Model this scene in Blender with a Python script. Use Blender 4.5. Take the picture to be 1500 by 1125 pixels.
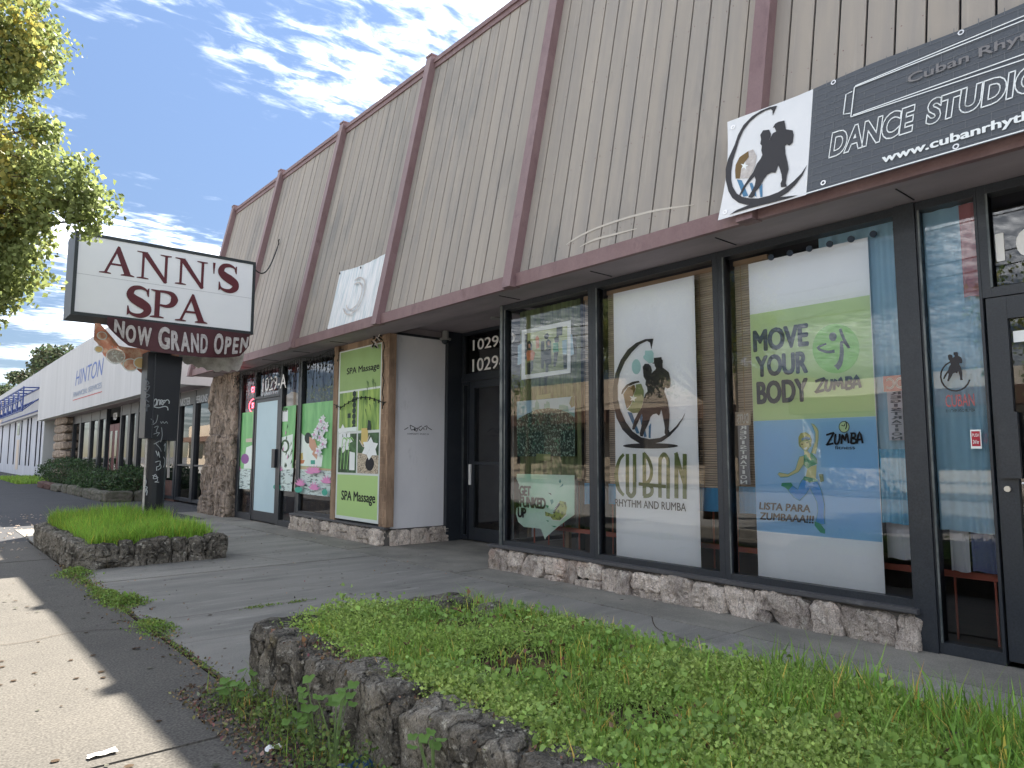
EXPO=3.35; SUNE=2.0; SKYS=.15; SKYTINT=(.172,.159,.149,1); CLOUDCOL=(6.6,6.65,6.7,1); GTH=.375; GOFF=(1.5,1,0); HZ=.30
CLOUDS=[(.80,1.62,.36,.32,-.5,.74),(.62,2.75,.18,.16,.0,.38),(.86,2.78,.12,.10,.0,.38),(.50,3.45,.3,.30,0,.45),(.96,3.4,.25,.2,0,.3),(.59,5.4,.5,.4,0,.45),(1.0,1.2,.5,.3,-.5,.62)]
import bpy, bmesh, math, random
import numpy as np
from math import sin, cos, pi, radians, atan2, sqrt
from mathutils import Vector, Matrix, noise as mnoise
random.seed(7); rng=np.random.default_rng(7)
S=bpy.context.scene
for o in list(bpy.data.objects): bpy.data.objects.remove(o)
COL=S.collection

# ------------------------------------------------------------------ camera
yaw,pitch,roll=radians(40.391),radians(5.797),radians(0.1186)
F=Vector((sin(yaw)*cos(pitch),cos(yaw)*cos(pitch),sin(pitch)))
R0=Vector((cos(yaw),-sin(yaw),0)); U0=R0.cross(F)
R1=R0*cos(roll)+U0*sin(roll); U1=-R0*sin(roll)+U0*cos(roll)
cd=bpy.data.cameras.new('camera'); cam=bpy.data.objects.new('camera',cd); COL.objects.link(cam)
cam.matrix_world=Matrix(((R1.x,U1.x,-F.x,0),(R1.y,U1.y,-F.y,0),(R1.z,U1.z,-F.z,1.25),(0,0,0,1)))
cd.sensor_width=36; cd.lens=36*1033.04/1500; cd.clip_end=2000; cd.clip_start=.05
S.camera=cam
S.render.resolution_x=1024; S.render.resolution_y=768
S.view_settings.view_transform='Standard'; S.view_settings.look='None'; S.view_settings.gamma=1
S.view_settings.use_curve_mapping=False
S.view_settings.exposure=EXPO
# ------------------------------------------------------------------ sun + sky
SUN=Vector((.64,.54,1)).normalized()
sl=bpy.data.lights.new('sun','SUN'); sl.energy=SUNE; sl.angle=radians(.5); sl.color=(1,.93,.82)
so=bpy.data.objects.new('sun',sl); COL.objects.link(so); so.location=SUN*50
so.rotation_euler=SUN.to_track_quat('Z','Y').to_euler()
W=bpy.data.worlds.new('World'); S.world=W; W.use_nodes=True
nt=W.node_tree; nt.nodes.clear()
def N(tree,typ,**kw):
    n=tree.nodes.new(typ)
    for k,v in kw.items():
        if k.startswith('i_'):
            n.inputs[int(k[2:])].default_value=v
        else: setattr(n,k,v)
    return n
def math_(tree,op,a,b=None,c=None,clamp=False):
    n=tree.nodes.new('ShaderNodeMath'); n.operation=op; n.use_clamp=clamp
    for i,x in enumerate((a,b,c)):
        if x is None: continue
        if isinstance(x,(int,float)): n.inputs[i].default_value=x
        else: tree.links.new(x,n.inputs[i])
    return n.outputs[0]
sky=N(nt,'ShaderNodeTexSky',sky_type='NISHITA',sun_disc=False,sun_elevation=math.asin(SUN.z),sun_rotation=atan2(SUN.x,SUN.y),altitude=2500,air_density=1.0,dust_density=.0,ozone_density=1.5)
tc=N(nt,'ShaderNodeTexCoord'); sep=N(nt,'ShaderNodeSeparateXYZ'); nt.links.new(tc.outputs['Generated'],sep.inputs[0])
zc=math_(nt,'MAXIMUM',sep.outputs[2],.03)
px=math_(nt,'DIVIDE',sep.outputs[0],zc); py=math_(nt,'DIVIDE',sep.outputs[1],zc)
cmb=N(nt,'ShaderNodeCombineXYZ'); nt.links.new(px,cmb.inputs[0]); nt.links.new(py,cmb.inputs[1])
def blob(cx,cy,rx,ry,ang):
    dx=math_(nt,'SUBTRACT',px,cx); dy=math_(nt,'SUBTRACT',py,cy)
    c,s=cos(ang),sin(ang)
    a=math_(nt,'MULTIPLY_ADD',dx,c/rx,math_(nt,'MULTIPLY',dy,s/rx)); b=math_(nt,'MULTIPLY_ADD',dx,-s/ry,math_(nt,'MULTIPLY',dy,c/ry))
    r=math_(nt,'ADD',math_(nt,'MULTIPLY',a,a),math_(nt,'MULTIPLY',b,b))
    return math_(nt,'SUBTRACT',1,math_(nt,'MULTIPLY',r,.5),clamp=True)
bl=None
for args in CLOUDS:
    x=math_(nt,'MULTIPLY',blob(*args[:5]),args[5]); bl=x if bl is None else math_(nt,'MAXIMUM',bl,x)
mp=N(nt,'ShaderNodeMapping'); mp.inputs['Rotation'].default_value=(0,0,radians(-38)); mp.inputs['Scale'].default_value=(2.6,4.8,1)
nt.links.new(cmb.outputs[0],mp.inputs[0])
n1=N(nt,'ShaderNodeTexNoise'); n1.inputs['Scale'].default_value=3.0; n1.inputs['Detail'].default_value=10; n1.inputs['Roughness'].default_value=.62; n1.inputs['Distortion'].default_value=.35
nt.links.new(mp.outputs[0],n1.inputs['Vector'])
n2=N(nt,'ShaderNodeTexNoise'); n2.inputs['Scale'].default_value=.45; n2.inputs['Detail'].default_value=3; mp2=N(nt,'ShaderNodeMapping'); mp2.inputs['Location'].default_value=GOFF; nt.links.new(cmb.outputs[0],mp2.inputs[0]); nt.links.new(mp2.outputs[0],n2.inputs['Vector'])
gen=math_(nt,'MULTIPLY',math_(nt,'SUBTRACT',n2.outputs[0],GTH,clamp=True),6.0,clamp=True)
# bright generic cloud field added as fill light, offset to lie mostly out of view; the blobs say where the cirrus patches of this sky are
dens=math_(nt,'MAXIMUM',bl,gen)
d2=math_(nt,'MULTIPLY_ADD',n1.outputs[0],2.1,-1.45)
d3=math_(nt,'ADD',d2,math_(nt,'MULTIPLY',dens,1.0))
d4=math_(nt,'MULTIPLY',math_(nt,'MULTIPLY',d3,1.0,clamp=True),math_(nt,'MULTIPLY',dens,1.6,clamp=True))
d5=math_(nt,'MULTIPLY',math_(nt,'MULTIPLY',math_(nt,'POWER',math_(nt,'MULTIPLY',d4,1.0,clamp=True),1.9),.8),math_(nt,'MULTIPLY',sep.outputs[2],3.0,clamp=True))
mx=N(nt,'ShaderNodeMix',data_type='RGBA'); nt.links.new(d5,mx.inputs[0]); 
skb=N(nt,'ShaderNodeMix',data_type='RGBA',blend_type='MULTIPLY'); skb.inputs[0].default_value=1; skb.inputs[7].default_value=SKYTINT
elev=N(nt,'ShaderNodeMapRange'); elev.inputs[1].default_value=0; elev.inputs[2].default_value=.55; elev.inputs[3].default_value=HZ; elev.inputs[4].default_value=1; nt.links.new(sep.outputs[2],elev.inputs[0])
ex=N(nt,'ShaderNodeMix',data_type='RGBA',blend_type='MULTIPLY'); ex.inputs[0].default_value=1; nt.links.new(sky.outputs[0],ex.inputs[6]); nt.links.new(elev.outputs[0],ex.inputs[7])
nt.links.new(ex.outputs[2],skb.inputs[6])
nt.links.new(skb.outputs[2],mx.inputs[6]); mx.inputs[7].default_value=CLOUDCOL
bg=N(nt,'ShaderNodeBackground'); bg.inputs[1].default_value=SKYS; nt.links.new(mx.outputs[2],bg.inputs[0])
wo=N(nt,'ShaderNodeOutputWorld'); nt.links.new(bg.outputs[0],wo.inputs[0])

# ------------------------------------------------------------------ materials
MATS={}
def mat(name,col,rough=.8,spec=.3,metal=0,vary=0,noise=None,col2=None,thr=(.35,.65),stretch=(1,1,1),bump=None,bstretch=None,emit=None,extra=None,tint=False,trans=None,grain=None,crack=None):
    """noise=scale of the colour mottling towards col2; bump=(scale,strength); vary=per object brightness"""
    m=bpy.data.materials.new(name); m.use_nodes=True; t=m.node_tree; t.nodes.clear()
    out=N(t,'ShaderNodeOutputMaterial'); b=N(t,'ShaderNodeBsdfPrincipled')
    b.inputs['Roughness'].default_value=rough; b.inputs['Specular IOR Level'].default_value=spec; b.inputs['Metallic'].default_value=metal
    geo=N(t,'ShaderNodeNewGeometry'); src=None
    c4=lambda c:(c[0],c[1],c[2],1)
    def mapped(st):
        mpn=N(t,'ShaderNodeMapping'); mpn.inputs['Scale'].default_value=st; t.links.new(geo.outputs['Position'],mpn.inputs[0]); return mpn.outputs[0]
    cur=None
    if noise and col2:
        nz=N(t,'ShaderNodeTexNoise'); nz.inputs['Scale'].default_value=noise; nz.inputs['Detail'].default_value=8; nz.inputs['Roughness'].default_value=.62
        t.links.new(mapped(stretch),nz.inputs['Vector'])
        rp=N(t,'ShaderNodeMapRange'); rp.inputs[1].default_value=thr[0]; rp.inputs[2].default_value=thr[1]; t.links.new(nz.outputs[0],rp.inputs[0])
        mxx=N(t,'ShaderNodeMix',data_type='RGBA'); mxx.inputs[6].default_value=c4(col); mxx.inputs[7].default_value=c4(col2); t.links.new(rp.outputs[0],mxx.inputs[0]); cur=mxx.outputs[2]
    if extra:   # second mottling layer: (scale, colour, lo, hi, stretch)
        for e in (extra if isinstance(extra,list) else [extra]):
            nz=N(t,'ShaderNodeTexNoise'); nz.inputs['Scale'].default_value=e[0]; nz.inputs['Detail'].default_value=7; nz.inputs['Roughness'].default_value=.65
            t.links.new(mapped(e[4]),nz.inputs['Vector'])
            rp=N(t,'ShaderNodeMapRange'); rp.inputs[1].default_value=e[2]; rp.inputs[2].default_value=e[3]; t.links.new(nz.outputs[0],rp.inputs[0])
            mxx=N(t,'ShaderNodeMix',data_type='RGBA')
            if cur is None: mxx.inputs[6].default_value=c4(col)
            else: t.links.new(cur,mxx.inputs[6])
            mxx.inputs[7].default_value=c4(e[1]); t.links.new(rp.outputs[0],mxx.inputs[0]); cur=mxx.outputs[2]
    if cur is None:
        rgb=N(t,'ShaderNodeRGB'); rgb.outputs[0].default_value=c4(col); cur=rgb.outputs[0]
    if tint:
        at=N(t,'ShaderNodeAttribute'); at.attribute_name='tint'
        mm=N(t,'ShaderNodeMix',data_type='RGBA',blend_type='MULTIPLY'); mm.inputs[0].default_value=1; t.links.new(cur,mm.inputs[6]); t.links.new(at.outputs[0],mm.inputs[7]); cur=mm.outputs[2]
    if grain:   # fine multiplicative speckle (scale, amount)
        nz=N(t,'ShaderNodeTexNoise'); nz.inputs['Scale'].default_value=grain[0]; nz.inputs['Detail'].default_value=3; t.links.new(geo.outputs['Position'],nz.inputs['Vector'])
        mr=N(t,'ShaderNodeMapRange'); mr.inputs[1].default_value=.3; mr.inputs[2].default_value=.7; mr.inputs[3].default_value=1-grain[1]; mr.inputs[4].default_value=1+grain[1]; t.links.new(nz.outputs[0],mr.inputs[0])
        hs=N(t,'ShaderNodeHueSaturation'); t.links.new(mr.outputs[0],hs.inputs['Value']); t.links.new(cur,hs.inputs['Color']); cur=hs.outputs[0]
    if vary:
        oi=N(t,'ShaderNodeObjectInfo'); mr=N(t,'ShaderNodeMapRange'); mr.inputs[3].default_value=1-vary; mr.inputs[4].default_value=1+vary; t.links.new(oi.outputs['Random'],mr.inputs[0])
        hs=N(t,'ShaderNodeHueSaturation'); t.links.new(mr.outputs[0],hs.inputs['Value']); t.links.new(cur,hs.inputs['Color']); cur=hs.outputs[0]
    t.links.new(cur,b.inputs['Base Color'])
    if bump:
        nb=N(t,'ShaderNodeTexNoise'); nb.inputs['Scale'].default_value=bump[0]; nb.inputs['Detail'].default_value=8; nb.inputs['Roughness'].default_value=.6
        t.links.new(mapped(bstretch or (1,1,1)),nb.inputs['Vector'])
        bp=N(t,'ShaderNodeBump'); bp.inputs['Strength'].default_value=bump[1]; bp.inputs['Distance'].default_value=bump[2] if len(bump)>2 else .01
        t.links.new(nb.outputs[0],bp.inputs['Height']); t.links.new(bp.outputs[0],b.inputs['Normal'])
    if crack:     # fracture lines: warped voronoi cell edges, dark and sunken (scale, line width, depth)
        wn=N(t,'ShaderNodeTexNoise'); wn.inputs['Scale'].default_value=crack[0]*.8; wn.inputs['Detail'].default_value=4; t.links.new(geo.outputs['Position'],wn.inputs['Vector'])
        wa=N(t,'ShaderNodeMix',data_type='VECTOR'); wa.inputs[0].default_value=.16; t.links.new(mapped(crack[3]),wa.inputs[4]); t.links.new(wn.outputs['Color'],wa.inputs[5])
        vo=N(t,'ShaderNodeTexVoronoi',feature='DISTANCE_TO_EDGE'); vo.inputs['Scale'].default_value=crack[0]; t.links.new(wa.outputs[1],vo.inputs['Vector'])
        lr=N(t,'ShaderNodeMapRange'); lr.inputs[1].default_value=0; lr.inputs[2].default_value=crack[1]; t.links.new(vo.outputs['Distance'],lr.inputs[0])
        hs=N(t,'ShaderNodeHueSaturation'); mr=N(t,'ShaderNodeMapRange'); mr.inputs[3].default_value=.6; mr.inputs[4].default_value=1; t.links.new(lr.outputs[0],mr.inputs[0]); t.links.new(mr.outputs[0],hs.inputs['Value']); t.links.new(cur,hs.inputs['Color']); t.links.new(hs.outputs[0],b.inputs['Base Color'])
        b2=N(t,'ShaderNodeBump'); b2.inputs['Strength'].default_value=1; b2.inputs['Distance'].default_value=crack[2]; t.links.new(lr.outputs[0],b2.inputs['Height'])
        if bump: t.links.new(bp.outputs[0],b2.inputs['Normal'])
        t.links.new(b2.outputs[0],b.inputs['Normal'])
    if emit:
        b.inputs['Emission Color'].default_value=c4(emit[0]); b.inputs['Emission Strength'].default_value=emit[1]
    if trans:
        tr=N(t,'ShaderNodeBsdfTranslucent'); t.links.new(cur,tr.inputs[0]); ms=N(t,'ShaderNodeMixShader'); ms.inputs[0].default_value=trans
        t.links.new(b.outputs[0],ms.inputs[1]); t.links.new(tr.outputs[0],ms.inputs[2]); t.links.new(ms.outputs[0],out.inputs[0])
    else: t.links.new(b.outputs[0],out.inputs[0])
    MATS[name]=m; return m
def glass_mat(name,tintc,refl,ior=1.75):
    m=bpy.data.materials.new(name); m.use_nodes=True; t=m.node_tree; t.nodes.clear()
    out=N(t,'ShaderNodeOutputMaterial'); tr=N(t,'ShaderNodeBsdfTransparent'); tr.inputs[0].default_value=(*tintc,1)
    gl=N(t,'ShaderNodeBsdfGlossy'); gl.inputs['Roughness'].default_value=.012; gl.inputs[0].default_value=(refl,refl,refl,1)
    geo=N(t,'ShaderNodeNewGeometry'); nz=N(t,'ShaderNodeTexNoise'); nz.inputs['Scale'].default_value=1.3; nz.inputs['Detail'].default_value=1; t.links.new(geo.outputs['Position'],nz.inputs['Vector'])
    bp=N(t,'ShaderNodeBump'); bp.inputs['Strength'].default_value=.05; bp.inputs['Distance'].default_value=.02; t.links.new(nz.outputs[0],bp.inputs['Height']); t.links.new(bp.outputs[0],gl.inputs['Normal'])
    fr=N(t,'ShaderNodeFresnel'); fr.inputs[0].default_value=ior; ms=N(t,'ShaderNodeMixShader'); t.links.new(fr.outputs[0],ms.inputs[0])
    t.links.new(tr.outputs[0],ms.inputs[1]); t.links.new(gl.outputs[0],ms.inputs[2]); t.links.new(ms.outputs[0],out.inputs[0]); MATS[name]=m; return m

plank_m=mat('weathered_board',(.365,.328,.286),.85,.2,vary=.035,noise=1.0,col2=(.295,.275,.255),thr=(.40,.72),stretch=(1,7,.5),extra=[(.55,(.205,.205,.20),.54,.76,(1,2.2,.7)),(2.0,(.46,.415,.37),.60,.85,(1,9,.35))],bump=(30,.25,.004),bstretch=(1,6,.35))
trim_m=mat('mauve_trim_paint',(.195,.122,.126),.6,.35,noise=2.5,col2=(.245,.165,.168),thr=(.4,.75),stretch=(1,1,.6),extra=(7,(.13,.075,.080),.55,.8,(1,1,.5)),bump=(22,.2,.004),grain=(60,.06))
soffit_m=mat('soffit_board',(.36,.31,.33),.8,.2,noise=1.5,col2=(.23,.21,.22),stretch=(1,.4,1))
frame_m=mat('dark_bronze_aluminium',(.022,.027,.035),.42,.5,noise=4,col2=(.034,.039,.046),thr=(.5,.8),grain=(90,.25))
worn_m=mat('worn_aluminium_edge',(.16,.175,.175),.45,.5,metal=.4,noise=9,col2=(.05,.065,.07),thr=(.4,.65),stretch=(1,1,.6))
sill_m=mat('dull_metal_sill',(.075,.075,.08),.5,.5,noise=6,col2=(.16,.16,.16),thr=(.55,.75),bump=(30,.3,.003))
chrome_m=mat('bare_metal',(.55,.55,.54),.3,.5,metal=1)
stone_m=mat('field_stone',(.62,.54,.47),.9,.2,vary=.25,noise=5,col2=(.36,.31,.275),thr=(.42,.66),stretch=(1,1,.8),extra=[(9,(.74,.68,.60),.54,.70,(1,1,1)),(20,(.20,.165,.14),.58,.68,(1,1.6,.7)),(2.2,(.50,.36,.29),.56,.76,(1,1,1))],bump=(11,1.0,.07),bstretch=(1,2.2,.6),grain=(110,.35),crack=(7,.012,.006,(1,1.6,.6)))
mortar_m=mat('mortar',(.14,.13,.12),.95,.1,bump=(40,.6,.01))
dstone_m=mat('lichened_stone',(.27,.245,.205),.95,.15,vary=.2,noise=6,col2=(.085,.078,.066),thr=(.40,.60),extra=[(17,(.44,.42,.36),.57,.68,(1,1,1.6)),(3,(.20,.155,.06),.60,.8,(1,1,.5)),(40,(.03,.028,.025),.56,.66,(1,1,1))],bump=(26,1.0,.05),bstretch=(1.3,1.3,.7),grain=(150,.4),crack=(6,.04,.014,(1.2,1.2,.7)))
pstone_m=mat('pillar_stone',(0.4,0.325,0.265),.95,.15,vary=.18,noise=6,col2=(0.2,0.165,0.135),thr=(.4,.62),stretch=(1,1,.5),extra=(12,(.42,.37,.31),.58,.76,(1,1,.5)),bump=(14,1.0,.05),bstretch=(1,1.4,.35),grain=(90,.3),crack=(6,.05,.02,(1,1.5,.45)))
plaza_m=mat('broomed_concrete',(.275,.262,.235),.9,.2,vary=.05,noise=.9,col2=(.185,.178,.163),thr=(.36,.66),stretch=(.5,2.4,1),extra=[(4.5,(.36,.345,.31),.55,.76,(.4,2.5,1)),(1.3,(.115,.112,.104),.56,.80,(.6,1.2,1))],bump=(55,.35,.006),bstretch=(.5,2.2,1),grain=(140,.22))
strip_m=mat('stained_concrete',(.27,.255,.222),.9,.2,vary=.06,noise=2,col2=(.17,.163,.145),thr=(.36,.66),stretch=(1,.7,1),extra=(5,(.23,.225,.205),.56,.78,(1,1,1)),bump=(50,.35,.006),grain=(120,.22))
walk_m=mat('sidewalk_concrete',(.116,.108,.096),.9,.2,vary=.04,noise=1.6,col2=(.094,.088,.079),thr=(.35,.7),extra=(6,(.130,.120,.105),.55,.8,(1,1,1)),bump=(90,.4,.005),grain=(85,.38))
asphalt_m=mat('old_asphalt',(.072,.073,.077),.9,.2,noise=.7,col2=(.055,.056,.06),thr=(.35,.7),extra=(3,(.115,.112,.108),.58,.78,(1,1,1)),bump=(70,.5,.008),grain=(110,.35))
road_m=mat('road_asphalt',(.22,.215,.21),.9,.2,noise=.8,col2=(.26,.255,.245),bump=(60,.4,.006))
soil_m=mat('dark_soil',(.050,.036,.025),1,.1,noise=8,col2=(.09,.065,.045),bump=(25,.8,.02))
white_m=mat('white_panel_paint',(.78,.78,.80),.6,.3,noise=2.2,col2=(.70,.70,.73),thr=(.35,.75),stretch=(1,1,.6),extra=(5,(.42,.42,.43),.63,.85,(1,1,.35)),bump=(80,.15,.002))
hinton_m=mat('pale_stucco',(.52,.53,.54),.8,.2,noise=.6,col2=(.46,.47,.48),stretch=(1,2.5,.25),extra=(.8,(.36,.365,.37),.58,.80,(1,4,.22)),bump=(40,.2,.004))
farwall_m=mat('whitewashed_wall',(.55,.58,.64),.8,.2,noise=.8,col2=(.47,.50,.56),stretch=(1,1.5,.4))
shade_m=mat('wall_shadow_dark',(.045,.045,.055),.9,.1)  # near-black colour standing in for shadow streaks on the whitewashed wall
bluep_m=mat('blue_steel_paint',(.030,.060,.23),.5,.4)
wood_m=mat('split_wood_post',(0.36,0.25,0.17),.85,.2,vary=.1,noise=6,col2=(0.17,0.115,0.08),thr=(.4,.65),stretch=(1,1,.3),bump=(24,.8,.01),bstretch=(1,1,.3))
black_m=mat('black_pole_paint',(.014,.016,.022),.45,.4,noise=3,col2=(.028,.030,.036),thr=(.5,.8),stretch=(1,1,.4))
signwhite_m=mat('acrylic_sign_face',(.80,.82,.85),.35,.4,noise=1.5,col2=(.74,.77,.81),thr=(.4,.8))
signframe_m=mat('sign_frame',(.022,.030,.034),.5,.4,noise=5,col2=(.05,.06,.06),thr=(.55,.8))
signline_m=mat('faint_grime',(.46,.48,.52),.5)
red_m=mat('dark_red_vinyl',(.105,.020,.028),.5,.3)
graf_m=mat('silver_marker',(.42,.45,.48),.6)
graf2_m=mat('faded_marker',(.12,.13,.15),.7)
blk_m=mat('black_ink',(.020,.020,.024),.6,.2)
num_m=mat('number_vinyl',(0.85,0.85,0.83),.5)
interior_m=mat('interior_wall',(0.1,0.105,0.12),.9,.1,noise=1.5,col2=(0.06,0.063,0.072))
ifloor_m=mat('interior_floor',(0.12,0.08,0.055),.45,.4,noise=4,col2=(0.07,0.05,0.035),stretch=(5,.6,1))
rail_m=mat('rust_red_paint',(0.45,0.12,0.08),.6,.3)
lwood_m=mat('pale_timber',(.36,.25,.16),.7,.2)
bamboo_m=mat('bamboo_blind',(0.5,0.42,0.34),.8,.2,noise=3,col2=(0.36,0.3,0.24),stretch=(1,.6,14))
drape_m=mat('olive_drape',(0.1,0.13,0.07),.85,.1,noise=3,col2=(0.2,0.25,0.12),stretch=(1,9,.15),extra=(1.6,(.03,.035,.03),.5,.75,(1,8,.3)))
bluecloth_m=mat('blue_cloth',(0.1,0.4,0.7),.8,.1,noise=2,col2=(0.08,0.32,0.6),stretch=(1,5,.4),trans=.25)
sheer_m=mat('blue_sheer_curtain',(0.42,0.68,0.86),.8,.1,noise=2,col2=(0.42,0.68,0.84),stretch=(1,9,.25),trans=.3)
tarp_m=mat('blue_plastic_film',(0.09,0.36,0.55),.25,.5,noise=6,col2=(0.14,0.45,0.66),bump=(14,1.0,.02))
lin_m=mat('grey_linen',(0.66,0.67,0.74),.8,.1,trans=.2); navy_m=mat('navy_cloth',(0.14,0.16,0.3),.8,.1,trans=.1); pinkc_m=mat('dusty_pink_cloth',(0.459,0.203,0.216),.8,.1,trans=.2)
poster_m=mat('white_poster_vinyl',(.86,.89,.92),.6,.2,noise=2.2,col2=(.82,.85,.89),thr=(.4,.8),extra=(1.2,(.86,.88,.90),.55,.85,(1,1,1)))
posterg_m=mat('poster_green_print',(.55,.70,.38),.6,.2,noise=2.2,col2=(.50,.65,.37),thr=(.4,.8))
posterb_m=mat('poster_blue_print',(.30,.55,.80),.6,.2,noise=2.2,col2=(.28,.50,.75),thr=(.4,.8))
limec_m=mat('lime_green_disc',(.32,.62,.20),.6); slate_m=mat('slate_ink',(.060,.085,.125),.6)
olive_m=mat('olive_ink',(0.128,0.169,0.054),.6); olive2_m=mat('light_olive_ink',(0.23,0.284,0.121),.6); brown_m=mat('brown_ink',(0.162,0.101,0.0338),.6)
mint_m=mat('mint_ink',(0.405,0.634,0.621),.6); cblue_m=mat('steel_blue_ink',(0.0743,0.203,0.351),.6); char_m=mat('charcoal_ink',(0.035,0.034,0.038),.6)
skin_m=mat('skin_print',(0.594,0.567,0.27),.6); hairp_m=mat('hair_print',(0.351,0.378,0.108),.6); grn_m=mat('green_print',(0.0473,0.311,0.176),.6); blu_m=mat('bright_blue_print',(0.0675,0.324,0.702),.6); wht_m=mat('white_print',(0.81,0.85,0.85),.6)
orange_m=mat('orange_print',(0.608,0.23,0.108),.6); paleyel_m=mat('pale_yellow_print',(0.54,0.594,0.324),.6,noise=5,col2=(0.405,0.486,0.243)); dkteal_m=mat('dark_print',(.025,.045,.040),.6); facep_m=mat('face_print',(0.62,0.36,0.25),.6); paleb_m=mat('pale_blue_print',(0.338,0.513,0.621),.6)
crowd_m=mat('crowd_print',(0.0162,0.0473,0.0338),.6,noise=34,col2=(0.324,0.486,0.405),thr=(.50,.60),extra=[(16,(.05,.22,.13),.54,.66,(1,1,1)),(60,(.01,.02,.02),.5,.6,(1,1,1))])
skyl_m=mat('teal_skyline_print',(0.135,0.351,0.338),.6)
funk_m=mat('mint_flyer',(0.66,0.84,0.76),.6,noise=1.5,col2=(0.35,0.7,0.52),thr=(.45,.75)); 
shoe_m=mat('yellow_green_sneaker_print',(0.446,0.513,0.162),.6,noise=25,col2=(0.135,0.176,0.0675),thr=(.5,.6))
spag_m=mat('spa_board_green',(0.27,0.4,0.15),.6,.3,noise=1.5,col2=(0.31,0.46,0.19)); spaw_m=mat('board_white_edge',(0.648,0.702,0.675),.6)
leafpic_m=mat('green_bamboo_print',(0.0945,0.216,0.0473),.5,noise=3,col2=(0.405,0.567,0.135),stretch=(1,4,.5),thr=(.38,.62))
leafpic2_m=mat('dark_leaf_print',(.015,.04,.018),.5,noise=7,col2=(.08,.19,.07)); gravelp_m=mat('gravel_print',(0.567,0.486,0.365),.5,noise=60,col2=(0.162,0.135,0.108),thr=(.48,.56)); yel_m=mat('yellow_candle_print',(0.621,0.486,0.162),.5)
winpic_m=mat('green_nature_print',(0.13,0.42,0.15),.4,noise=2.2,col2=(0.26,0.62,0.24),stretch=(1,2.5,.6),extra=(2.5,(.26,.42,.26),.60,.82,(1,1,1)))
winwater_m=mat('water_print',(0.6,0.72,0.7),.4,noise=9,col2=(0.1,0.16,0.16),thr=(.52,.60),stretch=(1,.6,3.5)); winwhite_m=mat('misty_white_print',(0.72,0.84,0.78),.4,noise=2,col2=(0.8,0.88,0.85))
deckp_m=mat('tan_deck_print',(0.55,0.44,0.26),.5); pink_m=mat('pink_lotus_print',(0.7,0.27,0.52),.5); tealp_m=mat('lotus_leaf_print',(0.05,0.38,0.28),.5); lilac_m=mat('white_blossom_print',(0.78,0.78,0.86),.5); cream_m=mat('cream_curtain',(0.62,0.54,0.46),.8)
dooring_m=mat('frosted_film',(0.5,0.66,0.72),.5,.3,noise=1.5,col2=(0.46,0.62,0.68)); spablue_m=mat('slate_blue_curtain',(0.12,0.16,0.27),.7,noise=3,col2=(0.09,0.12,0.2),stretch=(1,6,.4))
hblue_m=mat('blue_lettering',(.10,.16,.40),.6); hblue2_m=mat('pale_blue_lettering',(.24,.30,.42),.6); hred_m=mat('red_underline',(.42,.11,.11),.6)
banner_m=mat('black_brick_banner',(0.085,0.095,0.11),.55,.3); bannerw_m=mat('white_banner_vinyl',(.78,.79,.81),.5,.3,noise=1.4,col2=(.70,.72,.74)); bann_line=mat('banner_brick_line',(0.14,0.15,0.165),.6); bann_fade=mat('faded_banner_lettering',(0.2,0.195,0.2),.6)
blankb_m=mat('bleached_banner',(0.74,0.75,0.76),.5,.3,noise=3,col2=(0.486,0.567,0.608),thr=(.45,.62),stretch=(1,7,.5),bump=(6,.5,.02),bstretch=(1,8,.3))
openr_m=mat('maroon_banner',(.075,.022,.028),.55,.3,noise=3,col2=(.05,.016,.02)); openw_m=mat('dirty_white_letters',(0.486,0.459,0.459),.7,noise=16,col2=(0.243,0.203,0.203),thr=(.45,.75)); tornp_m=mat('faded_pink_banner',(0.648,0.297,0.216),.6,noise=6,col2=(0.837,0.621,0.486),thr=(.5,.62)); torng_m=mat('torn_grey_backing',(0.405,0.365,0.351),.8,noise=9,col2=(0.648,0.621,0.594),bump=(12,1,.02)); torny_m=mat('faded_yellow_disc',(0.743,0.54,0.27),.6)
wire_m=mat('dark_green_wire',(.012,.016,.014),.6); cable_m=mat('black_cable',(.02,.02,.02),.6); neon_m=mat('red_neon_tube',(.5,.02,.03),.4,emit=((1,.05,.08),1.6))
leaf_m=mat('street_tree_leaf',(0.25,0.3,0.11),.55,.35,tint=True,trans=.5); bark_m=mat('tree_bark',(.10,.075,.055),.95,.1,noise=9,col2=(.05,.04,.03),bump=(18,1,.03),bstretch=(1,1,.3))
farleaf_m=mat('far_tree_leaf',(.09,.11,.06),.7,.2,tint=True,trans=.2); shrub_m=mat('shrub_leaf',(0.055,0.1,0.04),.55,.4,tint=True,trans=.2)
grass_m=mat('grass_blade',(0.27,0.42,0.08),.6,.25,tint=True,trans=.35); weed_m=mat('weed_leaf',(0.33,0.48,0.115),.6,.25,tint=True,trans=.3); dry_m=mat('dry_litter',(0.2,0.145,0.095),.9,.1,tint=True)
stem_m=mat('weed_stem',(.13,.20,.07),.8); lump_m=mat('dead_leaf_lump',(.07,.045,.03),.9)
paper_m=mat('white_litter_paper',(0.81,0.81,0.783),.8); bluewrap_m=mat('blue_wrapper',(.03,.09,.22),.3,.5); brick_m=mat('dark_brick',(.11,.055,.045),.9,noise=8,col2=(.07,.04,.035),bump=(30,.6,.01)); kerb_m=mat('mossy_kerb_stone',(.15,.14,.12),.95,vary=.12,noise=6,col2=(.07,.075,.05),bump=(18,.9,.03))
reddoor_m=mat('maroon_door_paint',(.10,.022,.028),.5,.3); lampw_m=mat('dull_lamp_shade',(.25,.25,.24),.6)
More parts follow.
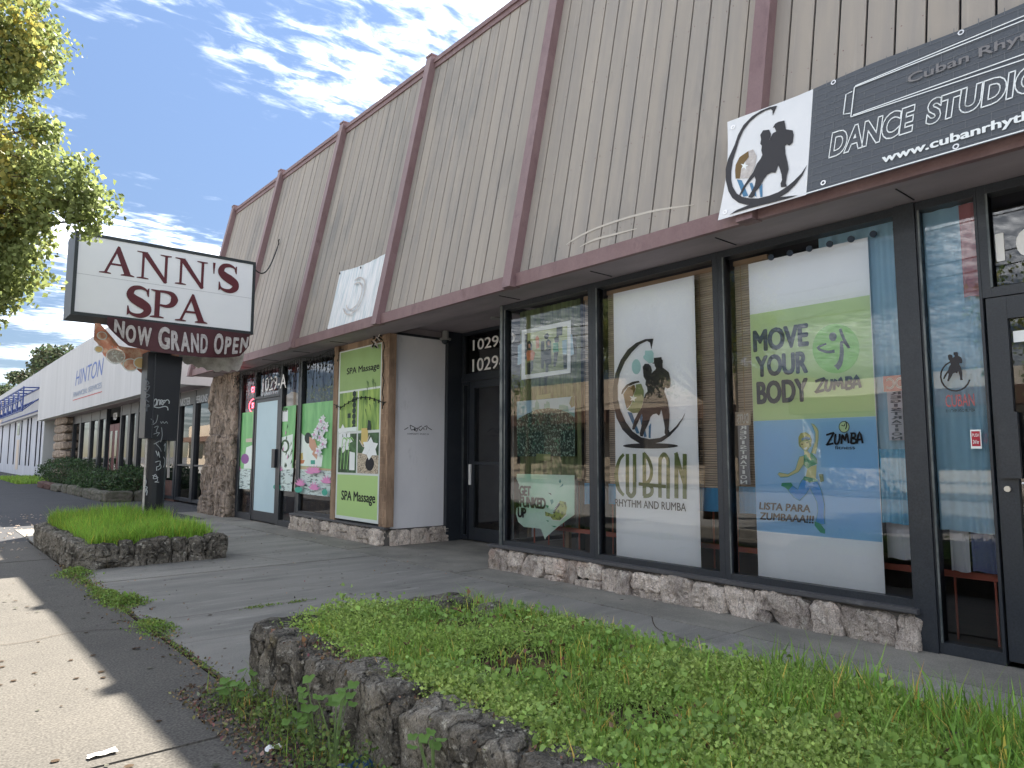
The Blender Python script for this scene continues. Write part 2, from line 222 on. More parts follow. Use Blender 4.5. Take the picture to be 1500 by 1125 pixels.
oppA_m=mat('tan_stucco_wall',(.48,.40,.31),.85); oppB_m=mat('brown_fascia',(.12,.07,.05),.8); oppW_m=mat('cream_wall',(.62,.58,.52),.85); cardw_m=mat('white_car_paint',(.65,.66,.68),.25,.6); tyre_m=mat('tyre_rubber',(.015,.015,.016),.8); carg_m=mat('car_window',(.02,.025,.03),.1,.8)
concb_m=mat('grey_block',(.26,.28,.24),.9,noise=5,col2=(.20,.22,.19))
glass=glass_mat('shop_glass',(.97,.98,.985),1.0,1.68); glass2=glass_mat('dark_glass',(.35,.38,.42),1.0,2.0)

# ------------------------------------------------------------------ object helpers
ORG={}
def finish(o,parent):
    COL.objects.link(o)
    if parent is not None: o.parent=parent; ORG[o.name]=ORG[parent.name]
    return o
def tag(o,label=None,cat=None,group=None,kind=None):
    if label: o['label']=label
    if cat: o['category']=cat
    if group: o['group']=group
    if kind: o['kind']=kind
    return o
def thing(name,label,cat,loc=(0,0,0),group=None):
    o=bpy.data.objects.new(name,None); COL.objects.link(o); o.location=loc; o.empty_display_size=.2
    ORG[o.name]=Vector(loc); return tag(o,label,cat,group)
class MB:
    def __init__(s): s.v=[]; s.f=[]; s.m=[]; s.mats=[]; s.w=0
    def mi(s,m):
        if m not in s.mats: s.mats.append(m)
        return s.mats.index(m)
    def add(s,vs,fs,m):
        b=len(s.v); s.v+= [tuple(v) for v in vs]; s.f+=[tuple(i+b for i in f) for f in fs]; s.m+=[s.mi(m)]*len(fs); return s
    def box(s,x0,x1,y0,y1,z0,z1,m):
        vs=[(x,y,z) for x in (x0,x1) for y in (y0,y1) for z in (z0,z1)]
        return s.add(vs,[(0,1,3,2),(4,6,7,5),(0,4,5,1),(2,3,7,6),(0,2,6,4),(1,5,7,3)],m)
    def prism(s,a,b,m):  # two matching polygons
        n=len(a); return s.add(list(a)+list(b),[tuple(range(n)),tuple(range(2*n-1,n-1,-1))]+[(i,i+n,(i+1)%n+n,(i+1)%n) for i in range(n)],m)
    def tube(s,pts,r,m,seg=6):
        pts=[Vector(p) for p in pts]; n=len(pts); vs=[]
        rr=r if isinstance(r,(list,tuple)) else [r]*n
        for i,p in enumerate(pts):
            d=(pts[min(i+1,n-1)]-pts[max(i-1,0)]).normalized(); a=d.orthogonal() if abs(d.z)>.9 else d.cross(Vector((0,0,1))); a.normalize(); b=d.cross(a)
            for k in range(seg):
                t=2*pi*k/seg; vs.append(p+(a*cos(t)+b*sin(t))*rr[i])
        fs=[(i*seg+k,i*seg+(k+1)%seg,(i+1)*seg+(k+1)%seg,(i+1)*seg+k) for i in range(n-1) for k in range(seg)]
        fs+=[tuple(range(seg))[::-1],tuple((n-1)*seg+k for k in range(seg))]
        return s.add(vs,fs,m)
    # flat print on a frame Fr(u,v,w)
    def poly(s,Fr,pts,m,w=None):
        s.w+=.0004; ww=s.w if w is None else w
        return s.add([Fr(u,v,ww) for u,v in pts],[tuple(range(len(pts)))],m)
    def ribbon(s,Fr,pts,wd,m,smooth=4,closed=False):
        s.w+=.0004
        P=[Vector(p) for p in pts]; n=len(P); Wd=wd if isinstance(wd,(list,tuple)) else [wd]*n
        Q=[];WW=[]
        if smooth and n>2:
            for i in range(n-1):
                p0=P[max(i-1,0)];p1=P[i];p2=P[i+1];p3=P[min(i+2,n-1)]
                for k in range(smooth):
                    t=k/smooth; Q.append(.5*((2*p1)+(p2-p0)*t+(2*p0-5*p1+4*p2-p3)*t*t+(-p0+3*p1-3*p2+p3)*t**3)); WW.append(Wd[i]*(1-t)+Wd[i+1]*t)
            Q.append(P[-1]); WW.append(Wd[-1])
        else: Q=P;WW=Wd
        vs=[];n=len(Q)
        for i,q in enumerate(Q):
            d=(Q[min(i+1,n-1)]-Q[max(i-1,0)]); 
            if d.length<1e-9: d=Vector((1,0))
            d.normalize(); nn=Vector((-d.y,d.x))*WW[i]/2
            for sg in (1,-1):
                q2=q+nn*sg; vs.append(Fr(q2.x,q2.y,s.w))
        return s.add(vs,[(2*i,2*i+1,2*i+3,2*i+2) for i in range(n-1)],m)
    def text(s,Fr,st,box,m,bold=0,shear=0,outline=0,mirror=False,spacing=1):
        u0,u1,v0,v1=box; V,Fc=text_mesh(st,bold,shear,outline,spacing); s.w+=.0006
        r=s.add([Fr(u0+(u1-u0)*(1-x if mirror else x),v0+(v1-v0)*y,s.w+l) for x,y,l in V],Fc,m); s.w+=.0006; return r
    def build(s,name,parent=None,label=None,smooth=False,kind=None,cat=None,group=None):
        o0=ORG[parent.name] if parent is not None else Vector((0,0,0))
        me=bpy.data.meshes.new(name); me.from_pydata([tuple(Vector(v)-o0) for v in s.v],[],s.f)
        for m in s.mats: me.materials.append(m)
        me.polygons.foreach_set('material_index',s.m)
        if smooth: me.polygons.foreach_set('use_smooth',[True]*len(s.f))
        me.update(); o=bpy.data.objects.new(name,me)
        if parent is None: ORG[o.name]=Vector((0,0,0))
        finish(o,parent); tag(o,label,cat,group,kind); return o
_TX={}
def text_mesh(st,bold=0,shear=0,outline=0,spacing=1):
    key=(st,bold,shear,outline,spacing)
    if key in _TX: return _TX[key]
    c=bpy.data.curves.new('t','FONT'); c.body=st; c.size=1; c.shear=shear; c.space_character=spacing; c.resolution_u=4
    if outline: c.fill_mode='NONE' if False else 'BOTH'
    c.offset=bold if outline else 0
    o=bpy.data.objects.new('t',c); COL.objects.link(o); bpy.context.view_layer.update()
    dg=bpy.context.evaluated_depsgraph_get(); me=bpy.data.meshes.new_from_object(o.evaluated_get(dg))
    V=np.array([v.co[:2] for v in me.vertices]); Fc=[tuple(p.vertices) for p in me.polygons]
    if outline:   # keep only the outline, as ribbons of the given width
        from collections import Counter
        ec=Counter()
        for f in Fc:
            for i in range(len(f)): ec[tuple(sorted((f[i],f[(i+1)%len(f)])))]+=1
        ed=[e for e,k in ec.items() if k==1]; nv=[];nf=[]
        for a,b in ed:
            A=V[a];B=V[b];d=B-A; L=np.hypot(*d)
            if L<1e-6: continue
            d/=L; n_=np.array([-d[1],d[0]])*outline/2; e=d*outline/2
            k=len(nv); nv+=[A+n_-e,A-n_-e,B-n_+e,B+n_+e]; nf.append((k,k+1,k+2,k+3))
        V=np.array(nv);Fc=nf
    L=np.zeros((len(V),1))
    if bold and not outline:      # embolden by stacking slightly shifted copies, each a hair above the last
        n0=len(V); V0=V; F0=Fc; V=[];Fc=[];L=[]
        for i,(a,b_) in enumerate(((0,0),(-1,0),(1,0),(0,.6),(0,-.6),(-.7,.5),(.7,-.5),(.7,.5),(-.7,-.5))):
            V.append(V0+np.array([a*bold,b_*bold])); L.append(np.full((n0,1),float(i))); Fc+= [tuple(q+i*n0 for q in f) for f in F0]
        V=np.concatenate(V); L=np.concatenate(L)
    mn=V.min(0);mxv=V.max(0); V=np.concatenate([(V-mn)/(mxv-mn),L*.00012],1)
    bpy.data.objects.remove(o); bpy.data.curves.remove(c); bpy.data.meshes.remove(me)
    _TX[key]=(V.tolist(),Fc); return _TX[key]
def facX(X): return lambda u,v,w=0:(X-w,-u,v)          # print on a wall that faces the street, u = -Y
def facY(Y): return lambda u,v,w=0:(u,Y-w,v)
KS=(5.42-4.61)/(6.95-2.97)
def slopeF(off): return lambda u,v,w=0:(4.61-off+(v-2.97)*KS-w,-u,v)
_ICO={}
def ico(sub):
    if sub not in _ICO:
        b=bmesh.new(); bmesh.ops.create_icosphere(b,subdivisions=sub,radius=1); b.verts.ensure_lookup_table()
        _ICO[sub]=([v.co.copy() for v in b.verts],[tuple(v.index for v in f.verts) for f in b.faces]); b.free()
    return _ICO[sub]
def rock(mb,x0,x1,y0,y1,z0,z1,m,seed=0,sub=2,n=6,rough=.08,ridge=(1,1,1),freq=3.5,lean=0):
    """angular quarried stone: a box-like ball cut by random planes, then roughened with ridged noise"""
    V,Fc=ico(sub); c=Vector(((x0+x1)/2,(y0+y1)/2,(z0+z1)/2)); h=Vector(((x1-x0)/2,(y1-y0)/2,(z1-z0)/2)); out=[]
    off=Vector((seed*7.3,seed*3.1,seed*5.7)); rr=random.Random(seed)
    cuts=[]
    for _ in range(7):
        d=Vector((rr.uniform(-1,1),rr.uniform(-1,1),rr.uniform(-1,1))).normalized(); q=Vector((d.x*h.x,d.y*h.y,d.z*h.z)); cuts.append((d,q.length*rr.uniform(1.02,1.25)+0.25*min(h)))
    for v in V:
        s=(abs(v.x)**n+abs(v.y)**n+abs(v.z)**n)**(-1/n); p=Vector((v.x*s*h.x,v.y*s*h.y,v.z*s*h.z))
        for d,k in cuts:
            e=p.dot(d)-k
            if e>0: p-=d*e*.85
        q=Vector((p.x*ridge[0],p.y*ridge[1],p.z*ridge[2]))*freq+off
        dn=mnoise.noise(q)*.55+(abs(mnoise.noise(q*1.9))-.25)*-.7+mnoise.noise(q*4.3)*.28+(abs(mnoise.noise(q*8.1))-.2)*-.22
        dd=Vector((v.x/max(h.x,.02),v.y/max(h.y,.02),v.z/max(h.z,.02))).normalized()
        p=p+dd*dn*rough; p.y+=lean*p.z*(1 if h.y>=h.x else 0); p.x+=lean*p.z*(0 if h.y>=h.x else 1); out.append(c+p)
    return mb.add(out,Fc,m)
def fast(name,V,Fq,m,tint=None,parent=None,kind=None,label=None,cat=None,group=None):
    V=np.asarray(V,dtype=np.float32); Fq=np.asarray(Fq,dtype=np.int32); k=Fq.shape[1]
    if parent is not None: V=V-np.array(ORG[parent.name],dtype=np.float32)
    me=bpy.data.meshes.new(name); me.vertices.add(len(V)); me.vertices.foreach_set('co',V.ravel())
    me.loops.add(Fq.size); me.loops.foreach_set('vertex_index',Fq.ravel()); me.polygons.add(len(Fq))
    me.polygons.foreach_set('loop_start',np.arange(0,Fq.size,k,dtype=np.int32)); me.polygons.foreach_set('loop_total',np.full(len(Fq),k,dtype=np.int32))
    if tint is not None:
        a=me.color_attributes.new('tint','FLOAT_COLOR','POINT'); c=np.ones((len(V),4),dtype=np.float32); c[:,:3]=tint; a.data.foreach_set('color',c.ravel())
    me.materials.append(m); me.update(calc_edges=True); me.validate()
    o=bpy.data.objects.new(name,me)
    if parent is None: ORG[o.name]=Vector((0,0,0))
    finish(o,parent); return tag(o,label,cat,group,kind)
def leaves(P,size,dirs=None,up=.0,fold=.25,rngs=rng,aspect=.7):
    """one bent leaf (2 triangles folded on the midrib) at every point"""
    n=len(P); a=rngs.normal(size=(n,3)); a/=np.linalg.norm(a,axis=1)[:,None]
    if dirs is not None: a=a*.6+dirs; a/=np.linalg.norm(a,axis=1)[:,None]
    b=rngs.normal(size=(n,3)); b[:,2]*=(1-up); b-=a*(a*b).sum(1)[:,None]; b/=np.linalg.norm(b,axis=1)[:,None]; c=np.cross(a,b)
    s=(size*rngs.uniform(.6,1.25,n))[:,None]
    v0=P; v1=P+a*s; v2=P+a*s*.45+b*s*aspect*.5+c*s*fold*.5; v3=P+a*s*.45-b*s*aspect*.5+c*s*fold*.5
    V=np.stack([v0,v2,v1,v3],1).reshape(-1,3); i=np.arange(n)*4
    Fq=np.concatenate([np.stack([i,i+1,i+2],1),np.stack([i,i+2,i+3],1)])
    return V,Fq
def tints(n,base,var,k=4):
    t=np.array(base)[None,:]*(1+rng.normal(size=(n,1))*var); t=t*(1+rng.normal(size=(n,3))*var*.35); return np.repeat(np.clip(t,.05,3),k,0)
D={
'cuban_crescent':[(-4.056,2.327),(-4.149,2.334),(-4.261,2.312),(-4.366,2.259),(-4.453,2.169),(-4.524,2.043),(-4.559,1.897),(-4.557,1.764),(-4.516,1.614),(-4.443,1.498),(-4.341,1.415),(-4.24,1.366),(-4.121,1.352),(-3.985,1.378),(-3.89,1.43),(-3.806,1.503),(-3.749,1.576),(-3.721,1.628),(-3.758,1.577),(-3.824,1.511),(-3.908,1.45),(-4.004,1.412),(-4.12,1.403),(-4.219,1.421),(-4.319,1.478),(-4.4,1.569),(-4.461,1.677),(-4.496,1.794),(-4.496,1.925),(-4.466,2.038),(-4.4,2.147),(-4.314,2.228),(-4.221,2.291),(-4.129,2.315),(-4.096,2.295),(-4.082,2.23)],
'cuban_base':[(-3.806,1.338),(-3.817,1.332),(-3.846,1.327),(-3.894,1.322),(-3.957,1.319),(-4.031,1.317),(-4.112,1.316),(-4.195,1.318),(-4.273,1.321),(-4.341,1.325),(-4.395,1.331),(-4.428,1.337),(-4.44,1.344),(-4.428,1.351),(-4.394,1.357),(-4.341,1.361),(-4.272,1.364),(-4.194,1.366),(-4.111,1.366),(-4.03,1.364),(-3.956,1.361),(-3.893,1.356),(-3.846,1.351),(-3.816,1.345)],
'cuban_couple':[(-4.054,2.147),(-3.967,2.146),(-3.964,2.122),(-3.954,2.118),(-3.953,2.095),(-3.959,2.084),(-3.956,2.048),(-3.922,2.025),(-3.891,2.0),(-3.874,1.94),(-3.873,1.894),(-3.883,1.861),(-3.908,1.854),(-3.926,1.867),(-3.936,1.865),(-3.946,1.83),(-3.928,1.791),(-3.91,1.743),(-3.899,1.681),(-3.891,1.62),(-3.897,1.544),(-3.904,1.483),(-3.89,1.456),(-3.886,1.44),(-3.937,1.435),(-3.95,1.454),(-3.945,1.5),(-3.953,1.546),(-3.97,1.623),(-3.982,1.67),(-3.995,1.632),(-4.008,1.613),(-4.037,1.634),(-4.076,1.628),(-4.105,1.606),(-4.12,1.567),(-4.147,1.521),(-4.177,1.475),(-4.198,1.428),(-4.228,1.432),(-4.234,1.46),(-4.217,1.507),(-4.206,1.554),(-4.195,1.601),(-4.204,1.641),(-4.235,1.595),(-4.267,1.541),(-4.298,1.494),(-4.323,1.498),(-4.318,1.526),(-4.296,1.581),(-4.254,1.644),(-4.213,1.689),(-4.192,1.728),(-4.181,1.775),(-4.16,1.821),(-4.134,1.843),(-4.139,1.883),(-4.158,1.908),(-4.151,1.947),(-4.177,1.981),(-4.182,2.029),(-4.185,2.078),(-4.16,2.103),(-4.114,2.098),(-4.089,2.072),(-4.08,2.036),(-4.083,2.005),(-4.071,2.016),(-4.037,2.04),(-4.031,2.051),(-4.046,2.072),(-4.049,2.092),(-4.075,2.099),(-4.055,2.105)],
'cuban_drumA':[(-4.427,1.835),(-4.373,1.897),(-4.29,1.918),(-4.274,1.877),(-4.302,1.822),(-4.334,1.736),(-4.387,1.693),(-4.409,1.756)],
'cuban_drumB':[(-4.273,1.918),(-4.208,1.92),(-4.179,1.854),(-4.181,1.791),(-4.202,1.713),(-4.244,1.651),(-4.315,1.651),(-4.383,1.686),(-4.33,1.732),(-4.298,1.819),(-4.27,1.876)],
'cuban_drumtop':[(-4.454,1.843),(-4.437,1.88),(-4.383,1.925),(-4.31,1.947),(-4.238,1.951),(-4.224,1.934),(-4.279,1.928),(-4.362,1.907),(-4.416,1.87),(-4.442,1.836)],
'cuban_star':[(-4.296,1.827),(-4.292,1.8),(-4.258,1.792),(-4.29,1.782),(-4.287,1.754),(-4.311,1.775),(-4.344,1.766),(-4.326,1.79),(-4.349,1.812),(-4.314,1.805)],
'cuban_stripeA':[(-4.382,1.665),(-4.326,1.655),(-4.238,1.457),(-4.274,1.458)],
'cuban_stripeB':[(-4.239,1.619),(-4.208,1.642),(-4.155,1.427),(-4.183,1.42)],
'cuban_stripeC':[(-4.129,1.521),(-4.101,1.551),(-4.11,1.411),(-4.133,1.415)],
'cuban_ghostA':[(-4.211,2.08),(-4.217,2.049),(-4.233,2.026),(-4.255,2.014),(-4.279,2.016),(-4.301,2.032),(-4.316,2.059),(-4.321,2.091),(-4.315,2.122),(-4.299,2.146),(-4.277,2.158),(-4.252,2.155),(-4.23,2.139),(-4.216,2.112)],
'cuban_ghostB':[(-4.178,2.181),(-4.162,2.184),(-4.157,2.227),(-4.078,2.22),(-4.059,2.192),(-4.065,2.106),(-4.114,2.103),(-4.147,2.13),(-4.179,2.157)],
'cuban_C':[(-4.433,1.264),(-4.487,1.215),(-4.522,1.126),(-4.53,1.045),(-4.512,0.957),(-4.479,0.91),(-4.44,0.88)],
'cuban_U':[(-4.389,1.268),(-4.395,0.945),(-4.384,0.898),(-4.351,0.876),(-4.318,0.901),(-4.309,0.948),(-4.303,1.268)],
'cuban_Ba':[(-4.186,1.279),(-4.194,0.883)],
'cuban_Bb':[(-4.198,1.275),(-4.143,1.225),(-4.11,1.148),(-4.112,1.071),(-4.144,1.016),(-4.204,0.983)],
'cuban_Bc':[(-4.204,0.983),(-4.139,0.985),(-4.105,0.956),(-4.111,0.91),(-4.151,0.888),(-4.206,0.882)],
'cuban_bar':[(-4.258,0.992),(-3.948,0.978)],
'cuban_Aa':[(-4.016,0.876),(-4.009,1.18),(-3.997,1.233),(-3.962,1.264),(-3.929,1.233),(-3.919,1.181),(-3.927,0.872)],
'cuban_Na':[(-3.837,0.88),(-3.826,1.268)],
'cuban_Nb':[(-3.833,1.279),(-3.742,0.991)],
'cuban_Nc':[(-3.749,0.879),(-3.738,1.268)],
'cuban_box_rhythm':[(-4.545,0.779),(-3.736,0.779),(-3.734,0.842)],
'ban_crescent':[(-2.482,3.785),(-2.541,3.798),(-2.612,3.797),(-2.682,3.78),(-2.751,3.733),(-2.791,3.665),(-2.812,3.59),(-2.859,3.486),(-2.872,3.408),(-2.861,3.314),(-2.828,3.213),(-2.79,3.148),(-2.731,3.091),(-2.656,3.052),(-2.568,3.027),(-2.483,3.024),(-2.418,3.034),(-2.347,3.058),(-2.294,3.1),(-2.25,3.152),(-2.22,3.224),(-2.259,3.171),(-2.312,3.13),(-2.358,3.103),(-2.421,3.081),(-2.487,3.075),(-2.572,3.079),(-2.643,3.1),(-2.707,3.132),(-2.756,3.173),(-2.794,3.238),(-2.813,3.298),(-2.82,3.373),(-2.815,3.462),(-2.801,3.512),(-2.777,3.614),(-2.747,3.685),(-2.697,3.74),(-2.636,3.771),(-2.575,3.783),(-2.531,3.778),(-2.517,3.759),(-2.511,3.716)],
'ban_swoosh':[(-2.801,3.015),(-2.744,3.038),(-2.656,3.048),(-2.452,3.048),(-2.273,3.013),(-2.32,3.011),(-2.466,3.014),(-2.636,3.021),(-2.742,3.02)],
'ban_couple':[(-2.487,3.639),(-2.462,3.645),(-2.415,3.637),(-2.406,3.599),(-2.399,3.561),(-2.346,3.532),(-2.335,3.493),(-2.338,3.434),(-2.363,3.418),(-2.381,3.437),(-2.395,3.429),(-2.388,3.367),(-2.367,3.291),(-2.355,3.236),(-2.364,3.189),(-2.368,3.131),(-2.358,3.103),(-2.403,3.113),(-2.408,3.144),(-2.399,3.166),(-2.406,3.211),(-2.422,3.258),(-2.437,3.298),(-2.446,3.258),(-2.453,3.239),(-2.484,3.253),(-2.517,3.247),(-2.54,3.22),(-2.555,3.19),(-2.574,3.162),(-2.602,3.136),(-2.604,3.11),(-2.625,3.099),(-2.657,3.113),(-2.645,3.131),(-2.63,3.153),(-2.611,3.19),(-2.606,3.232),(-2.617,3.266),(-2.646,3.245),(-2.679,3.211),(-2.706,3.167),(-2.722,3.146),(-2.732,3.153),(-2.709,3.203),(-2.673,3.254),(-2.633,3.302),(-2.608,3.364),(-2.58,3.394),(-2.569,3.421),(-2.581,3.461),(-2.579,3.496),(-2.594,3.519),(-2.59,3.553),(-2.6,3.593),(-2.58,3.622),(-2.531,3.609),(-2.514,3.57),(-2.514,3.547),(-2.522,3.524),(-2.498,3.568),(-2.473,3.572),(-2.489,3.611),(-2.503,3.612)],
'ban_drumA':[(-2.788,3.371),(-2.787,3.416),(-2.76,3.47),(-2.689,3.495),(-2.681,3.443),(-2.714,3.409),(-2.737,3.363),(-2.741,3.289),(-2.777,3.3)],
'ban_drumB':[(-2.688,3.495),(-2.649,3.494),(-2.617,3.43),(-2.621,3.36),(-2.642,3.296),(-2.666,3.269),(-2.738,3.288),(-2.735,3.362),(-2.712,3.408),(-2.679,3.441)],
'ban_star':[(-2.707,3.414),(-2.702,3.388),(-2.677,3.374),(-2.698,3.371),(-2.694,3.345),(-2.713,3.369),(-2.735,3.367),(-2.725,3.385),(-2.744,3.409),(-2.718,3.396)],
'ban_stripeA':[(-2.767,3.291),(-2.724,3.27),(-2.658,3.126),(-2.698,3.13)],
'ban_stripeB':[(-2.657,3.222),(-2.636,3.224),(-2.598,3.134),(-2.59,3.093),(-2.629,3.144)],
'ban_stripeC':[(-2.574,3.162),(-2.551,3.189),(-2.542,3.083),(-2.559,3.084)],
'bant_edge':[(-2.176,3.797),(-2.203,3.096)],
'bant_box_dance':[(-2.075,3.23),(-1.551,3.208),(-1.543,3.401)],
'bant_box_studi':[(-1.486,3.23),(-1.012,3.22),(-1.003,3.39)],
'bant_box_www':[(-1.73,3.068),(-1.014,3.058),(-1.013,3.116)],
'bant_fr1':[(-1.922,3.685),(-1.007,3.693)],
'bant_fr2':[(-1.936,3.47),(-1.01,3.442)],
'bant_fr3':[(-1.922,3.685),(-1.936,3.47)],
'bant_fr4':[(-1.935,3.658),(-1.976,3.653),(-1.986,3.509),(-1.942,3.499)],
'bant_fr5':[(-1.917,3.692),(-1.007,3.72)],
'bant_fr6':[(-1.921,3.477),(-1.01,3.475)],
'bant_box_faded':[(-1.593,3.561),(-1.009,3.555),(-1.008,3.612)],
'bant_gr1':[(-2.062,3.764)],
'bant_gr2':[(-1.281,3.76)],
'bant_gr3':[(-1.297,2.997)],
'bant_TL':[(-2.967,3.706)],
'zum_armup':[(-2.596,1.275),(-2.581,1.314),(-2.561,1.365),(-2.559,1.426),(-2.571,1.461),(-2.587,1.496),(-2.565,1.487),(-2.544,1.46),(-2.535,1.434),(-2.537,1.382),(-2.55,1.314),(-2.563,1.267)],
'zum_hair':[(-2.695,1.35),(-2.693,1.394),(-2.676,1.424),(-2.635,1.432),(-2.6,1.409),(-2.59,1.375),(-2.596,1.323),(-2.613,1.314),(-2.674,1.315),(-2.689,1.324)],
'zum_band':[(-2.671,1.383),(-2.636,1.4),(-2.599,1.388),(-2.604,1.371),(-2.637,1.377),(-2.667,1.367)],
'zum_face':[(-2.684,1.35),(-2.67,1.363),(-2.61,1.368),(-2.604,1.34),(-2.613,1.306),(-2.632,1.287),(-2.654,1.297),(-2.674,1.319)],
'zum_neck':[(-2.654,1.297),(-2.623,1.288),(-2.593,1.254),(-2.599,1.219),(-2.617,1.219),(-2.651,1.254)],
'zum_arml':[(-2.651,1.254),(-2.688,1.245),(-2.703,1.21),(-2.724,1.148),(-2.786,1.112),(-2.857,1.124),(-2.872,1.11),(-2.849,1.089),(-2.787,1.093),(-2.702,1.131),(-2.656,1.193)],
'zum_top':[(-2.656,1.258),(-2.637,1.264),(-2.603,1.219),(-2.605,1.275),(-2.583,1.267),(-2.554,1.228),(-2.554,1.194),(-2.601,1.176),(-2.633,1.154),(-2.659,1.184)],
'zum_belly':[(-2.633,1.154),(-2.601,1.174),(-2.559,1.185),(-2.569,1.081),(-2.647,1.096)],
'zum_waist':[(-2.658,1.099),(-2.565,1.083),(-2.557,1.064),(-2.615,1.056),(-2.669,1.078)],
'zum_pants':[(-2.671,1.077),(-2.615,1.055),(-2.556,1.066),(-2.529,0.999),(-2.511,0.898),(-2.518,0.814),(-2.513,0.756),(-2.539,0.75),(-2.582,0.768),(-2.562,0.845),(-2.567,0.912),(-2.616,1.013),(-2.654,0.96),(-2.702,0.914),(-2.747,0.938),(-2.791,0.989),(-2.752,1.027),(-2.712,1.0),(-2.692,1.045)],
'zum_shoeA':[(-2.841,1.044),(-2.765,1.049),(-2.752,1.03),(-2.791,0.991),(-2.818,1.012),(-2.847,1.022)],
'zum_shoeB':[(-2.591,0.767),(-2.548,0.753),(-2.515,0.714),(-2.516,0.685),(-2.551,0.69),(-2.592,0.737)],
'zum_sleeve':[(-2.543,1.117),(-2.511,1.118),(-2.508,1.067),(-2.535,1.058)],
'zum_ring':[(-2.304,1.462),(-2.306,1.451),(-2.31,1.44),(-2.317,1.432),(-2.325,1.425),(-2.335,1.421),(-2.345,1.42),(-2.355,1.422),(-2.364,1.426),(-2.372,1.433),(-2.378,1.442),(-2.381,1.453),(-2.382,1.464),(-2.38,1.475),(-2.376,1.485),(-2.369,1.494),(-2.361,1.5),(-2.351,1.504),(-2.341,1.505),(-2.331,1.504),(-2.322,1.499),(-2.314,1.492),(-2.308,1.483),(-2.305,1.473)],
'zum_ringin':[(-2.309,1.462),(-2.311,1.452),(-2.314,1.443),(-2.32,1.435),(-2.327,1.43),(-2.336,1.426),(-2.345,1.425),(-2.353,1.427),(-2.362,1.43),(-2.368,1.437),(-2.373,1.445),(-2.377,1.454),(-2.377,1.464),(-2.376,1.473),(-2.372,1.482),(-2.366,1.49),(-2.359,1.496),(-2.35,1.499),(-2.341,1.5),(-2.332,1.499),(-2.324,1.495),(-2.318,1.488),(-2.313,1.481),(-2.31,1.471)],
'zum_box_zf':[(-2.474,1.332),(-2.213,1.344),(-2.209,1.422)],
'zum_box_fit':[(-2.412,1.304),(-2.268,1.308),(-2.268,1.327)],
'zum_eyeL':[(-2.656,1.341),(-2.658,1.338),(-2.664,1.337),(-2.67,1.338),(-2.672,1.341),(-2.67,1.343),(-2.664,1.344),(-2.658,1.343)],
'zum_eyeR':[(-2.616,1.351),(-2.619,1.348),(-2.625,1.347),(-2.63,1.348),(-2.633,1.351),(-2.63,1.353),(-2.624,1.354),(-2.619,1.353)],
'zum_mouth':[(-2.653,1.31),(-2.623,1.321),(-2.627,1.304),(-2.642,1.297)],
'mv_box_move':[(-3.049,2.085),(-2.583,2.087),(-2.581,2.266)],
'mv_box_your':[(-3.032,1.879),(-2.598,1.878),(-2.595,2.053)],
'mv_box_body':[(-3.03,1.661),(-2.606,1.667),(-2.599,1.846)],
'mv_circle':[(-2.208,2.022),(-2.211,1.995),(-2.219,1.968),(-2.23,1.943),(-2.245,1.92),(-2.263,1.9),(-2.283,1.884),(-2.307,1.871),(-2.332,1.863),(-2.358,1.858),(-2.385,1.858),(-2.412,1.863),(-2.439,1.872),(-2.464,1.885),(-2.487,1.903),(-2.508,1.924),(-2.525,1.948),(-2.539,1.975),(-2.548,2.003),(-2.554,2.033),(-2.555,2.062),(-2.551,2.092),(-2.544,2.12),(-2.531,2.146),(-2.516,2.169),(-2.496,2.189),(-2.474,2.205),(-2.449,2.217),(-2.423,2.225),(-2.396,2.228),(-2.369,2.226),(-2.342,2.22),(-2.316,2.21),(-2.292,2.195),(-2.27,2.177),(-2.251,2.156),(-2.235,2.132),(-2.222,2.106),(-2.214,2.079),(-2.209,2.051)],
'mv_head':[(-2.368,2.129),(-2.371,2.117),(-2.378,2.106),(-2.387,2.1),(-2.398,2.099),(-2.409,2.103),(-2.418,2.111),(-2.424,2.123),(-2.425,2.137),(-2.423,2.149),(-2.416,2.16),(-2.406,2.166),(-2.395,2.167),(-2.384,2.163),(-2.376,2.154),(-2.37,2.143)],
'mv_arm':[(-2.447,2.086),(-2.479,2.078),(-2.512,2.064),(-2.482,2.038),(-2.434,2.023),(-2.387,2.024)],
'mv_body':[(-2.34,2.185),(-2.328,2.141),(-2.31,2.091),(-2.28,2.034),(-2.311,2.075),(-2.336,2.081),(-2.334,2.027),(-2.341,1.967),(-2.358,1.921),(-2.382,1.898)],
'mv_box_zumba':[(-2.543,1.722),(-2.212,1.743),(-2.223,1.828)],
'mv_green':[(-3.095,2.408),(-2.146,2.336),(-2.147,1.579)],
'lp_box_lista':[(-3.039,0.81),(-2.62,0.833),(-2.617,0.886)],
'lp_box_zum':[(-3.037,0.747),(-2.592,0.762),(-2.59,0.815)],
'lp_gB':[(-3.076,1.527),(-2.143,1.556)],
'lp_bB':[(-3.069,0.656),(-2.132,0.683)],
'lp_top':[(-3.407,1.64)],
'fk_sheet':[(-6.001,1.048),(-5.103,1.053),(-5.107,0.654),(-5.206,0.6),(-5.362,0.507),(-5.528,0.396),(-5.545,0.368),(-5.613,0.476),(-5.883,0.473),(-5.981,0.523),(-6.016,0.608),(-6.006,0.672),(-5.944,0.692),(-5.957,0.747),(-5.926,0.804),(-5.969,0.89),(-5.957,0.922),(-6.007,0.993)],
'fk_box_get':[(-5.957,0.809),(-5.764,0.817),(-5.764,0.921)],
'fk_box_funked':[(-5.944,0.684),(-5.527,0.707),(-5.527,0.803)],
'fk_box_up':[(-5.983,0.572),(-5.838,0.582),(-5.838,0.682)],
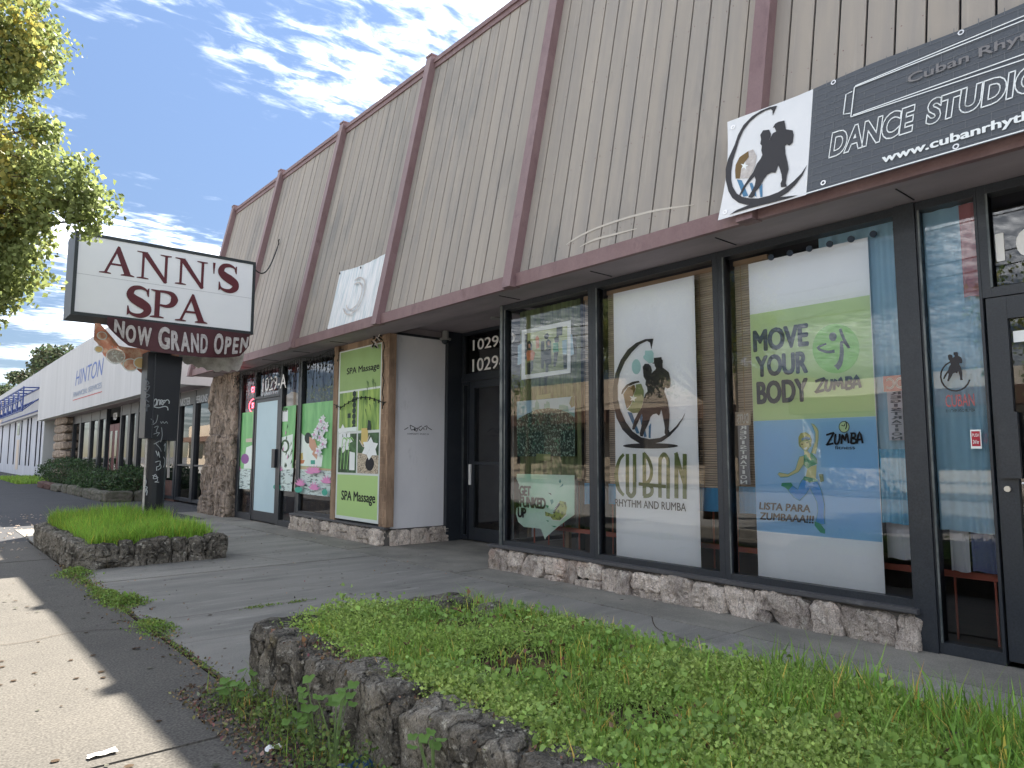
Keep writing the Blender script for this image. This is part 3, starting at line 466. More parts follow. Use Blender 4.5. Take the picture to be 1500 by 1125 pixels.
'fk_shoe':[(-5.539,0.661),(-5.421,0.638),(-5.377,0.708),(-5.311,0.786),(-5.226,0.776),(-5.21,0.718),(-5.227,0.65),(-5.313,0.585),(-5.422,0.584),(-5.455,0.613),(-5.533,0.615)],
'fk_sole':[(-5.544,0.622),(-5.455,0.617),(-5.422,0.589),(-5.313,0.589),(-5.216,0.658),(-5.211,0.644),(-5.307,0.575),(-5.433,0.575),(-5.466,0.605),(-5.539,0.614)],
'fk_lace':[(-5.421,0.66),(-5.377,0.716),(-5.322,0.763),(-5.301,0.753),(-5.355,0.702),(-5.399,0.647)],
'fk_shA':[(-5.332,0.98),(-5.31,1.011),(-5.294,0.982),(-5.31,0.962)],
'fk_shB':[(-5.498,0.861),(-5.448,0.855),(-5.443,0.837)],
'fk_shC':[(-5.465,0.786),(-5.421,0.796),(-5.41,0.767),(-5.443,0.735)],
'fk_shD':[(-5.533,0.73),(-5.482,0.725),(-5.499,0.694)],
'fk_shE':[(-5.321,0.921),(-5.262,0.968),(-5.267,0.938)],
'fk_shF':[(-5.444,0.52),(-5.362,0.522),(-5.4,0.506)],
'fk_shG':[(-5.528,0.57),(-5.483,0.57),(-5.488,0.554)],
'fk_tapeA':[(-5.728,1.114),(-5.38,1.087),(-5.381,1.059),(-5.734,1.055)],
'dc_sheet':[(-5.92,2.657),(-5.141,2.661),(-5.152,2.107),(-5.926,2.096)],
'dc_pic':[(-5.87,2.612),(-5.191,2.607),(-5.199,2.15),(-5.865,2.147)],
'dc_floor':[(-5.865,2.335),(-5.198,2.308),(-5.199,2.15),(-5.865,2.147)],
'dc_wallA':[(-5.865,2.607),(-5.82,2.609),(-5.82,2.33),(-5.865,2.32)],
'dc_p1h':[(-5.829,2.512),(-5.78,2.521),(-5.74,2.479),(-5.743,2.404),(-5.82,2.423)],
'dc_p1f':[(-5.802,2.486),(-5.769,2.486),(-5.765,2.444),(-5.794,2.44)],
'dc_p1t':[(-5.836,2.392),(-5.807,2.416),(-5.736,2.411),(-5.688,2.376),(-5.714,2.297),(-5.82,2.3)],
'dc_p1p':[(-5.82,2.273),(-5.725,2.291),(-5.719,2.216),(-5.769,2.143),(-5.82,2.148)],
'dc_p2':[(-5.687,2.547),(-5.659,2.565),(-5.631,2.539),(-5.627,2.428),(-5.674,2.416)],
'dc_p3':[(-5.601,2.491),(-5.545,2.492),(-5.542,2.301),(-5.559,2.189),(-5.595,2.192)],
'dc_p4h':[(-5.515,2.488),(-5.473,2.502),(-5.436,2.471),(-5.44,2.399),(-5.509,2.414)],
'dc_p4f':[(-5.488,2.473),(-5.457,2.474),(-5.453,2.437),(-5.482,2.433)],
'dc_p4':[(-5.541,2.381),(-5.495,2.405),(-5.44,2.392),(-5.431,2.29),(-5.437,2.233),(-5.479,2.219),(-5.483,2.143),(-5.521,2.146),(-5.516,2.226),(-5.542,2.287)],
'dc_p5':[(-5.405,2.446),(-5.333,2.454),(-5.317,2.349),(-5.405,2.347)],
'dc_p5l':[(-5.395,2.346),(-5.324,2.347),(-5.365,2.197),(-5.4,2.193)],
'dc_p5h':[(-5.39,2.502),(-5.322,2.536),(-5.313,2.456),(-5.378,2.45)],
'dc_p6':[(-5.268,2.458),(-5.196,2.463),(-5.198,2.305),(-5.257,2.311)],
'dc_p6p':[(-5.253,2.309),(-5.198,2.303),(-5.199,2.156),(-5.244,2.154)],
'dc_p6h':[(-5.352,2.612),(-5.261,2.61),(-5.268,2.515),(-5.353,2.526)],
'dc_p6a':[(-5.309,2.441),(-5.256,2.456),(-5.253,2.399),(-5.301,2.397)],
'dc_p7':[(-5.551,2.551),(-5.494,2.573),(-5.467,2.54),(-5.494,2.5),(-5.537,2.513)],
'dc_csheet':[(-6.006,1.856),(-5.09,1.859),(-5.096,1.244),(-5.993,1.242)],
'dc_crowd':[(-6.006,1.653),(-5.847,1.706),(-5.672,1.75),(-5.481,1.757),(-5.297,1.731),(-5.16,1.683),(-5.092,1.639),(-5.096,1.244),(-5.993,1.242)],
'dc_sky':[(-5.748,1.731),(-5.737,1.775),(-5.704,1.773),(-5.697,1.824),(-5.671,1.859),(-5.639,1.816),(-5.629,1.752),(-5.554,1.754),(-5.548,1.808),(-5.522,1.804),(-5.512,1.835),(-5.47,1.818),(-5.456,1.753),(-5.327,1.74),(-5.317,1.782),(-5.257,1.781),(-5.188,1.761),(-5.179,1.705),(-5.092,1.687),(-5.092,1.639),(-5.16,1.683),(-5.297,1.731),(-5.481,1.757),(-5.672,1.75)],
'dc_tapeA':[(-5.985,2.492),(-5.92,2.508),(-5.924,2.277),(-5.989,2.272)],
'dc_tapeB':[(-5.143,2.513),(-5.119,2.503),(-5.096,2.297),(-5.147,2.285)],
'dc_tapeC':[(-5.671,1.903),(-5.449,1.914),(-5.449,1.863),(-5.671,1.859)],
'dc_tapeD':[(-5.677,1.272),(-5.452,1.264),(-5.453,1.194),(-5.677,1.2)],
'dc_rip':[(-5.139,1.855),(-5.09,1.863),(-5.091,1.756),(-5.14,1.745),(-5.168,1.788)],
'spa_board':[(-10.114,2.915),(-8.788,2.854),(-8.849,0.301),(-10.155,0.267)],
'spa_pics':[(-10.065,2.248),(-8.786,2.209),(-8.807,0.984),(-10.115,0.951)],
'spa_p1':[(-10.018,2.229),(-9.442,2.211),(-9.444,1.611),(-10.018,1.618)],
'spa_p2':[(-9.4,2.213),(-8.804,2.196),(-8.809,1.605),(-9.402,1.613)],
'spa_p3':[(-10.027,1.579),(-9.442,1.578),(-9.434,0.991),(-10.059,0.966)],
'spa_p4':[(-9.411,1.583),(-8.808,1.583),(-8.821,0.984),(-9.423,0.984)],
'spa_box_a':[(-9.904,2.498),(-8.907,2.481),(-8.911,2.587)],
'spa_box_b':[(-9.975,0.569),(-8.942,0.583),(-8.948,0.719)],
'spa_orch':[(-9.935,1.538)],
'spa_stonesA':[(-9.567,1.989),(-9.475,2.035),(-9.444,1.629),(-9.549,1.632)],
'spa_bar':[(-9.392,1.942),(-9.213,1.933)],
'spa_candle':[(-9.656,1.227),(-9.477,1.24),(-9.476,1.015),(-9.645,1.025)],
'spa_ycandle':[(-9.316,1.414),(-9.15,1.412),(-9.155,1.302),(-9.316,1.302)],
'spa_bowl':[(-8.902,1.097),(-8.914,1.068),(-8.95,1.044),(-9.004,1.03),(-9.065,1.029),(-9.12,1.041),(-9.16,1.064),(-9.175,1.094),(-9.162,1.123),(-9.125,1.148),(-9.07,1.161),(-9.01,1.162),(-8.955,1.149),(-8.916,1.126)],
'spa_gravel':[(-9.391,1.178),(-8.826,1.205),(-8.821,0.984),(-9.423,0.984)],
'spa_flA':[(-9.816,1.381),(-9.826,1.284),(-9.867,1.214),(-9.926,1.187),(-9.989,1.213),(-10.038,1.285),(-10.061,1.383),(-10.05,1.481),(-10.008,1.552),(-9.948,1.577),(-9.885,1.549),(-9.837,1.478)],
'spa_flB':[(-9.629,1.328),(-9.636,1.271),(-9.661,1.23),(-9.698,1.214),(-9.737,1.229),(-9.767,1.271),(-9.78,1.329),(-9.773,1.387),(-9.747,1.429),(-9.71,1.444),(-9.672,1.428),(-9.642,1.386)],
'spa_fl4':[(-8.969,1.205),(-8.993,1.181),(-9.055,1.17),(-9.118,1.18),(-9.145,1.204),(-9.12,1.228),(-9.058,1.238),(-8.996,1.228)],
'spa_fl5':[(-9.026,1.289),(-9.038,1.229),(-9.071,1.204),(-9.107,1.229),(-9.124,1.289),(-9.112,1.35),(-9.079,1.375),(-9.043,1.349)],
'win_bigpic':[(-11.724,2.13),(-10.397,2.123),(-10.468,0.596),(-11.799,0.6)],
'win_white':[(-11.715,1.66),(-11.493,1.586),(-11.162,1.356),(-10.756,1.246),(-10.793,1.062),(-11.78,1.071),(-11.775,1.36)],
'win_hair':[(-11.195,1.535),(-11.203,1.5),(-11.23,1.469),(-11.272,1.45),(-11.324,1.443),(-11.377,1.451),(-11.423,1.472),(-11.455,1.503),(-11.468,1.54),(-11.46,1.577),(-11.433,1.607),(-11.389,1.627),(-11.337,1.633),(-11.285,1.624),(-11.239,1.603),(-11.208,1.572)],
'win_face':[(-11.28,1.559),(-11.071,1.511),(-10.962,1.377),(-10.983,1.329),(-11.16,1.323),(-11.279,1.402)],
'win_neck':[(-11.062,1.378),(-10.92,1.355),(-10.973,1.18),(-11.156,1.267)],
'win_bowl':[(-11.788,1.175),(-11.435,1.166),(-11.484,1.109),(-11.727,1.102)],
'win_bowl2':[(-11.632,1.279),(-11.525,1.29),(-11.505,1.177),(-11.624,1.171)],
'win_leafA':[(-11.201,1.167),(-11.038,1.168),(-11.033,1.102),(-11.196,1.101)],
'win_water':[(-11.787,1.014),(-10.432,1.003),(-10.468,0.596),(-11.799,0.6)],
'win_deck':[(-11.78,1.071),(-10.42,1.031),(-10.431,0.988),(-11.785,0.991)],
'win_midpic':[(-12.674,2.122),(-11.862,2.128),(-11.94,0.618),(-12.738,0.622)],
'win_midwater':[(-12.725,1.024),(-11.888,1.024),(-11.94,0.618),(-12.738,0.622)],
'win_cream':[(-12.545,2.256),(-12.461,2.336),(-12.227,2.389),(-11.965,2.352),(-11.868,2.204),(-11.862,2.128),(-12.662,2.122)],
'win_note':[(-12.606,2.05),(-12.211,2.051),(-12.201,1.851),(-12.602,1.858)],
'win_wreath':[(-12.089,1.409),(-12.1,1.364),(-12.136,1.326),(-12.195,1.3),(-12.265,1.291),(-12.338,1.301),(-12.402,1.327),(-12.447,1.366),(-12.466,1.412),(-12.455,1.459),(-12.417,1.497),(-12.357,1.522),(-12.285,1.53),(-12.213,1.52),(-12.15,1.493),(-12.107,1.455)],
'win_wreathin':[(-12.17,1.405),(-12.176,1.372),(-12.199,1.345),(-12.235,1.326),(-12.28,1.32),(-12.325,1.327),(-12.365,1.346),(-12.394,1.374),(-12.406,1.407),(-12.399,1.44),(-12.376,1.468),(-12.339,1.486),(-12.294,1.492),(-12.248,1.485),(-12.209,1.466),(-12.181,1.438)],
'win_leftpic':[(-14.61,2.101),(-13.89,2.109),(-13.928,0.578),(-14.704,0.576)],
'win_leftwater':[(-14.674,0.983),(-13.912,0.968),(-13.928,0.578),(-14.704,0.576)],
'win_purple':[(-14.027,1.176),(-14.044,1.133),(-14.1,1.097),(-14.185,1.077),(-14.283,1.076),(-14.374,1.095),(-14.441,1.13),(-14.468,1.174),(-14.45,1.218),(-14.392,1.254),(-14.305,1.274),(-14.207,1.274),(-14.117,1.254),(-14.053,1.219)],
'win_note2':[(-14.237,1.575),(-13.906,1.583),(-13.898,1.509),(-14.229,1.503)],
'win_door':[(-13.835,2.26),(-13.025,2.241),(-13.025,0.182),(-13.885,0.175)],
'win_handle':[(-13.116,1.28),(-12.956,1.288),(-12.961,0.996),(-13.141,0.998)],
'win_lot1':[(-11.498,0.792)],
'win_lot2':[(-11.112,1.002)],
'win_lot3':[(-10.913,1.016)],
'win_lot4':[(-10.944,0.744)],
'win_lot5':[(-10.494,0.864)],
'win_lot6':[(-12.476,0.967)],
'win_lot7':[(-14.593,0.943)],
'win_f1':[(-10.83,1.792)],
'win_f2':[(-10.941,1.674)],
'win_f3':[(-10.677,1.678)],
'win_f4':[(-10.823,1.529)],
'win_f5':[(-10.694,1.418)],
'win_f6':[(-10.858,1.311)],
'win_f7':[(-11.0,1.576)],
'win_pad1':[(-11.373,0.673),(-11.392,0.648),(-11.449,0.628),(-11.528,0.618),(-11.609,0.621),(-11.67,0.637),(-11.694,0.661),(-11.674,0.687),(-11.616,0.707),(-11.535,0.717),(-11.455,0.713),(-11.396,0.697)],
'win_pad2':[(-10.435,0.667),(-10.447,0.64),(-10.483,0.619),(-10.534,0.61),(-10.587,0.615),(-10.626,0.632),(-10.642,0.658),(-10.629,0.685),(-10.592,0.706),(-10.541,0.715),(-10.489,0.71),(-10.45,0.692)],
'win_pad3':[(-12.379,0.683),(-12.401,0.656),(-12.465,0.635),(-12.554,0.624),(-12.646,0.628),(-12.715,0.645),(-12.742,0.671),(-12.72,0.698),(-12.654,0.72),(-12.564,0.73),(-12.473,0.725),(-12.405,0.708)],
'win_neon1':[(-14.381,2.622),(-13.946,2.644),(-13.847,2.517),(-14.278,2.493)],
'win_neon2':[(-14.3,2.358),(-13.903,2.375),(-13.846,2.16),(-14.241,2.152)],
'hin_box_a':[(-32.865,4.034),(-27.349,3.978),(-27.533,4.611)],
'hin_box_b':[(-33.051,3.628),(-27.537,3.541),(-27.597,3.744)],
'hin_line':[(-33.185,3.481),(-27.654,3.474)],
'per_box_a':[(-20.648,2.566),(-19.65,2.551),(-19.686,2.776)],
'per_box_b':[(-19.218,2.573),(-18.243,2.56),(-18.273,2.768)],
'pole_g1':[(2.723,2.021),(2.739,2.072),(2.766,2.07),(2.76,2.003),(2.734,1.972),(2.723,2.021)],
'pole_g2':[(2.77,1.984),(2.785,2.065),(2.809,2.056),(2.806,1.996)],
'pole_g3':[(2.812,1.992),(2.821,2.066),(2.846,2.058),(2.826,2.021),(2.853,1.994)],
'pole_g4':[(2.853,2.062),(2.856,1.998)],
'pole_g5':[(2.853,2.058),(2.883,2.064),(2.873,2.029),(2.859,2.028)],
'pole_g6':[(2.89,2.06),(2.914,2.077),(2.939,2.052),(2.937,2.018)],
'pole_g7':[(2.729,1.962),(2.799,1.951),(2.876,1.975),(2.918,1.961),(2.927,1.917)],
'pole_g8':[(2.698,1.782),(2.736,1.744),(2.712,1.694),(2.773,1.735),(2.79,1.845)],
'pole_g9':[(2.831,1.747),(2.848,1.718),(2.865,1.748),(2.888,1.719),(2.911,1.75),(2.931,1.716)],
'pole_g10':[(2.75,1.655),(2.804,1.676),(2.78,1.596),(2.827,1.568)],
'pole_g11':[(2.746,1.556),(2.827,1.582),(2.793,1.527)],
'pole_g12':[(2.762,1.408),(2.842,1.459),(2.789,1.418),(2.837,1.36),(2.868,1.3)],
'pole_g13':[(2.85,1.658),(2.865,1.539),(2.846,1.439)],
'pole_g14':[(2.794,1.31),(2.825,1.231),(2.827,1.3),(2.85,1.211)],
'pole_g15':[(2.793,1.142),(2.86,1.158),(2.845,1.083),(2.815,1.074),(2.817,1.015)],
'pole_g16':[(2.862,1.113),(2.876,1.063),(2.83,1.024)],
'pole_g17':[(2.766,0.947),(2.841,0.916),(2.778,0.898),(2.802,0.966),(2.837,0.871),(2.798,0.852),(2.857,0.847)],
'pole_g18':[(2.904,1.38),(2.927,1.42),(2.919,1.301)],
'pole_g19':[(2.905,1.221),(2.933,1.162),(2.916,1.063)],
'pole_h1':[(2.593,2.372),(2.645,2.306),(2.601,2.283)],
'pole_h2':[(2.599,2.243),(2.656,2.267),(2.624,2.185),(2.591,2.203)],
'pole_h3':[(2.617,2.145),(2.663,2.128),(2.611,2.075),(2.659,2.028)],
'pole_h4':[(2.603,1.946),(2.667,1.969),(2.634,1.987),(2.635,1.888)],
'pole_w1':[(2.67,0.89),(2.699,0.85),(2.672,0.793),(2.712,0.772),(2.689,0.696)],
'pole_w2':[(2.677,0.754),(2.714,0.724),(2.709,0.656)],
'day_a':[(5.401,1.618),(5.465,1.651)],
'day_b':[(5.495,1.686),(5.518,1.616),(5.579,1.649),(5.495,1.686)],
'day_c':[(5.588,1.655),(5.564,1.609),(5.62,1.65),(5.611,1.602),(5.564,1.617)],
'day_d':[(5.695,1.679),(5.641,1.651),(5.674,1.612),(5.72,1.658),(5.737,1.621)],
'day_e':[(5.736,1.667),(5.79,1.682),(5.768,1.622)],
'day_f':[(5.8,1.66),(5.874,1.625)],
'day_box_g':[(5.448,1.549),(5.818,1.548),(5.817,1.572)],
'num_box_a':[(-8.374,2.815),(-7.708,2.813),(-7.709,2.978)],
'num_box_b':[(-8.382,2.495),(-7.707,2.497),(-7.708,2.688)],
'numspa_box':[(-13.382,2.457),(-12.236,2.479),(-12.256,2.715)],
'num10_box':[(-1.328,2.467),(-1.172,2.459),(-1.161,2.64)],
'sgn_TL':[(1.602,4.357)],
'sgn_BR':[(4.088,3.222)],
'sgn_A1':[(1.877,3.825),(2.339,3.834),(2.12,4.255)],
'sgn_N1':[(2.369,3.82),(2.816,3.825),(2.796,4.228)],
'sgn_N2':[(2.893,3.823),(3.342,3.838),(3.377,4.264)],
'sgn_ap':[(3.426,4.084),(3.495,4.096),(3.474,4.267)],
'sgn_S1':[(3.521,3.823),(3.829,3.885),(3.798,4.282)],
'sgn_S2':[(2.267,3.252),(2.552,3.316),(2.533,3.71)],
'sgn_P1':[(2.572,3.278),(2.93,3.297),(2.911,3.705)],
'sgn_A2':[(2.926,3.268),(3.388,3.278),(3.159,3.709)],
'arc_a':[(-4.685,3.264),(-4.569,3.299),(-4.369,3.33),(-4.093,3.34),(-3.83,3.333),(-3.582,3.312),(-3.235,3.257)],
'arc_b':[(-4.49,3.195),(-4.321,3.221),(-4.072,3.214),(-3.811,3.201)]}
def bx(name,parent,x0,x1,y0,y1,z0,z1,m,**k):
    return MB().box(x0,x1,y0,y1,z0,z1,m).build(name,parent,**k)
def struct(name,mb,**k): return mb.build(name,None,kind='structure',**k)
def copy_obj(o,name,delta,parent=None):
    c=o.copy(); COL.objects.link(c); c.name=name; c.parent=parent or o.parent; c.location=Vector(o.location)+Vector(delta); ORG[c.name]=ORG[(parent or o.parent).name]; return c
# ================================================================== SETTING
g=MB(); g.add([(-300,-300,-.06),(300,-300,-.06),(300,400,-.06),(-300,400,-.06)],[(0,1,2,3)],asphalt_m); struct('ground',g)
g=MB(); g.box(-12.6,-.75,-80,160,-.20,-.045,road_m); road=struct('road',g)
g=MB(); g.box(-.75,-.57,-80,160,-.3,.0,strip_m); struct('kerb',g)
def slabs(name,x0,x1,ys,m,z=0.,gap=.012,thick=.055,jit=.004):
    base=MB(); base.box(x0-.01,x1+.01,min(ys),max(ys),-.058,z-.022,soil_m); st=struct(name,base)
    for a,b in zip(ys[:-1],ys[1:]):
        q=MB(); h=z+random.uniform(-jit,jit)
        q.box(x0+gap/2,x1-gap/2,a+gap/2,b-gap/2,-.05,h,m); q.build('slab',st)
    return st
slabs('sidewalk',-.56,1.40,[-3.5,-.05,3.35,6.80,10.2,12.5],walk_m)
slabs('far_sidewalk',-.56,1.9,[24.5,28,31.5,35,38.5,42,46,50,54,58,62,68],walk_m)
slabs('plaza_pavement',1.44,4.52,[-3.5,.75,2.915,5.11,8.0,10.6,12.9],plaza_m)
slabs('storefront_apron',4.54,5.12,[-3.5,.75,2.915,5.11,6.28],strip_m)
slabs('entrance_apron',4.54,6.5,[6.29,8.74],strip_m)
slabs('spa_apron',4.54,5.12,[8.75,11.4,13.9,16.6],strip_m)
g=MB(); g.box(1.44,5.7,12.91,14.6,-.05,-.006,plaza_m); struct('driveway_apron',g)
g=MB(); g.box(-.56,5.7,14.61,24.4,-.05,-.012,asphalt_m); g.box(-.56,1.43,12.52,14.6,-.05,-.010,asphalt_m); struct('driveway',g)
g=MB(); g.box(2.0,5.3,24.41,80,-.05,-.014,asphalt_m); struct('far_forecourt',g)
# ================================================================== SHOP BUILDING
B=thing('shop_building','long brown shop building with slanted board mansard, maroon fins and glass storefronts','building',(5.12,6,0))
X0=5.12; YE=16.2; YS=-5.5
# --- mansard planks
pw=2.7/14
fins=[16.2-2.7*i for i in range(9)]   # 16.2 ... -5.4
me_plank=None; cnt=0
for bi in range(8):
    ya=fins[bi]
    for k in range(14):
        yb=ya-pw*k; yc=yb-pw
        z0,z1=3.08,6.84; j=random.uniform(-.003,.003)
        def P(y,z,w): return (4.61+(z-2.97)*KS-w+j,y,z)
        w=.0
        a=[P(yb-.008,z0,w),P(yc+.008,z0,w),P(yc+.008,z1,w),P(yb-.008,z1,w)]
        c=[(x+.018,y,z) for x,y,z in a]
        MB().prism(a,c,plank_m).build('plank',B)
# backing behind the grooves
mb=MB(); 
def prof(y0,y1,za,zb,o1,o2,m,mb):
    a=[(4.61+(za-2.97)*KS+o1,y,za) for y in (y0,y1)]; b=[(4.61+(zb-2.97)*KS+o1,y,zb) for y in (y1,y0)]
    A=a+b; C=[(x+(o2-o1),y,z) for x,y,z in A]; mb.prism(A,C,m)
prof(YS,YE,2.99,6.86,.022,.05,blk_m,mb); mb.build('mansard_backing',B)
for i in range(8):
    y1=fins[i]-.068; y0=fins[i+1]+.068
    mb=MB(); mb.box(4.575,4.625,y0,y1,2.96,3.095,trim_m); mb.build('fascia_board',B)
    mb=MB(); x=4.61+(6.84-2.97)*KS; mb.box(x-.055,x+.10,y0,y1,6.84,6.90,trim_m); mb.box(x-.035,x+.0,y0,y1,6.77,6.84,trim_m); mb.build('parapet_cap',B)
for i,y in enumerate(fins):
    mb=MB(); prof(y-.066,y+.066,2.955,6.955,-.105,.03,trim_m,mb); f=mb.build('fin',B)
    c=MB(); x=4.61+(6.955-2.97)*KS; c.box(x-.115,x+.04,y-.072,y+.072,6.955,6.98,trim_m); c.build('fin_cap',f)
# end face of the mansard, roof, body
mb=MB(); a=[(4.62,YE+.07,2.97),(5.42,YE+.07,6.9),(6.4,YE+.07,6.9),(6.4,YE+.07,2.97)]; mb.prism(a,[(x,y-.04,z) for x,y,z in a],trim_m); mb.build('end_gable',B)
mb=MB(); mb.box(5.42,16,YS,YE,6.7,6.76,asphalt_m); mb.build('roof',B)
mb=MB(); mb.box(15.8,16,YS,YE,-.05,6.7,white_m); mb.box(6.52,15.8,YE-.15,YE,-.05,6.7,white_m); mb.box(5.5,15.8,YS,YS+.15,-.05,6.7,white_m); mb.build('outer_wall',B)
mb=MB(); mb.box(4.63,5.14,YS,6.17,2.975,3.0,soffit_m); mb.box(4.63,5.14,6.17,8.74,2.975,3.0,soffit_m); mb.box(5.14,6.6,6.1,8.82,3.12,3.15,soffit_m); mb.box(5.12,5.16,6.17,8.74,3.0,3.12,soffit_m); mb.box(4.63,5.14,8.74,YE,2.975,3.0,soffit_m); mb.build('soffit',B)
mb=MB()
for y in np.arange(-5,16,1.35):
    if not 6.2<y<8.7: mb.box(4.75,5.05,y,y+.006,2.968,2.974,blk_m)
mb.build('soffit_joint',B)
# --- window helper on the street plane
def window(y1,y0,z0,z1,bars=(.05,.05,.05,.05),X=X0,m=frame_m,gm=glass,parent=B,depth=.09,pane=True):
    l,r,b,t=bars; mb=MB()
    mb.box(X-.02,X+depth,y1-l,y1,z0,z1,m); mb.box(X-.02,X+depth,y0,y0+r,z0,z1,m)
    mb.box(X-.018,X+depth-.002,y0+r,y1-l,z0,z0+b,m); mb.box(X-.018,X+depth-.002,y0+r,y1-l,z1-t,z1,m)
    # slim glazing bead
    e=.012; mb.box(X-.028,X-.02,y1-l-e,y1-l,z0+b,z1-t,worn_m if gm is glass else m); mb.box(X-.026,X-.018,y0+r,y1-l,z1-t,z1-t+e,m)
    w=mb.build('window',parent)
    if pane: 
        g=MB(); g.add([(X+.02,y0+r,z0+b),(X+.02,y1-l,z0+b),(X+.02,y1-l,z1-t),(X+.02,y0+r,z1-t)],[(0,3,2,1)],gm); g.build('pane',w)
    return w
ZS=.262; ZT=2.97
window(6.20,4.765,ZS,ZT,(.075,.055,.05,.06)); window(4.763,3.322,ZS,ZT,(.055,.05,.05,.06)); window(3.32,1.903,ZS,ZT,(.05,.012,.05,.06))
bx('post',B,X0-.035,X0+.12,1.772,1.902,-.01,ZT,frame_m)
window(1.77,1.41,.0,ZT,(.014,.016,.07,.06))
# corner return towards the entrance
mb=MB(); mb.box(X0+.091,6.4,6.145,6.199,ZS,.31,frame_m); mb.box(X0+.091,6.4,6.145,6.199,2.9,ZT,frame_m); w=mb.build('window',B)
g=MB(); g.add([(X0+.09,6.17,.31),(6.4,6.17,.31),(6.4,6.17,2.9),(X0+.09,6.17,2.9)],[(0,1,2,3)],glass); g.build('pane',w)
bx('worn_edge',B,X0-.034,X0-.021,6.150,6.196,ZS,ZT,worn_m)
# sills
mb=MB(); mb.box(X0-.075,X0-.001,1.87,6.33,.228,.262,sill_m); mb.box(X0-.085,X0-.075,1.87,6.34,.236,.256,sill_m); mb.build('sill',B)
mb=MB(); mb.box(X0-.075,X0-.001,8.64,11.84,.232,.262,sill_m); mb.build('sill',B)
# dance studio door and transom
dr=MB(); y1,y0=1.408,.46
dr.box(X0-.01,X0+.045,y1-.12,y1-.012,.03,2.24,frame_m); dr.box(X0-.01,X0+.045,y0+.012,y0+.12,.03,2.24,frame_m)
dr.box(X0-.008,X0+.043,y0+.12,y1-.12,.03,.26,frame_m); dr.box(X0-.008,X0+.043,y0+.12,y1-.12,2.10,2.24,frame_m)
door=dr.build('door',B,label='dark glass door of the dance studio')
g=MB(); g.add([(X0+.02,y0+.12,.26),(X0+.02,y1-.12,.26),(X0+.02,y1-.12,2.10),(X0+.02,y0+.12,2.10)],[(0,3,2,1)],glass); g.build('pane',door)
h=MB(); h.box(X0-.045,X0-.011,y1-.145,y1-.04,1.12,1.52,frame_m); h.build('latch_guard',door)
h=MB(); h.tube([(X0-.012,y1-.065,1.055),(X0-.03,y1-.065,1.055)],.018,chrome_m,10); h.build('lock',door)
h=MB(); h.tube([(X0-.012,y1-.15,1.09),(X0-.05,y1-.15,1.09),(X0-.05,y1-.23,1.085),(X0-.012,y1-.25,1.08)],.009,chrome_m,6); h.build('handle',door)
s=MB(); s.poly(facX(X0+.019),[(-1.27,1.95),(-1.0,1.95),(-1.0,2.02),(-1.27,2.02)],wht_m); s.build('sticker',door)
window(1.408,.46,2.245,ZT,(.05,.05,.06,.06))
n=MB(); b=D['num10_box']; n.text(facX(X0+.015),'1029-E',(b[0][0],b[0][0]+.86,b[0][1],b[2][1]+.01),num_m,bold=.02); n.build('house_number',B)
window(.458,.12,.0,ZT); window(.118,-2.6,.262,ZT); window(-2.61,YS,.262,ZT)
mb=MB(); mb.box(X0-.01,X0+.10,YS,.11,-.02,.258,mortar_m); mb.build('stall_riser',B)
# --- the stone risers: stones one by one in front of mortar
def stone_row(yA,yB,spec,x=X0,z1=.235,axis='y'):
    mb=MB()
    if axis=='y': mb.box(x-.02,x+.10,yB,yA,-.03,z1,mortar_m)
    else: mb.box(yB,yA,x,x+.06,-.03,z1,mortar_m)
    mb.build('mortar_bed',B); y=yA; i=0
    kf=(yA-yB)/sum(q[0] for q in spec); spec=[(q[0]*kf,q[1]) for q in spec]
    for wdt,split in spec:
        cells=[(0,1,-.03,z1-.006)] if not split else ([(0,1,-.03,z1*split),(0,1,z1*split,z1-.006)] if split>0 else [(0,.5,-.03,z1*-split),(.5,1,-.03,z1*-split),(0,1,z1*-split,z1-.006)])
        for a,b,c,d in cells:
            ya=y-wdt*a-.006; yb=y-wdt*b+.006; q=MB(); i+=1
            pr=random.uniform(.055,.085)
            sd=random.random()*50
            if axis=='y': rock(q,x-pr-.012,x+.05,yb-.006,ya+.006,c-.01,d-random.uniform(0,.03),stone_m,seed=sd,lean=random.uniform(-.45,.45)*(d-c>.2),sub=4,n=7,rough=.045,ridge=(1,1.3,.6),freq=8)
            else: rock(q,yb-.004,ya+.004,x-pr*.7,x+.04,c,d+.002,stone_m,seed=sd,sub=3,n=10,rough=.022,ridge=(1.3,1,.6),freq=8)
            q.build('stone',B,smooth=False)
        y-=wdt
stone_row(6.33,1.875,[(.34,0),(.30,.25),(.34,0),(.36,.25),(.16,0),(.36,-.33),(.22,0),(.17,0),(.38,.3),(.36,0),(.34,0),(.30,.0),(.13,.35),(.36,0),(.23,0),(.40,0),(.145,0)][:17])
stone_row(11.84,8.74,[(.36,.5),(.3,0),(.22,.6),(.34,0),(.3,.4),(.26,0),(.34,.5),(.3,0),(.36,.3),(.32,0)])
stone_row(6.15,5.16,[(.33,.5),(.33,0),(.34,0)],x=8.70,axis='x',z1=.215)
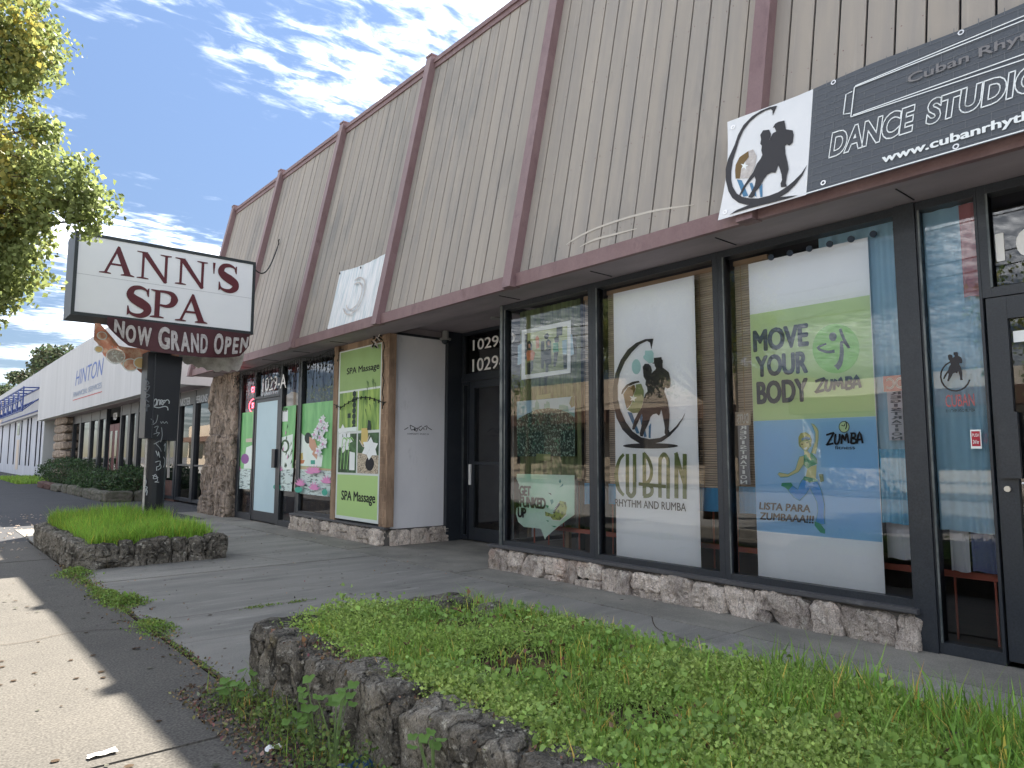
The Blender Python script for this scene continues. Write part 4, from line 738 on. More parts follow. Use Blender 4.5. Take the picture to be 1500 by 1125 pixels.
# --- entrance recess
bx('wall_panel',B,5.19,6.10,8.735,8.80,.222,2.985,white_m)
bx('recess_wall',B,5.13,6.5,8.801,8.86,-.02,3.12,soffit_m)
bx('panel_trim',B,5.135,5.188,8.725,8.80,.222,2.985,soffit_m)
bx('panel_trim',B,5.19,6.10,8.725,8.80,2.986,3.02,frame_m)
mb=MB(); F3=facY(8.733)
for k in 'abcdef': mb.ribbon(F3,D['day_'+k],.010,blk_m,smooth=3)
b=D['day_box_g']; mb.text(F3,'COMMUNITY  STUDIO 24',(b[0][0],b[1][0],b[0][1],b[2][1]),blk_m); mb.build('graffiti',B)
bx('post',B,6.10,6.40,8.66,8.73,-.01,3.12,frame_m)
XR=6.38
window(8.66,8.49,.02,2.36,(.05,.02,.06,.05),X=XR)
window(8.655,6.2,2.43,3.12,(.05,.05,.05,.05),X=XR,gm=glass2); bx('door_head',B,XR-.03,XR+.08,6.2,8.66,2.362,2.428,frame_m)
dr=MB(); dr.box(XR-.01,XR+.04,8.36,8.47,.02,2.36,frame_m); dr.box(XR-.01,XR+.04,7.5,7.61,.02,2.36,frame_m); dr.box(XR-.008,XR+.038,7.61,8.36,.02,.2,frame_m); dr.box(XR-.008,XR+.038,7.61,8.36,2.25,2.36,frame_m); dr.box(XR-.012,XR+.038,7.61,8.36,1.12,1.16,frame_m)
door2=dr.build('door',B,label='dark glass entrance door set back in the recess')
g=MB(); g.add([(XR+.02,7.61,.2),(XR+.02,8.36,.2),(XR+.02,8.36,2.25),(XR+.02,7.61,2.25)],[(0,3,2,1)],glass); g.build('pane',door2)
h=MB(); h.box(XR-.05,XR-.02,8.40,8.43,.82,1.12,num_m); h.build('handle',door2)
window(7.49,6.2,.02,2.36,X=XR)
n=MB(); b=D['num_box_a']; n.text(facX(6.35),'1029-D',(b[0][0],b[0][0]+.98,b[0][1],b[2][1]),num_m,bold=.015); n.build('house_number',B); n=MB(); b=D['num_box_b']; n.text(facX(6.35),'1029-I',(b[0][0],b[0][0]+.80,b[0][1],b[2][1]),num_m,bold=.015); n.build('house_number',B)
l=MB(); l.tube([(6.02,8.62,3.11),(6.02,8.62,3.0)],.05,lampw_m,12); l.tube([(6.02,8.62,2.999),(6.02,8.62,2.97)],[.085,.085],lampw_m,14); l.tube([(6.02,8.62,2.969),(6.02,8.62,2.93),(6.02,8.62,2.91)],[.06,.05,.02],frame_m,12); l.build('ceiling_lamp',B)
l=MB(); l.tube([(5.95,7.35,3.119),(5.95,7.35,3.10)],.07,lampw_m,12); l.build('soffit_light',B)
# --- spa frontage
bx('post',B,X0-.06,X0+.06,8.62,8.82,.263,2.97,wood_m); bx('post',B,X0-.06,X0+.04,10.18,10.32,.263,2.97,wood_m)
rg=MB()
for k in range(26):
    z=.3+k*.103; rg.box(X0-.068,X0-.061,8.63+random.uniform(0,.05),8.81-random.uniform(0,.05),z,z+.085,wood_m)
rg.build('post_bark',B)
bx('head_beam',B,X0-.02,X0+.09,8.83,10.17,2.88,2.972,wood_m)
window(11.70,10.33,.262,ZT,(.09,.03,.05,.10),gm=glass)
window(12.55,11.71,.0,ZT,(.10,.04,.10,.10),gm=glass)
window(14.68,13.78,.0,ZT,(.16,.05,.12,.10),gm=glass)
window(13.77,12.56,2.33,ZT,(.05,.05,.05,.10),gm=glass2)
bx('wall',B,X0+.11,X0+.2,8.83,10.3,.2,2.97,interior_m)
dr=MB(); dr.box(X0-.012,X0+.03,12.57,12.66,.02,2.32,frame_m); dr.box(X0-.012,X0+.03,13.68,13.76,.02,2.32,frame_m); dr.box(X0-.01,X0+.03,12.66,13.68,.02,.2,frame_m); dr.box(X0-.01,X0+.03,12.66,13.68,2.26,2.32,frame_m); d3=dr.build('door',B,label='spa door covered with frosted blue grey film')
g=MB(); g.box(X0-.004,X0+.01,12.66,13.68,.2,2.26,dooring_m); g.build('frosted_panel',d3)
h=MB(); h.box(X0-.06,X0-.013,12.60,12.74,1.02,1.36,frame_m); h.build('handle',d3)
n=MB(); b=D['numspa_box']; n.text(facX(X0-.03),'1029-A',(b[0][0],b[1][0]-.02,b[0][1],b[2][1]),num_m,bold=.01); n.build('house_number',B); n=MB(); n.text(facX(X0-.03),"Ann's Spa",(-13.2,-12.7,2.37,2.45),graf_m); n.build('shop_name',B)
# stone clad pillar at the far end of the spa
mb=MB(); mb.box(5.14,6.5,14.72,16.25,-.03,2.97,mortar_m); mb.build('pillar_core',B)
rows=[(-.03,.45),(.45,1.0),(1.0,1.62),(1.62,2.25),(2.25,2.97)]
for i,(a,b) in enumerate(rows):
    ys=[16.33,15.85+random.uniform(-.1,.1),15.3+random.uniform(-.12,.12),14.69] if i%2 else [16.33,15.55+random.uniform(-.1,.1),14.69]
    for y1,y0 in zip(ys[:-1],ys[1:]):
        q=MB(); bulge=.06+.14*max(0,1-a/1.7)
        rock(q,5.14-bulge-random.uniform(0,.05),5.3,y0-.035,y1+.035,a-.045,b+.045,pstone_m,seed=random.random()*60,sub=4,n=9,rough=.11,ridge=(1,1.4,.22),freq=5)
        q.build('stone',B)
    q=MB(); rock(q,5.12,6.2,14.60,14.9,a+.003,b-.003,pstone_m,seed=random.random()*60,sub=2,n=5,rough=.04,ridge=(1,1,.4),freq=4); q.build('stone',B)
# --- interiors (rooms behind the glass)
mb=MB(); mb.box(X0+.10,9.6,-5.4,6.14,.0,.02,ifloor_m); mb.build('interior_floor',B)
mb=MB(); mb.box(9.6,9.7,-5.4,6.14,0,3,interior_m); mb.box(6.5,9.6,6.08,6.14,0,3,interior_m); mb.box(5.25,9.6,-5.42,-5.36,0,3,interior_m); mb.box(X0+.10,9.7,-5.4,6.14,3.0,3.05,interior_m); mb.build('interior_wall',B)
mb=MB(); mb.box(6.5,9.6,6.2,8.8,.0,.02,ifloor_m); mb.box(9.0,9.1,6.2,8.8,0,3.1,interior_m); mb.box(6.5,9,8.81,8.85,0,3.1,interior_m); mb.box(6.5,9,6.2,8.8,3.13,3.16,interior_m)
for k in range(5): mb.box(6.9+.25*k,6.94+.25*k,8.3-.3*k,8.34-.3*k,0,2.3,lwood_m)
mb.box(7.2,7.5,7.6,8.0,0,1.05,lin_m); mb.build('hallway',B)
mb=MB(); mb.box(5.3,8.5,10.35,10.4,0,3,interior_m); mb.box(8.5,8.6,10.3,14.7,0,3,interior_m); mb.box(5.22,8.5,10.3,14.7,3.0,3.05,interior_m); mb.box(5.22,8.5,10.3,14.7,.0,.02,ifloor_m); mb.build('spa_room',B)

# ================================================================== things in the dance studio windows
FG=facX(5.165)
def curtain(name,label,cat,y1,y0,z0,z1,x,m,folds=9,amp=.02,group=None,tilt=0):
    n=folds*8; vs=[];fs=[]; nz=6
    for i in range(n+1):
        t=i/n; y=y1+(y0-y1)*t
        for k in range(nz+1):
            z=z0+(z1-z0)*k/nz; a=amp*(1.2-.5*k/nz)
            vs.append((x+a*sin(t*folds*2*pi+sin(t*9)*1.2)+tilt*(k/nz),y,z+(.005*sin(t*7) if k==0 else 0)))
    for i in range(n):
        for k in range(nz): a=i*(nz+1)+k; fs.append((a,a+1,a+nz+2,a+nz+1))
    mb=MB(); mb.add(vs,fs,m); return mb.build(name,None,label,smooth=True,cat=cat,group=group)
def blind(y1,y0,label):
    t=thing('bamboo_blind',label,'blind',(5.27,(y1+y0)/2,.98),'bamboo blinds behind the studio windows')
    mb=MB(); z=.98
    while z<2.86:
        mb.box(5.265+random.uniform(-.002,.002),5.273,y0,y1,z,z+.0165,bamboo_m); z+=.0205
    mb.build('slat',t,kind='stuff')
    mb=MB(); mb.box(5.262,5.264,y1-.25,y1-.245,.98,2.9,lwood_m); mb.box(5.262,5.264,y0+.25,y0+.255,.98,2.9,lwood_m); mb.build('cord',t)
    bx('head_rail',t,5.25,5.29,y0,y1,2.86,2.90,lwood_m)
blind(5.02,4.78,'narrow bamboo blind beside the dance flyers in the first studio window')
blind(4.70,3.36,'wide bamboo blind behind the tall white CUBAN poster')
blind(3.26,2.95,'narrow bamboo blind left of the MOVE YOUR BODY poster')
curtain('blue_cloth_strip','strip of blue cloth hanging under the blind right of the dance flyers','cloth',5.03,4.79,.76,.975,5.25,bluecloth_m,4,.008,'blue cloth strips under the blinds')
curtain('blue_cloth_strip','strip of blue cloth hanging behind the white CUBAN poster','cloth',4.71,3.35,.78,.978,5.255,bluecloth_m,11,.008,'blue cloth strips under the blinds')
curtain('blue_cloth_strip','strip of blue cloth left of the MOVE YOUR BODY poster','cloth',3.27,2.9,.78,1.0,5.25,bluecloth_m,4,.008,'blue cloth strips under the blinds')
curtain('olive_drape','olive green drape behind the three dance flyers in the first window','curtain',5.99,5.04,1.02,2.88,5.215,drape_m,12,.012)
curtain('sheer_curtain','pale blue sheer curtain right of the MOVE YOUR BODY poster','curtain',2.5,1.83,.80,2.92,5.22,sheer_m,7,.014,'blue sheer curtains')
curtain('sheer_curtain','pale blue sheer curtain in the narrow pane beside the studio door','curtain',1.80,1.36,.77,2.92,5.20,sheer_m,5,.012,'blue sheer curtains')
curtain('plastic_film','crinkled blue plastic film hanging low right of the aerobics poster','film',2.14,1.86,.79,1.30,5.185,tarp_m,5,.012)
curtain('grey_cloth','small pale grey cloth below the blue film in the third window','cloth',2.14,1.99,.54,.80,5.30,lin_m,2,.006,'cloths hung behind the red railing')
curtain('grey_cloth','pale grey cloth at the left of the narrow pane by the door','cloth',1.74,1.63,.50,.79,5.30,lin_m,2,.006,'cloths hung behind the red railing')
curtain('navy_cloth','dark navy cloth below the curtain in the third window','cloth',1.98,1.87,.55,.80,5.31,navy_m,2,.006,'cloths hung behind the red railing')
curtain('navy_cloth','dark navy cloth in the narrow pane beside the studio door','cloth',1.62,1.46,.51,.79,5.31,navy_m,2,.006,'cloths hung behind the red railing')
curtain('pink_valance','dusty pink valance behind the top of the pane beside the door','cloth',1.53,1.40,2.28,2.9,5.17,pinkc_m,2,.005)
b_=MB(); 
for k in range(3): b_.box(5.5,5.7,1.15,1.40,.03+.16*k,.18+.16*k,concb_m)
b_.build('concrete_block_stack',None,'stack of grey concrete blocks on the floor just inside the studio door','block stack',cat='blocks')
# red railing
rl=thing('red_railing','rust red metal railing along the inside of the studio windows','railing',(5.45,4,.02))
bx('top_rail',rl,5.43,5.455,1.38,6.0,.44,.485,rail_m)
for y in np.arange(1.53,6.0,.235): bx('baluster',rl,5.437,5.45,y,y+.012,.03,.97,rail_m)
for y in (5.47,3.16): bx('rail_post',rl,5.46,5.50,y,y+.055,.02,.5,lwood_m)
# round hooks row along the top of the third window
hk=thing('light_string','row of round dark fittings along the top of the MOVE YOUR BODY window','fittings',(5.16,2.4,2.86))
for i in range(7):
    q=MB(); y=2.86-.158*i; z=2.835; q.tube([(5.165,y,z),(5.15,y,z)],.024,slate_m,14); q.build('fitting',hk)

# ---- CUBAN poster
t=thing('cuban_poster','tall white poster with dancing couple and olive CUBAN lettering','poster',(5.17,4.05,.26))
mb=MB(); mb.box(5.168,5.171,3.60,4.54,.262,2.835,poster_m); mb.build('sheet',t)
p=MB(); 
for k,m in (('ghostA',mint_m),('ghostB',mint_m),('stripeA',cblue_m),('stripeB',cblue_m),('stripeC',cblue_m),('drumA',brown_m),('drumB',olive2_m),('drumtop',char_m),('star',wht_m),('crescent',char_m),('base',char_m),('couple',char_m)): p.poly(facX(5.167),D['cuban_'+k],m)
p.build('picture',t,label='dancing couple under a dark crescent with a drum')
p=MB(); FC=facX(5.167)
p.ribbon(FC,D['cuban_C'],[.03,.035,.045,.05,.045,.035,.03],olive_m); p.ribbon(FC,D['cuban_U'],.042,olive_m); p.ribbon(FC,D['cuban_Ba'],.042,olive_m,0); p.ribbon(FC,D['cuban_Bb'],.036,olive_m); p.ribbon(FC,D['cuban_Bc'],.036,olive_m)
p.ribbon(FC,D['cuban_bar'],.03,olive_m,0); p.ribbon(FC,D['cuban_Aa'],.038,olive_m); p.ribbon(FC,D['cuban_Na'],.042,olive_m,0); p.ribbon(FC,D['cuban_Nb'],.040,olive_m,0); p.ribbon(FC,D['cuban_Nc'],.042,olive_m,0)
p.text(FC,'RHYTHM AND RUMBA',(-4.545,-3.736,.772,.842),char_m,bold=.006); p.build('lettering',t)

# ---- MOVE YOUR BODY / aerobics poster
t=thing('move_your_body_poster','wide white poster with green MOVE YOUR BODY panel and blue aerobics panel','poster',(5.17,2.6,.25))
mb=MB(); mb.box(5.168,5.171,2.115,3.07,.25,2.825,poster_m); mb.build('sheet',t)
p=MB(); FC=facX(5.167); Q=lambda y1,y0,z0,z1:[(-y1,z0),(-y0,z0),(-y0,z1),(-y1,z1)]
p.poly(FC,Q(3.068,2.12,1.532,2.40),posterg_m); p.poly(FC,Q(3.068,2.118,.66,1.53),posterb_m); p.build('colour_panel',t)
p=MB(); p.w=.002
for k,s_ in (('move','MOVE'),('your','YOUR'),('body','BODY')):
    b=D['mv_box_'+k]; p.text(FC,s_,(b[0][0],b[2][0],b[0][1],b[2][1]),slate_m,bold=.055)
b=D['mv_box_zumba']; zb=(b[0][0],b[2][0]+.01,b[0][1]+.005,b[2][1])
def zumba_word(p,FC,box,wd,m):
    u0,u1,v0,v1=box
    L=[[(0,.82),(.19,.98),(.20,.9),(.02,.08),(.0,.02),(.2,.14)],[(.27,.9),(.235,.4),(.25,.12),(.32,.12),(.37,.5),(.38,.9)],[(.42,.08),(.46,.85),(.52,.35),(.58,.95),(.62,.12)],[(.68,.1),(.72,.98)],[(.68,.9),(.80,.9),(.80,.62),(.70,.55),(.82,.42),(.80,.15),(.68,.12)],[(.84,.1),(.93,1.0),(1.0,.12)],[(.87,.4),(.98,.42)]]
    for l in L: p.ribbon(FC,[(u0+(u1-u0)*a,v0+(v1-v0)*b) for a,b in l],wd,m,smooth=3)
zumba_word(p,FC,zb,.021,slate_m)
b=D['lp_box_lista']; p.text(FC,'LISTA PARA',(b[0][0],b[1][0],.830,.888),blk_m,bold=.035,shear=.12); b=D['lp_box_zum']; p.text(FC,'ZUMBAAA!!!',(b[0][0],b[1][0],.752,.810),blk_m,bold=.035,shear=.12)
b=D['zum_box_zf']; zumba_word(p,FC,(b[0][0],b[1][0],b[0][1],b[2][1]),.014,blk_m); b=D['zum_box_fit']; p.text(FC,'fitness',(b[0][0],b[1][0],b[0][1]-.004,b[2][1]),blk_m)
p.build('lettering',t)
p=MB(); p.w=.002; p.poly(FC,D['mv_circle'],limec_m); p.poly(FC,D['mv_head'],slate_m); p.ribbon(FC,D['mv_arm'],[.014,.016,.018,.02,.022,.024],slate_m); p.ribbon(FC,D['mv_body'],[.018,.022,.022,.016,.014,.02,.028,.032,.04,.045],slate_m)
p.poly(FC,D['zum_ring'],blk_m); p.poly(FC,D['zum_ringin'],posterg_m)
cx,cz=-2.341,1.475; p.ribbon(FC,[(cx-.02,cz+.0),(cx,cz-.005),(cx+.005,cz+.012)],.006,blk_m); p.ribbon(FC,[(cx+.01,cz+.03),(cx+.018,cz),(cx+.008,cz-.03)],.008,blk_m); p.build('logo',t)
p=MB(); p.w=.002
for k,m in (('armup',skin_m),('hair',hairp_m),('face',skin_m),('band',cblue_m),('neck',skin_m),('arml',skin_m),('belly',skin_m),('top',grn_m),('pants',blu_m),('waist',grn_m),('shoeA',grn_m),('shoeB',grn_m),('sleeve',olive2_m),('eyeL',blk_m),('eyeR',blk_m),('mouth',wht_m)): p.poly(FC,D['zum_'+k],m)
for k in ('pants','arml','armup','face'): p.ribbon(FC,D['zum_'+k]+[D['zum_'+k][0]],.003,grn_m,smooth=0)
p.build('picture',t,label='drawn dancer in green top and blue trousers kicking one leg back')

# ---- three flyers in the first window
def paper(name,label,outline,m,x=5.18,cat='poster'):
    t=thing(name,label,cat,(x,5.5,outline[0][1])); mb=MB(); mb.prism([(x,-u,v) for u,v in outline],[(x+.002,-u,v) for u,v in outline],m); mb.build('sheet',t); return t
FF=facX(5.179)
t=paper('dance_class_flyer','white bordered photo print of a dance class, uppermost of the three flyers',D['dc_sheet'],wht_m)
p=MB(); p.poly(FF,D['dc_pic'],paleyel_m)
for k,m in (('floor',olive2_m),('wallA',dkteal_m),('p2',orange_m),('p7',dkteal_m),('p3',dkteal_m),('p6h',dkteal_m),('p6a',paleyel_m),('p5h',dkteal_m),('p5',grn_m),('p5l',dkteal_m),('p6',paleb_m),('p6p',dkteal_m),('p1h',dkteal_m),('p1f',facep_m),('p1t',orange_m),('p1p',dkteal_m),('p4h',dkteal_m),('p4f',facep_m),('p4',dkteal_m)): p.poly(FF,D['dc_'+k],m)
p.build('picture',t)
for k in ('tapeA','tapeB'): p=MB(); p.poly(facX(5.178),D['dc_'+k],paleb_m,w=0); p.build('tape',t)
t=paper('crowd_flyer','print of a huge crowd under a teal skyline, middle one of the three flyers',D['dc_csheet'],paleb_m)
p=MB(); p.poly(FF,D['dc_sky'],skyl_m); p.poly(FF,D['dc_crowd'],crowd_m); p.build('picture',t); p=MB(); p.poly(FF,D['dc_rip'],drape_m,w=.003); p.build('torn_corner',t)
for k in ('tapeC','tapeD'): p=MB(); p.poly(facX(5.178),D['dc_'+k],olive2_m,w=0); p.build('tape',t)
t=paper('funked_up_flyer','torn mint flyer with sneaker and GET FUNKED UP lettering',D['fk_sheet'],funk_m)
p=MB()
for k,m in (('shC',skyl_m),('shD',grn_m),('shA',skyl_m),('shB',blk_m),('shE',skyl_m),('shF',grn_m),('shG',grn_m),('sole',wht_m),('shoe',shoe_m),('lace',dkteal_m)): p.poly(FF,D['fk_'+k],m)
for i in range(8):
    a=D['fk_shoe'][2]; p.poly(FF,[(a[0]+.012*i-.06,a[1]-.05+.016*i),(a[0]+.012*i-.03,a[1]-.06+.016*i),(a[0]+.012*i-.028,a[1]-.05+.016*i)],wht_m)
p.build('picture',t)
p=MB(); p.w=.002
for k,s_ in (('get','GET'),('funked','FUNKED'),('up','UP')):
    b=D['fk_box_'+k]; p.text(FF,s_,(b[0][0],b[1][0],b[0][1],b[2][1]),blk_m,bold=.06,spacing=.92)
p.build('lettering',t)
# ---- back-to-front registration strips, faint logo, red sticker
def regstrip(label,uc,z0,z1,w,header):
    t=thing('registration_strip',label,'sign',(5.18,-uc,z0),'registration strips seen from behind'); mb=MB(); mb.box(5.18,5.182,-uc-w/2,-uc+w/2,z0,z1,lin_m if header=='DC' else mat('faded_strip',(.24,.25,.28),.7)); mb.build('sheet',t)
    p=MB(); F_=facX(5.179); p.poly(F_,[(uc-w/2-.02,z1-.0),(uc+w/2+.02,z1),(uc+w/2+.02,z1+.11),(uc-w/2-.02,z1+.11)],hred_m if header=='DC' else bamboo_m)
    p.text(F_,header,(uc-w/2,uc+w/2,z1+.015,z1+.095),wht_m,mirror=True,outline=.05)
    st='REGISTRATION'; n=len(st); dz=(z1-z0)/n
    for i,c in enumerate(st): p.text(F_,c,(uc-w*.3 if c!='I' else uc-.012,uc+w*.3 if c!='I' else uc+.012,z1-dz*(i+1)+dz*.15,z1-dz*i-dz*.1),slate_m if header=='DC' else wht_m,bold=.03,mirror=True)
    p.build('lettering',t)
regstrip('vertical registration strip with pink header, right of the aerobics poster',-1.985,1.36,1.70,.115,'DC')
regstrip('faded vertical registration strip left of the green MOVE YOUR BODY panel',-3.17,1.02,1.50,.10,'DUTS')
t=thing('window_logo','faint red CUBAN logo on the narrow pane beside the door','logo',(5.15,1.6,1.6)); p=MB(); F_=facX(5.139)
def ringarc(cx,cz,r,a0,a1,n=14): return [(cx+r*cos(a0+(a1-a0)*i/n),cz+r*1.15*sin(a0+(a1-a0)*i/n)) for i in range(n+1)]
p.ribbon(F_,ringarc(-1.60,1.77,.085,.5*pi,1.9*pi),.010,char_m,0); sx=lambda a:[(-1.60+(u-(-4.05))*.26,1.77+(v-1.55)*.26) for u,v in a]
p.poly(F_,sx(D['cuban_couple']),char_m); p.text(F_,'CUBAN',(-1.665,-1.50,1.57,1.65),hred_m,bold=-.005); p.text(F_,'RHYTHM AND RUMBA',(-1.665,-1.50,1.535,1.555),char_m); p.build('print',t)
t=thing('red_sticker','small red square sticker on the narrow pane beside the studio door','sticker',(5.13,1.5,1.32)); p=MB(); F_=facX(5.137); p.poly(F_,[(-1.535,1.30),(-1.475,1.30),(-1.475,1.42),(-1.535,1.42)],wht_m); p.poly(F_,[(-1.529,1.315),(-1.481,1.315),(-1.481,1.41),(-1.529,1.41)],mat('red_sticker_ink',(.42,.03,.05),.5))
p.text(F_,'PUSH',(-1.524,-1.486,1.375,1.395),wht_m); p.text(F_,'24 hr',(-1.522,-1.488,1.33,1.355),wht_m,bold=.02); p.build('print',t)

# ================================================================== SPA windows
FW=facX(5.1215)
t=thing('spa_window_print','large green spa window print with resting woman, blossoms and pink lotus','window print',(5.17,11,.6)); mb=MB()
def slab2(pts,m,x=5.123): mb=MB(); mb.prism([(x,-u,v) for u,v in pts],[(x+.002,-u,v) for u,v in pts],m); return mb
slab2(D['win_bigpic'],winpic_m).build('sheet',t); p=MB()
for k,m in (('white',winwhite_m),('deck',deckp_m),('water',winwater_m),('bowl',orange_m),('bowl2',yel_m),('leafA',tealp_m),('neck',facep_m),('hair',dkteal_m),('face',facep_m)): p.poly(FW,D['win_'+k],m)
def flower(p,c,r,m,n=5,sq=1.0,F_=FW):
    for i in range(n):
        a=2*pi*i/n+c[0]*5; d=(cos(a),sin(a)); q=(-d[1],d[0]); R_=r
        p.poly(F_,[(c[0],c[1]),(c[0]+(d[0]*.55+q[0]*.32)*R_*1.8,c[1]+(d[1]*.55+q[1]*.32)*R_*sq),(c[0]+d[0]*R_*1.8,c[1]+d[1]*R_*sq),(c[0]+(d[0]*.55-q[0]*.32)*R_*1.8,c[1]+(d[1]*.55-q[1]*.32)*R_*sq)],m)
for k in range(1,8):
    c=D['win_f%d'%k][0]; flower(p,c,.085,lilac_m); flower(p,(c[0]+.05,c[1]+.06),.06,wht_m); flower(p,(c[0]-.02,c[1]+.01),.03,pink_m,4)
def lotus(p,c,r,m):
    for a in (-1.2,-.7,-.25,.25,.7,1.2):
        d=(sin(a)*1.7,cos(a)); q=(cos(a)*.5,-sin(a)*.28); p.poly(FW,[c,(c[0]+d[0]*r*.5+q[0]*r*.5,c[1]+d[1]*r*.5+q[1]*r*.5),(c[0]+d[0]*r,c[1]+d[1]*r),(c[0]+d[0]*r*.5-q[0]*r*.5,c[1]+d[1]*r*.5-q[1]*r*.5)],m)
for k in (1,2,3,4,5):
    c=D['win_lot%d'%k][0]; lotus(p,(c[0],c[1]-.06),.145,pink_m)
for k in (1,2): p.poly(FW,D['win_pad%d'%k],tealp_m)
p.build('picture',t)
t=thing('spa_window_print','narrow spa window print with flower wreath beside the frosted door','window print',(5.17,12.1,.6)); slab2(D['win_midpic'],winpic_m).build('sheet',t); p=MB(); p.poly(FW,D['win_midwater'],winwater_m)
q=D['win_midpic']; p.poly(FW,[(q[3][0]+.05,.98),(q[1][0]-.1,1.0),(q[1][0]-.1,1.62),(q[3][0]+.1,1.55)],winwhite_m)
p.poly(FW,D['win_wreath'],leafpic2_m); p.poly(FW,D['win_wreathin'],winwhite_m)
for i in range(16): c=(random.uniform(-12.4,-11.85),random.uniform(1.0,1.75)); p.poly(FW,[c,(c[0]+.06,c[1]+.05),(c[0]+.03,c[1]+.10)],random.choice([leafpic2_m,leafpic2_m,pink_m]))
lotus(p,D['win_lot6'][0],.10,pink_m); p.poly(FW,D['win_pad3'],tealp_m); p.build('picture',t)
t=thing('paper_note','white paper note with black writing at the top of the narrow spa window','note',(5.16,12.2,1.9)); slab2(D['win_note'],wht_m,5.119).build('sheet',t); p=MB(); b=D['win_note']; p.text(facX(5.118),'ut of Order',(b[0][0]+.02,b[1][0]-.02,b[3][1]+.17,b[3][1]+.27),blk_m,bold=.01); p.build('lettering',t)
t=thing('spa_window_print','left spa window print with purple flower beside the stone pillar','window print',(5.17,14.2,.6)); slab2(D['win_leftpic'],winpic_m).build('sheet',t); p=MB(); p.poly(FW,D['win_leftwater'],winwater_m); p.poly(FW,[(-14.3,.98),(-13.85,.98),(-13.85,1.45),(-14.2,1.4)],winwhite_m)
p.poly(FW,D['win_purple'],mat('purple_flower_print',(.28,.10,.33),.5)); p.poly(FW,D['win_note2'],cream_m); lotus(p,D['win_lot7'][0],.12,pink_m); p.build('picture',t)
mb=slab2(D['win_cream'],cream_m,5.18); mb.build('cream_curtain',None,'cream curtain piece above the narrow spa window print',cat='curtain')
curtain('slate_curtain','slate blue curtain above the large green spa window print','curtain',11.62,10.36,2.10,2.72,5.19,spablue_m,9,.01,'slate blue curtains in the spa')
curtain('slate_curtain','slate blue curtain above the narrow spa window beside the door','curtain',12.45,11.75,2.3,2.72,5.20,spablue_m,5,.01,'slate blue curtains in the spa')
bx('lower_panel',B,5.16,5.18,10.36,11.62,.3,.70,soil_m)
t=thing('open_sign','red neon OPEN sign in the left spa window','neon sign',(5.165,14,2.2)); 
for nm,c0 in (('OPEN',(-14.15,2.50)),('SPA',(-14.1,2.18))):
    p=MB(); p.text(facX(5.16),nm,(c0[0],c0[0]+.38,c0[1],c0[1]+.11),neon_m,outline=.09); p.build('letters',t)
q=MB(); q.tube([(5.16,14.1+.22*cos(a)-.08,2.23+.13*sin(a)) for a in np.linspace(0,2*pi,18)],.006,neon_m,5); q.build('neon_ring',t)
# spa massage board
b4=D['spa_board']; t=thing('spa_massage_board','tall green SPA Massage board with four spa photographs beside the white panel','sign board',(5.06,9.5,.29))
FB=facX(5.075); mb=MB(); out4=[(-10.17,2.87),(-8.84,2.87),(-8.86,.29),(-10.2,.29)]
mb.prism([(5.076,-u,v) for u,v in out4],[(5.095,-u,v) for u,v in out4],spaw_m); mb.build('backing',t)
p=MB(); zz=lambda k,i:D['spa_'+k][i][1]
zt=(zz('pics',0)+zz('pics',1))/2; zb_=(zz('pics',2)+zz('pics',3))/2
p.poly(FB,[(-10.13,zt+.01),(-8.87,zt+.01),(-8.87,2.85),(-10.13,2.85)],spag_m); p.build('green_panel',t); p=MB(); p.poly(FB,[(-10.13,.34),(-8.89,.34),(-8.89,zb_-.01),(-10.13,zb_-.01)],mat('spa_board_light_green',(.42,.62,.24),.6)); p.build('green_panel',t)
um=-9.52; zm=(D['spa_p1'][2][1]+D['spa_p3'][0][1])/2
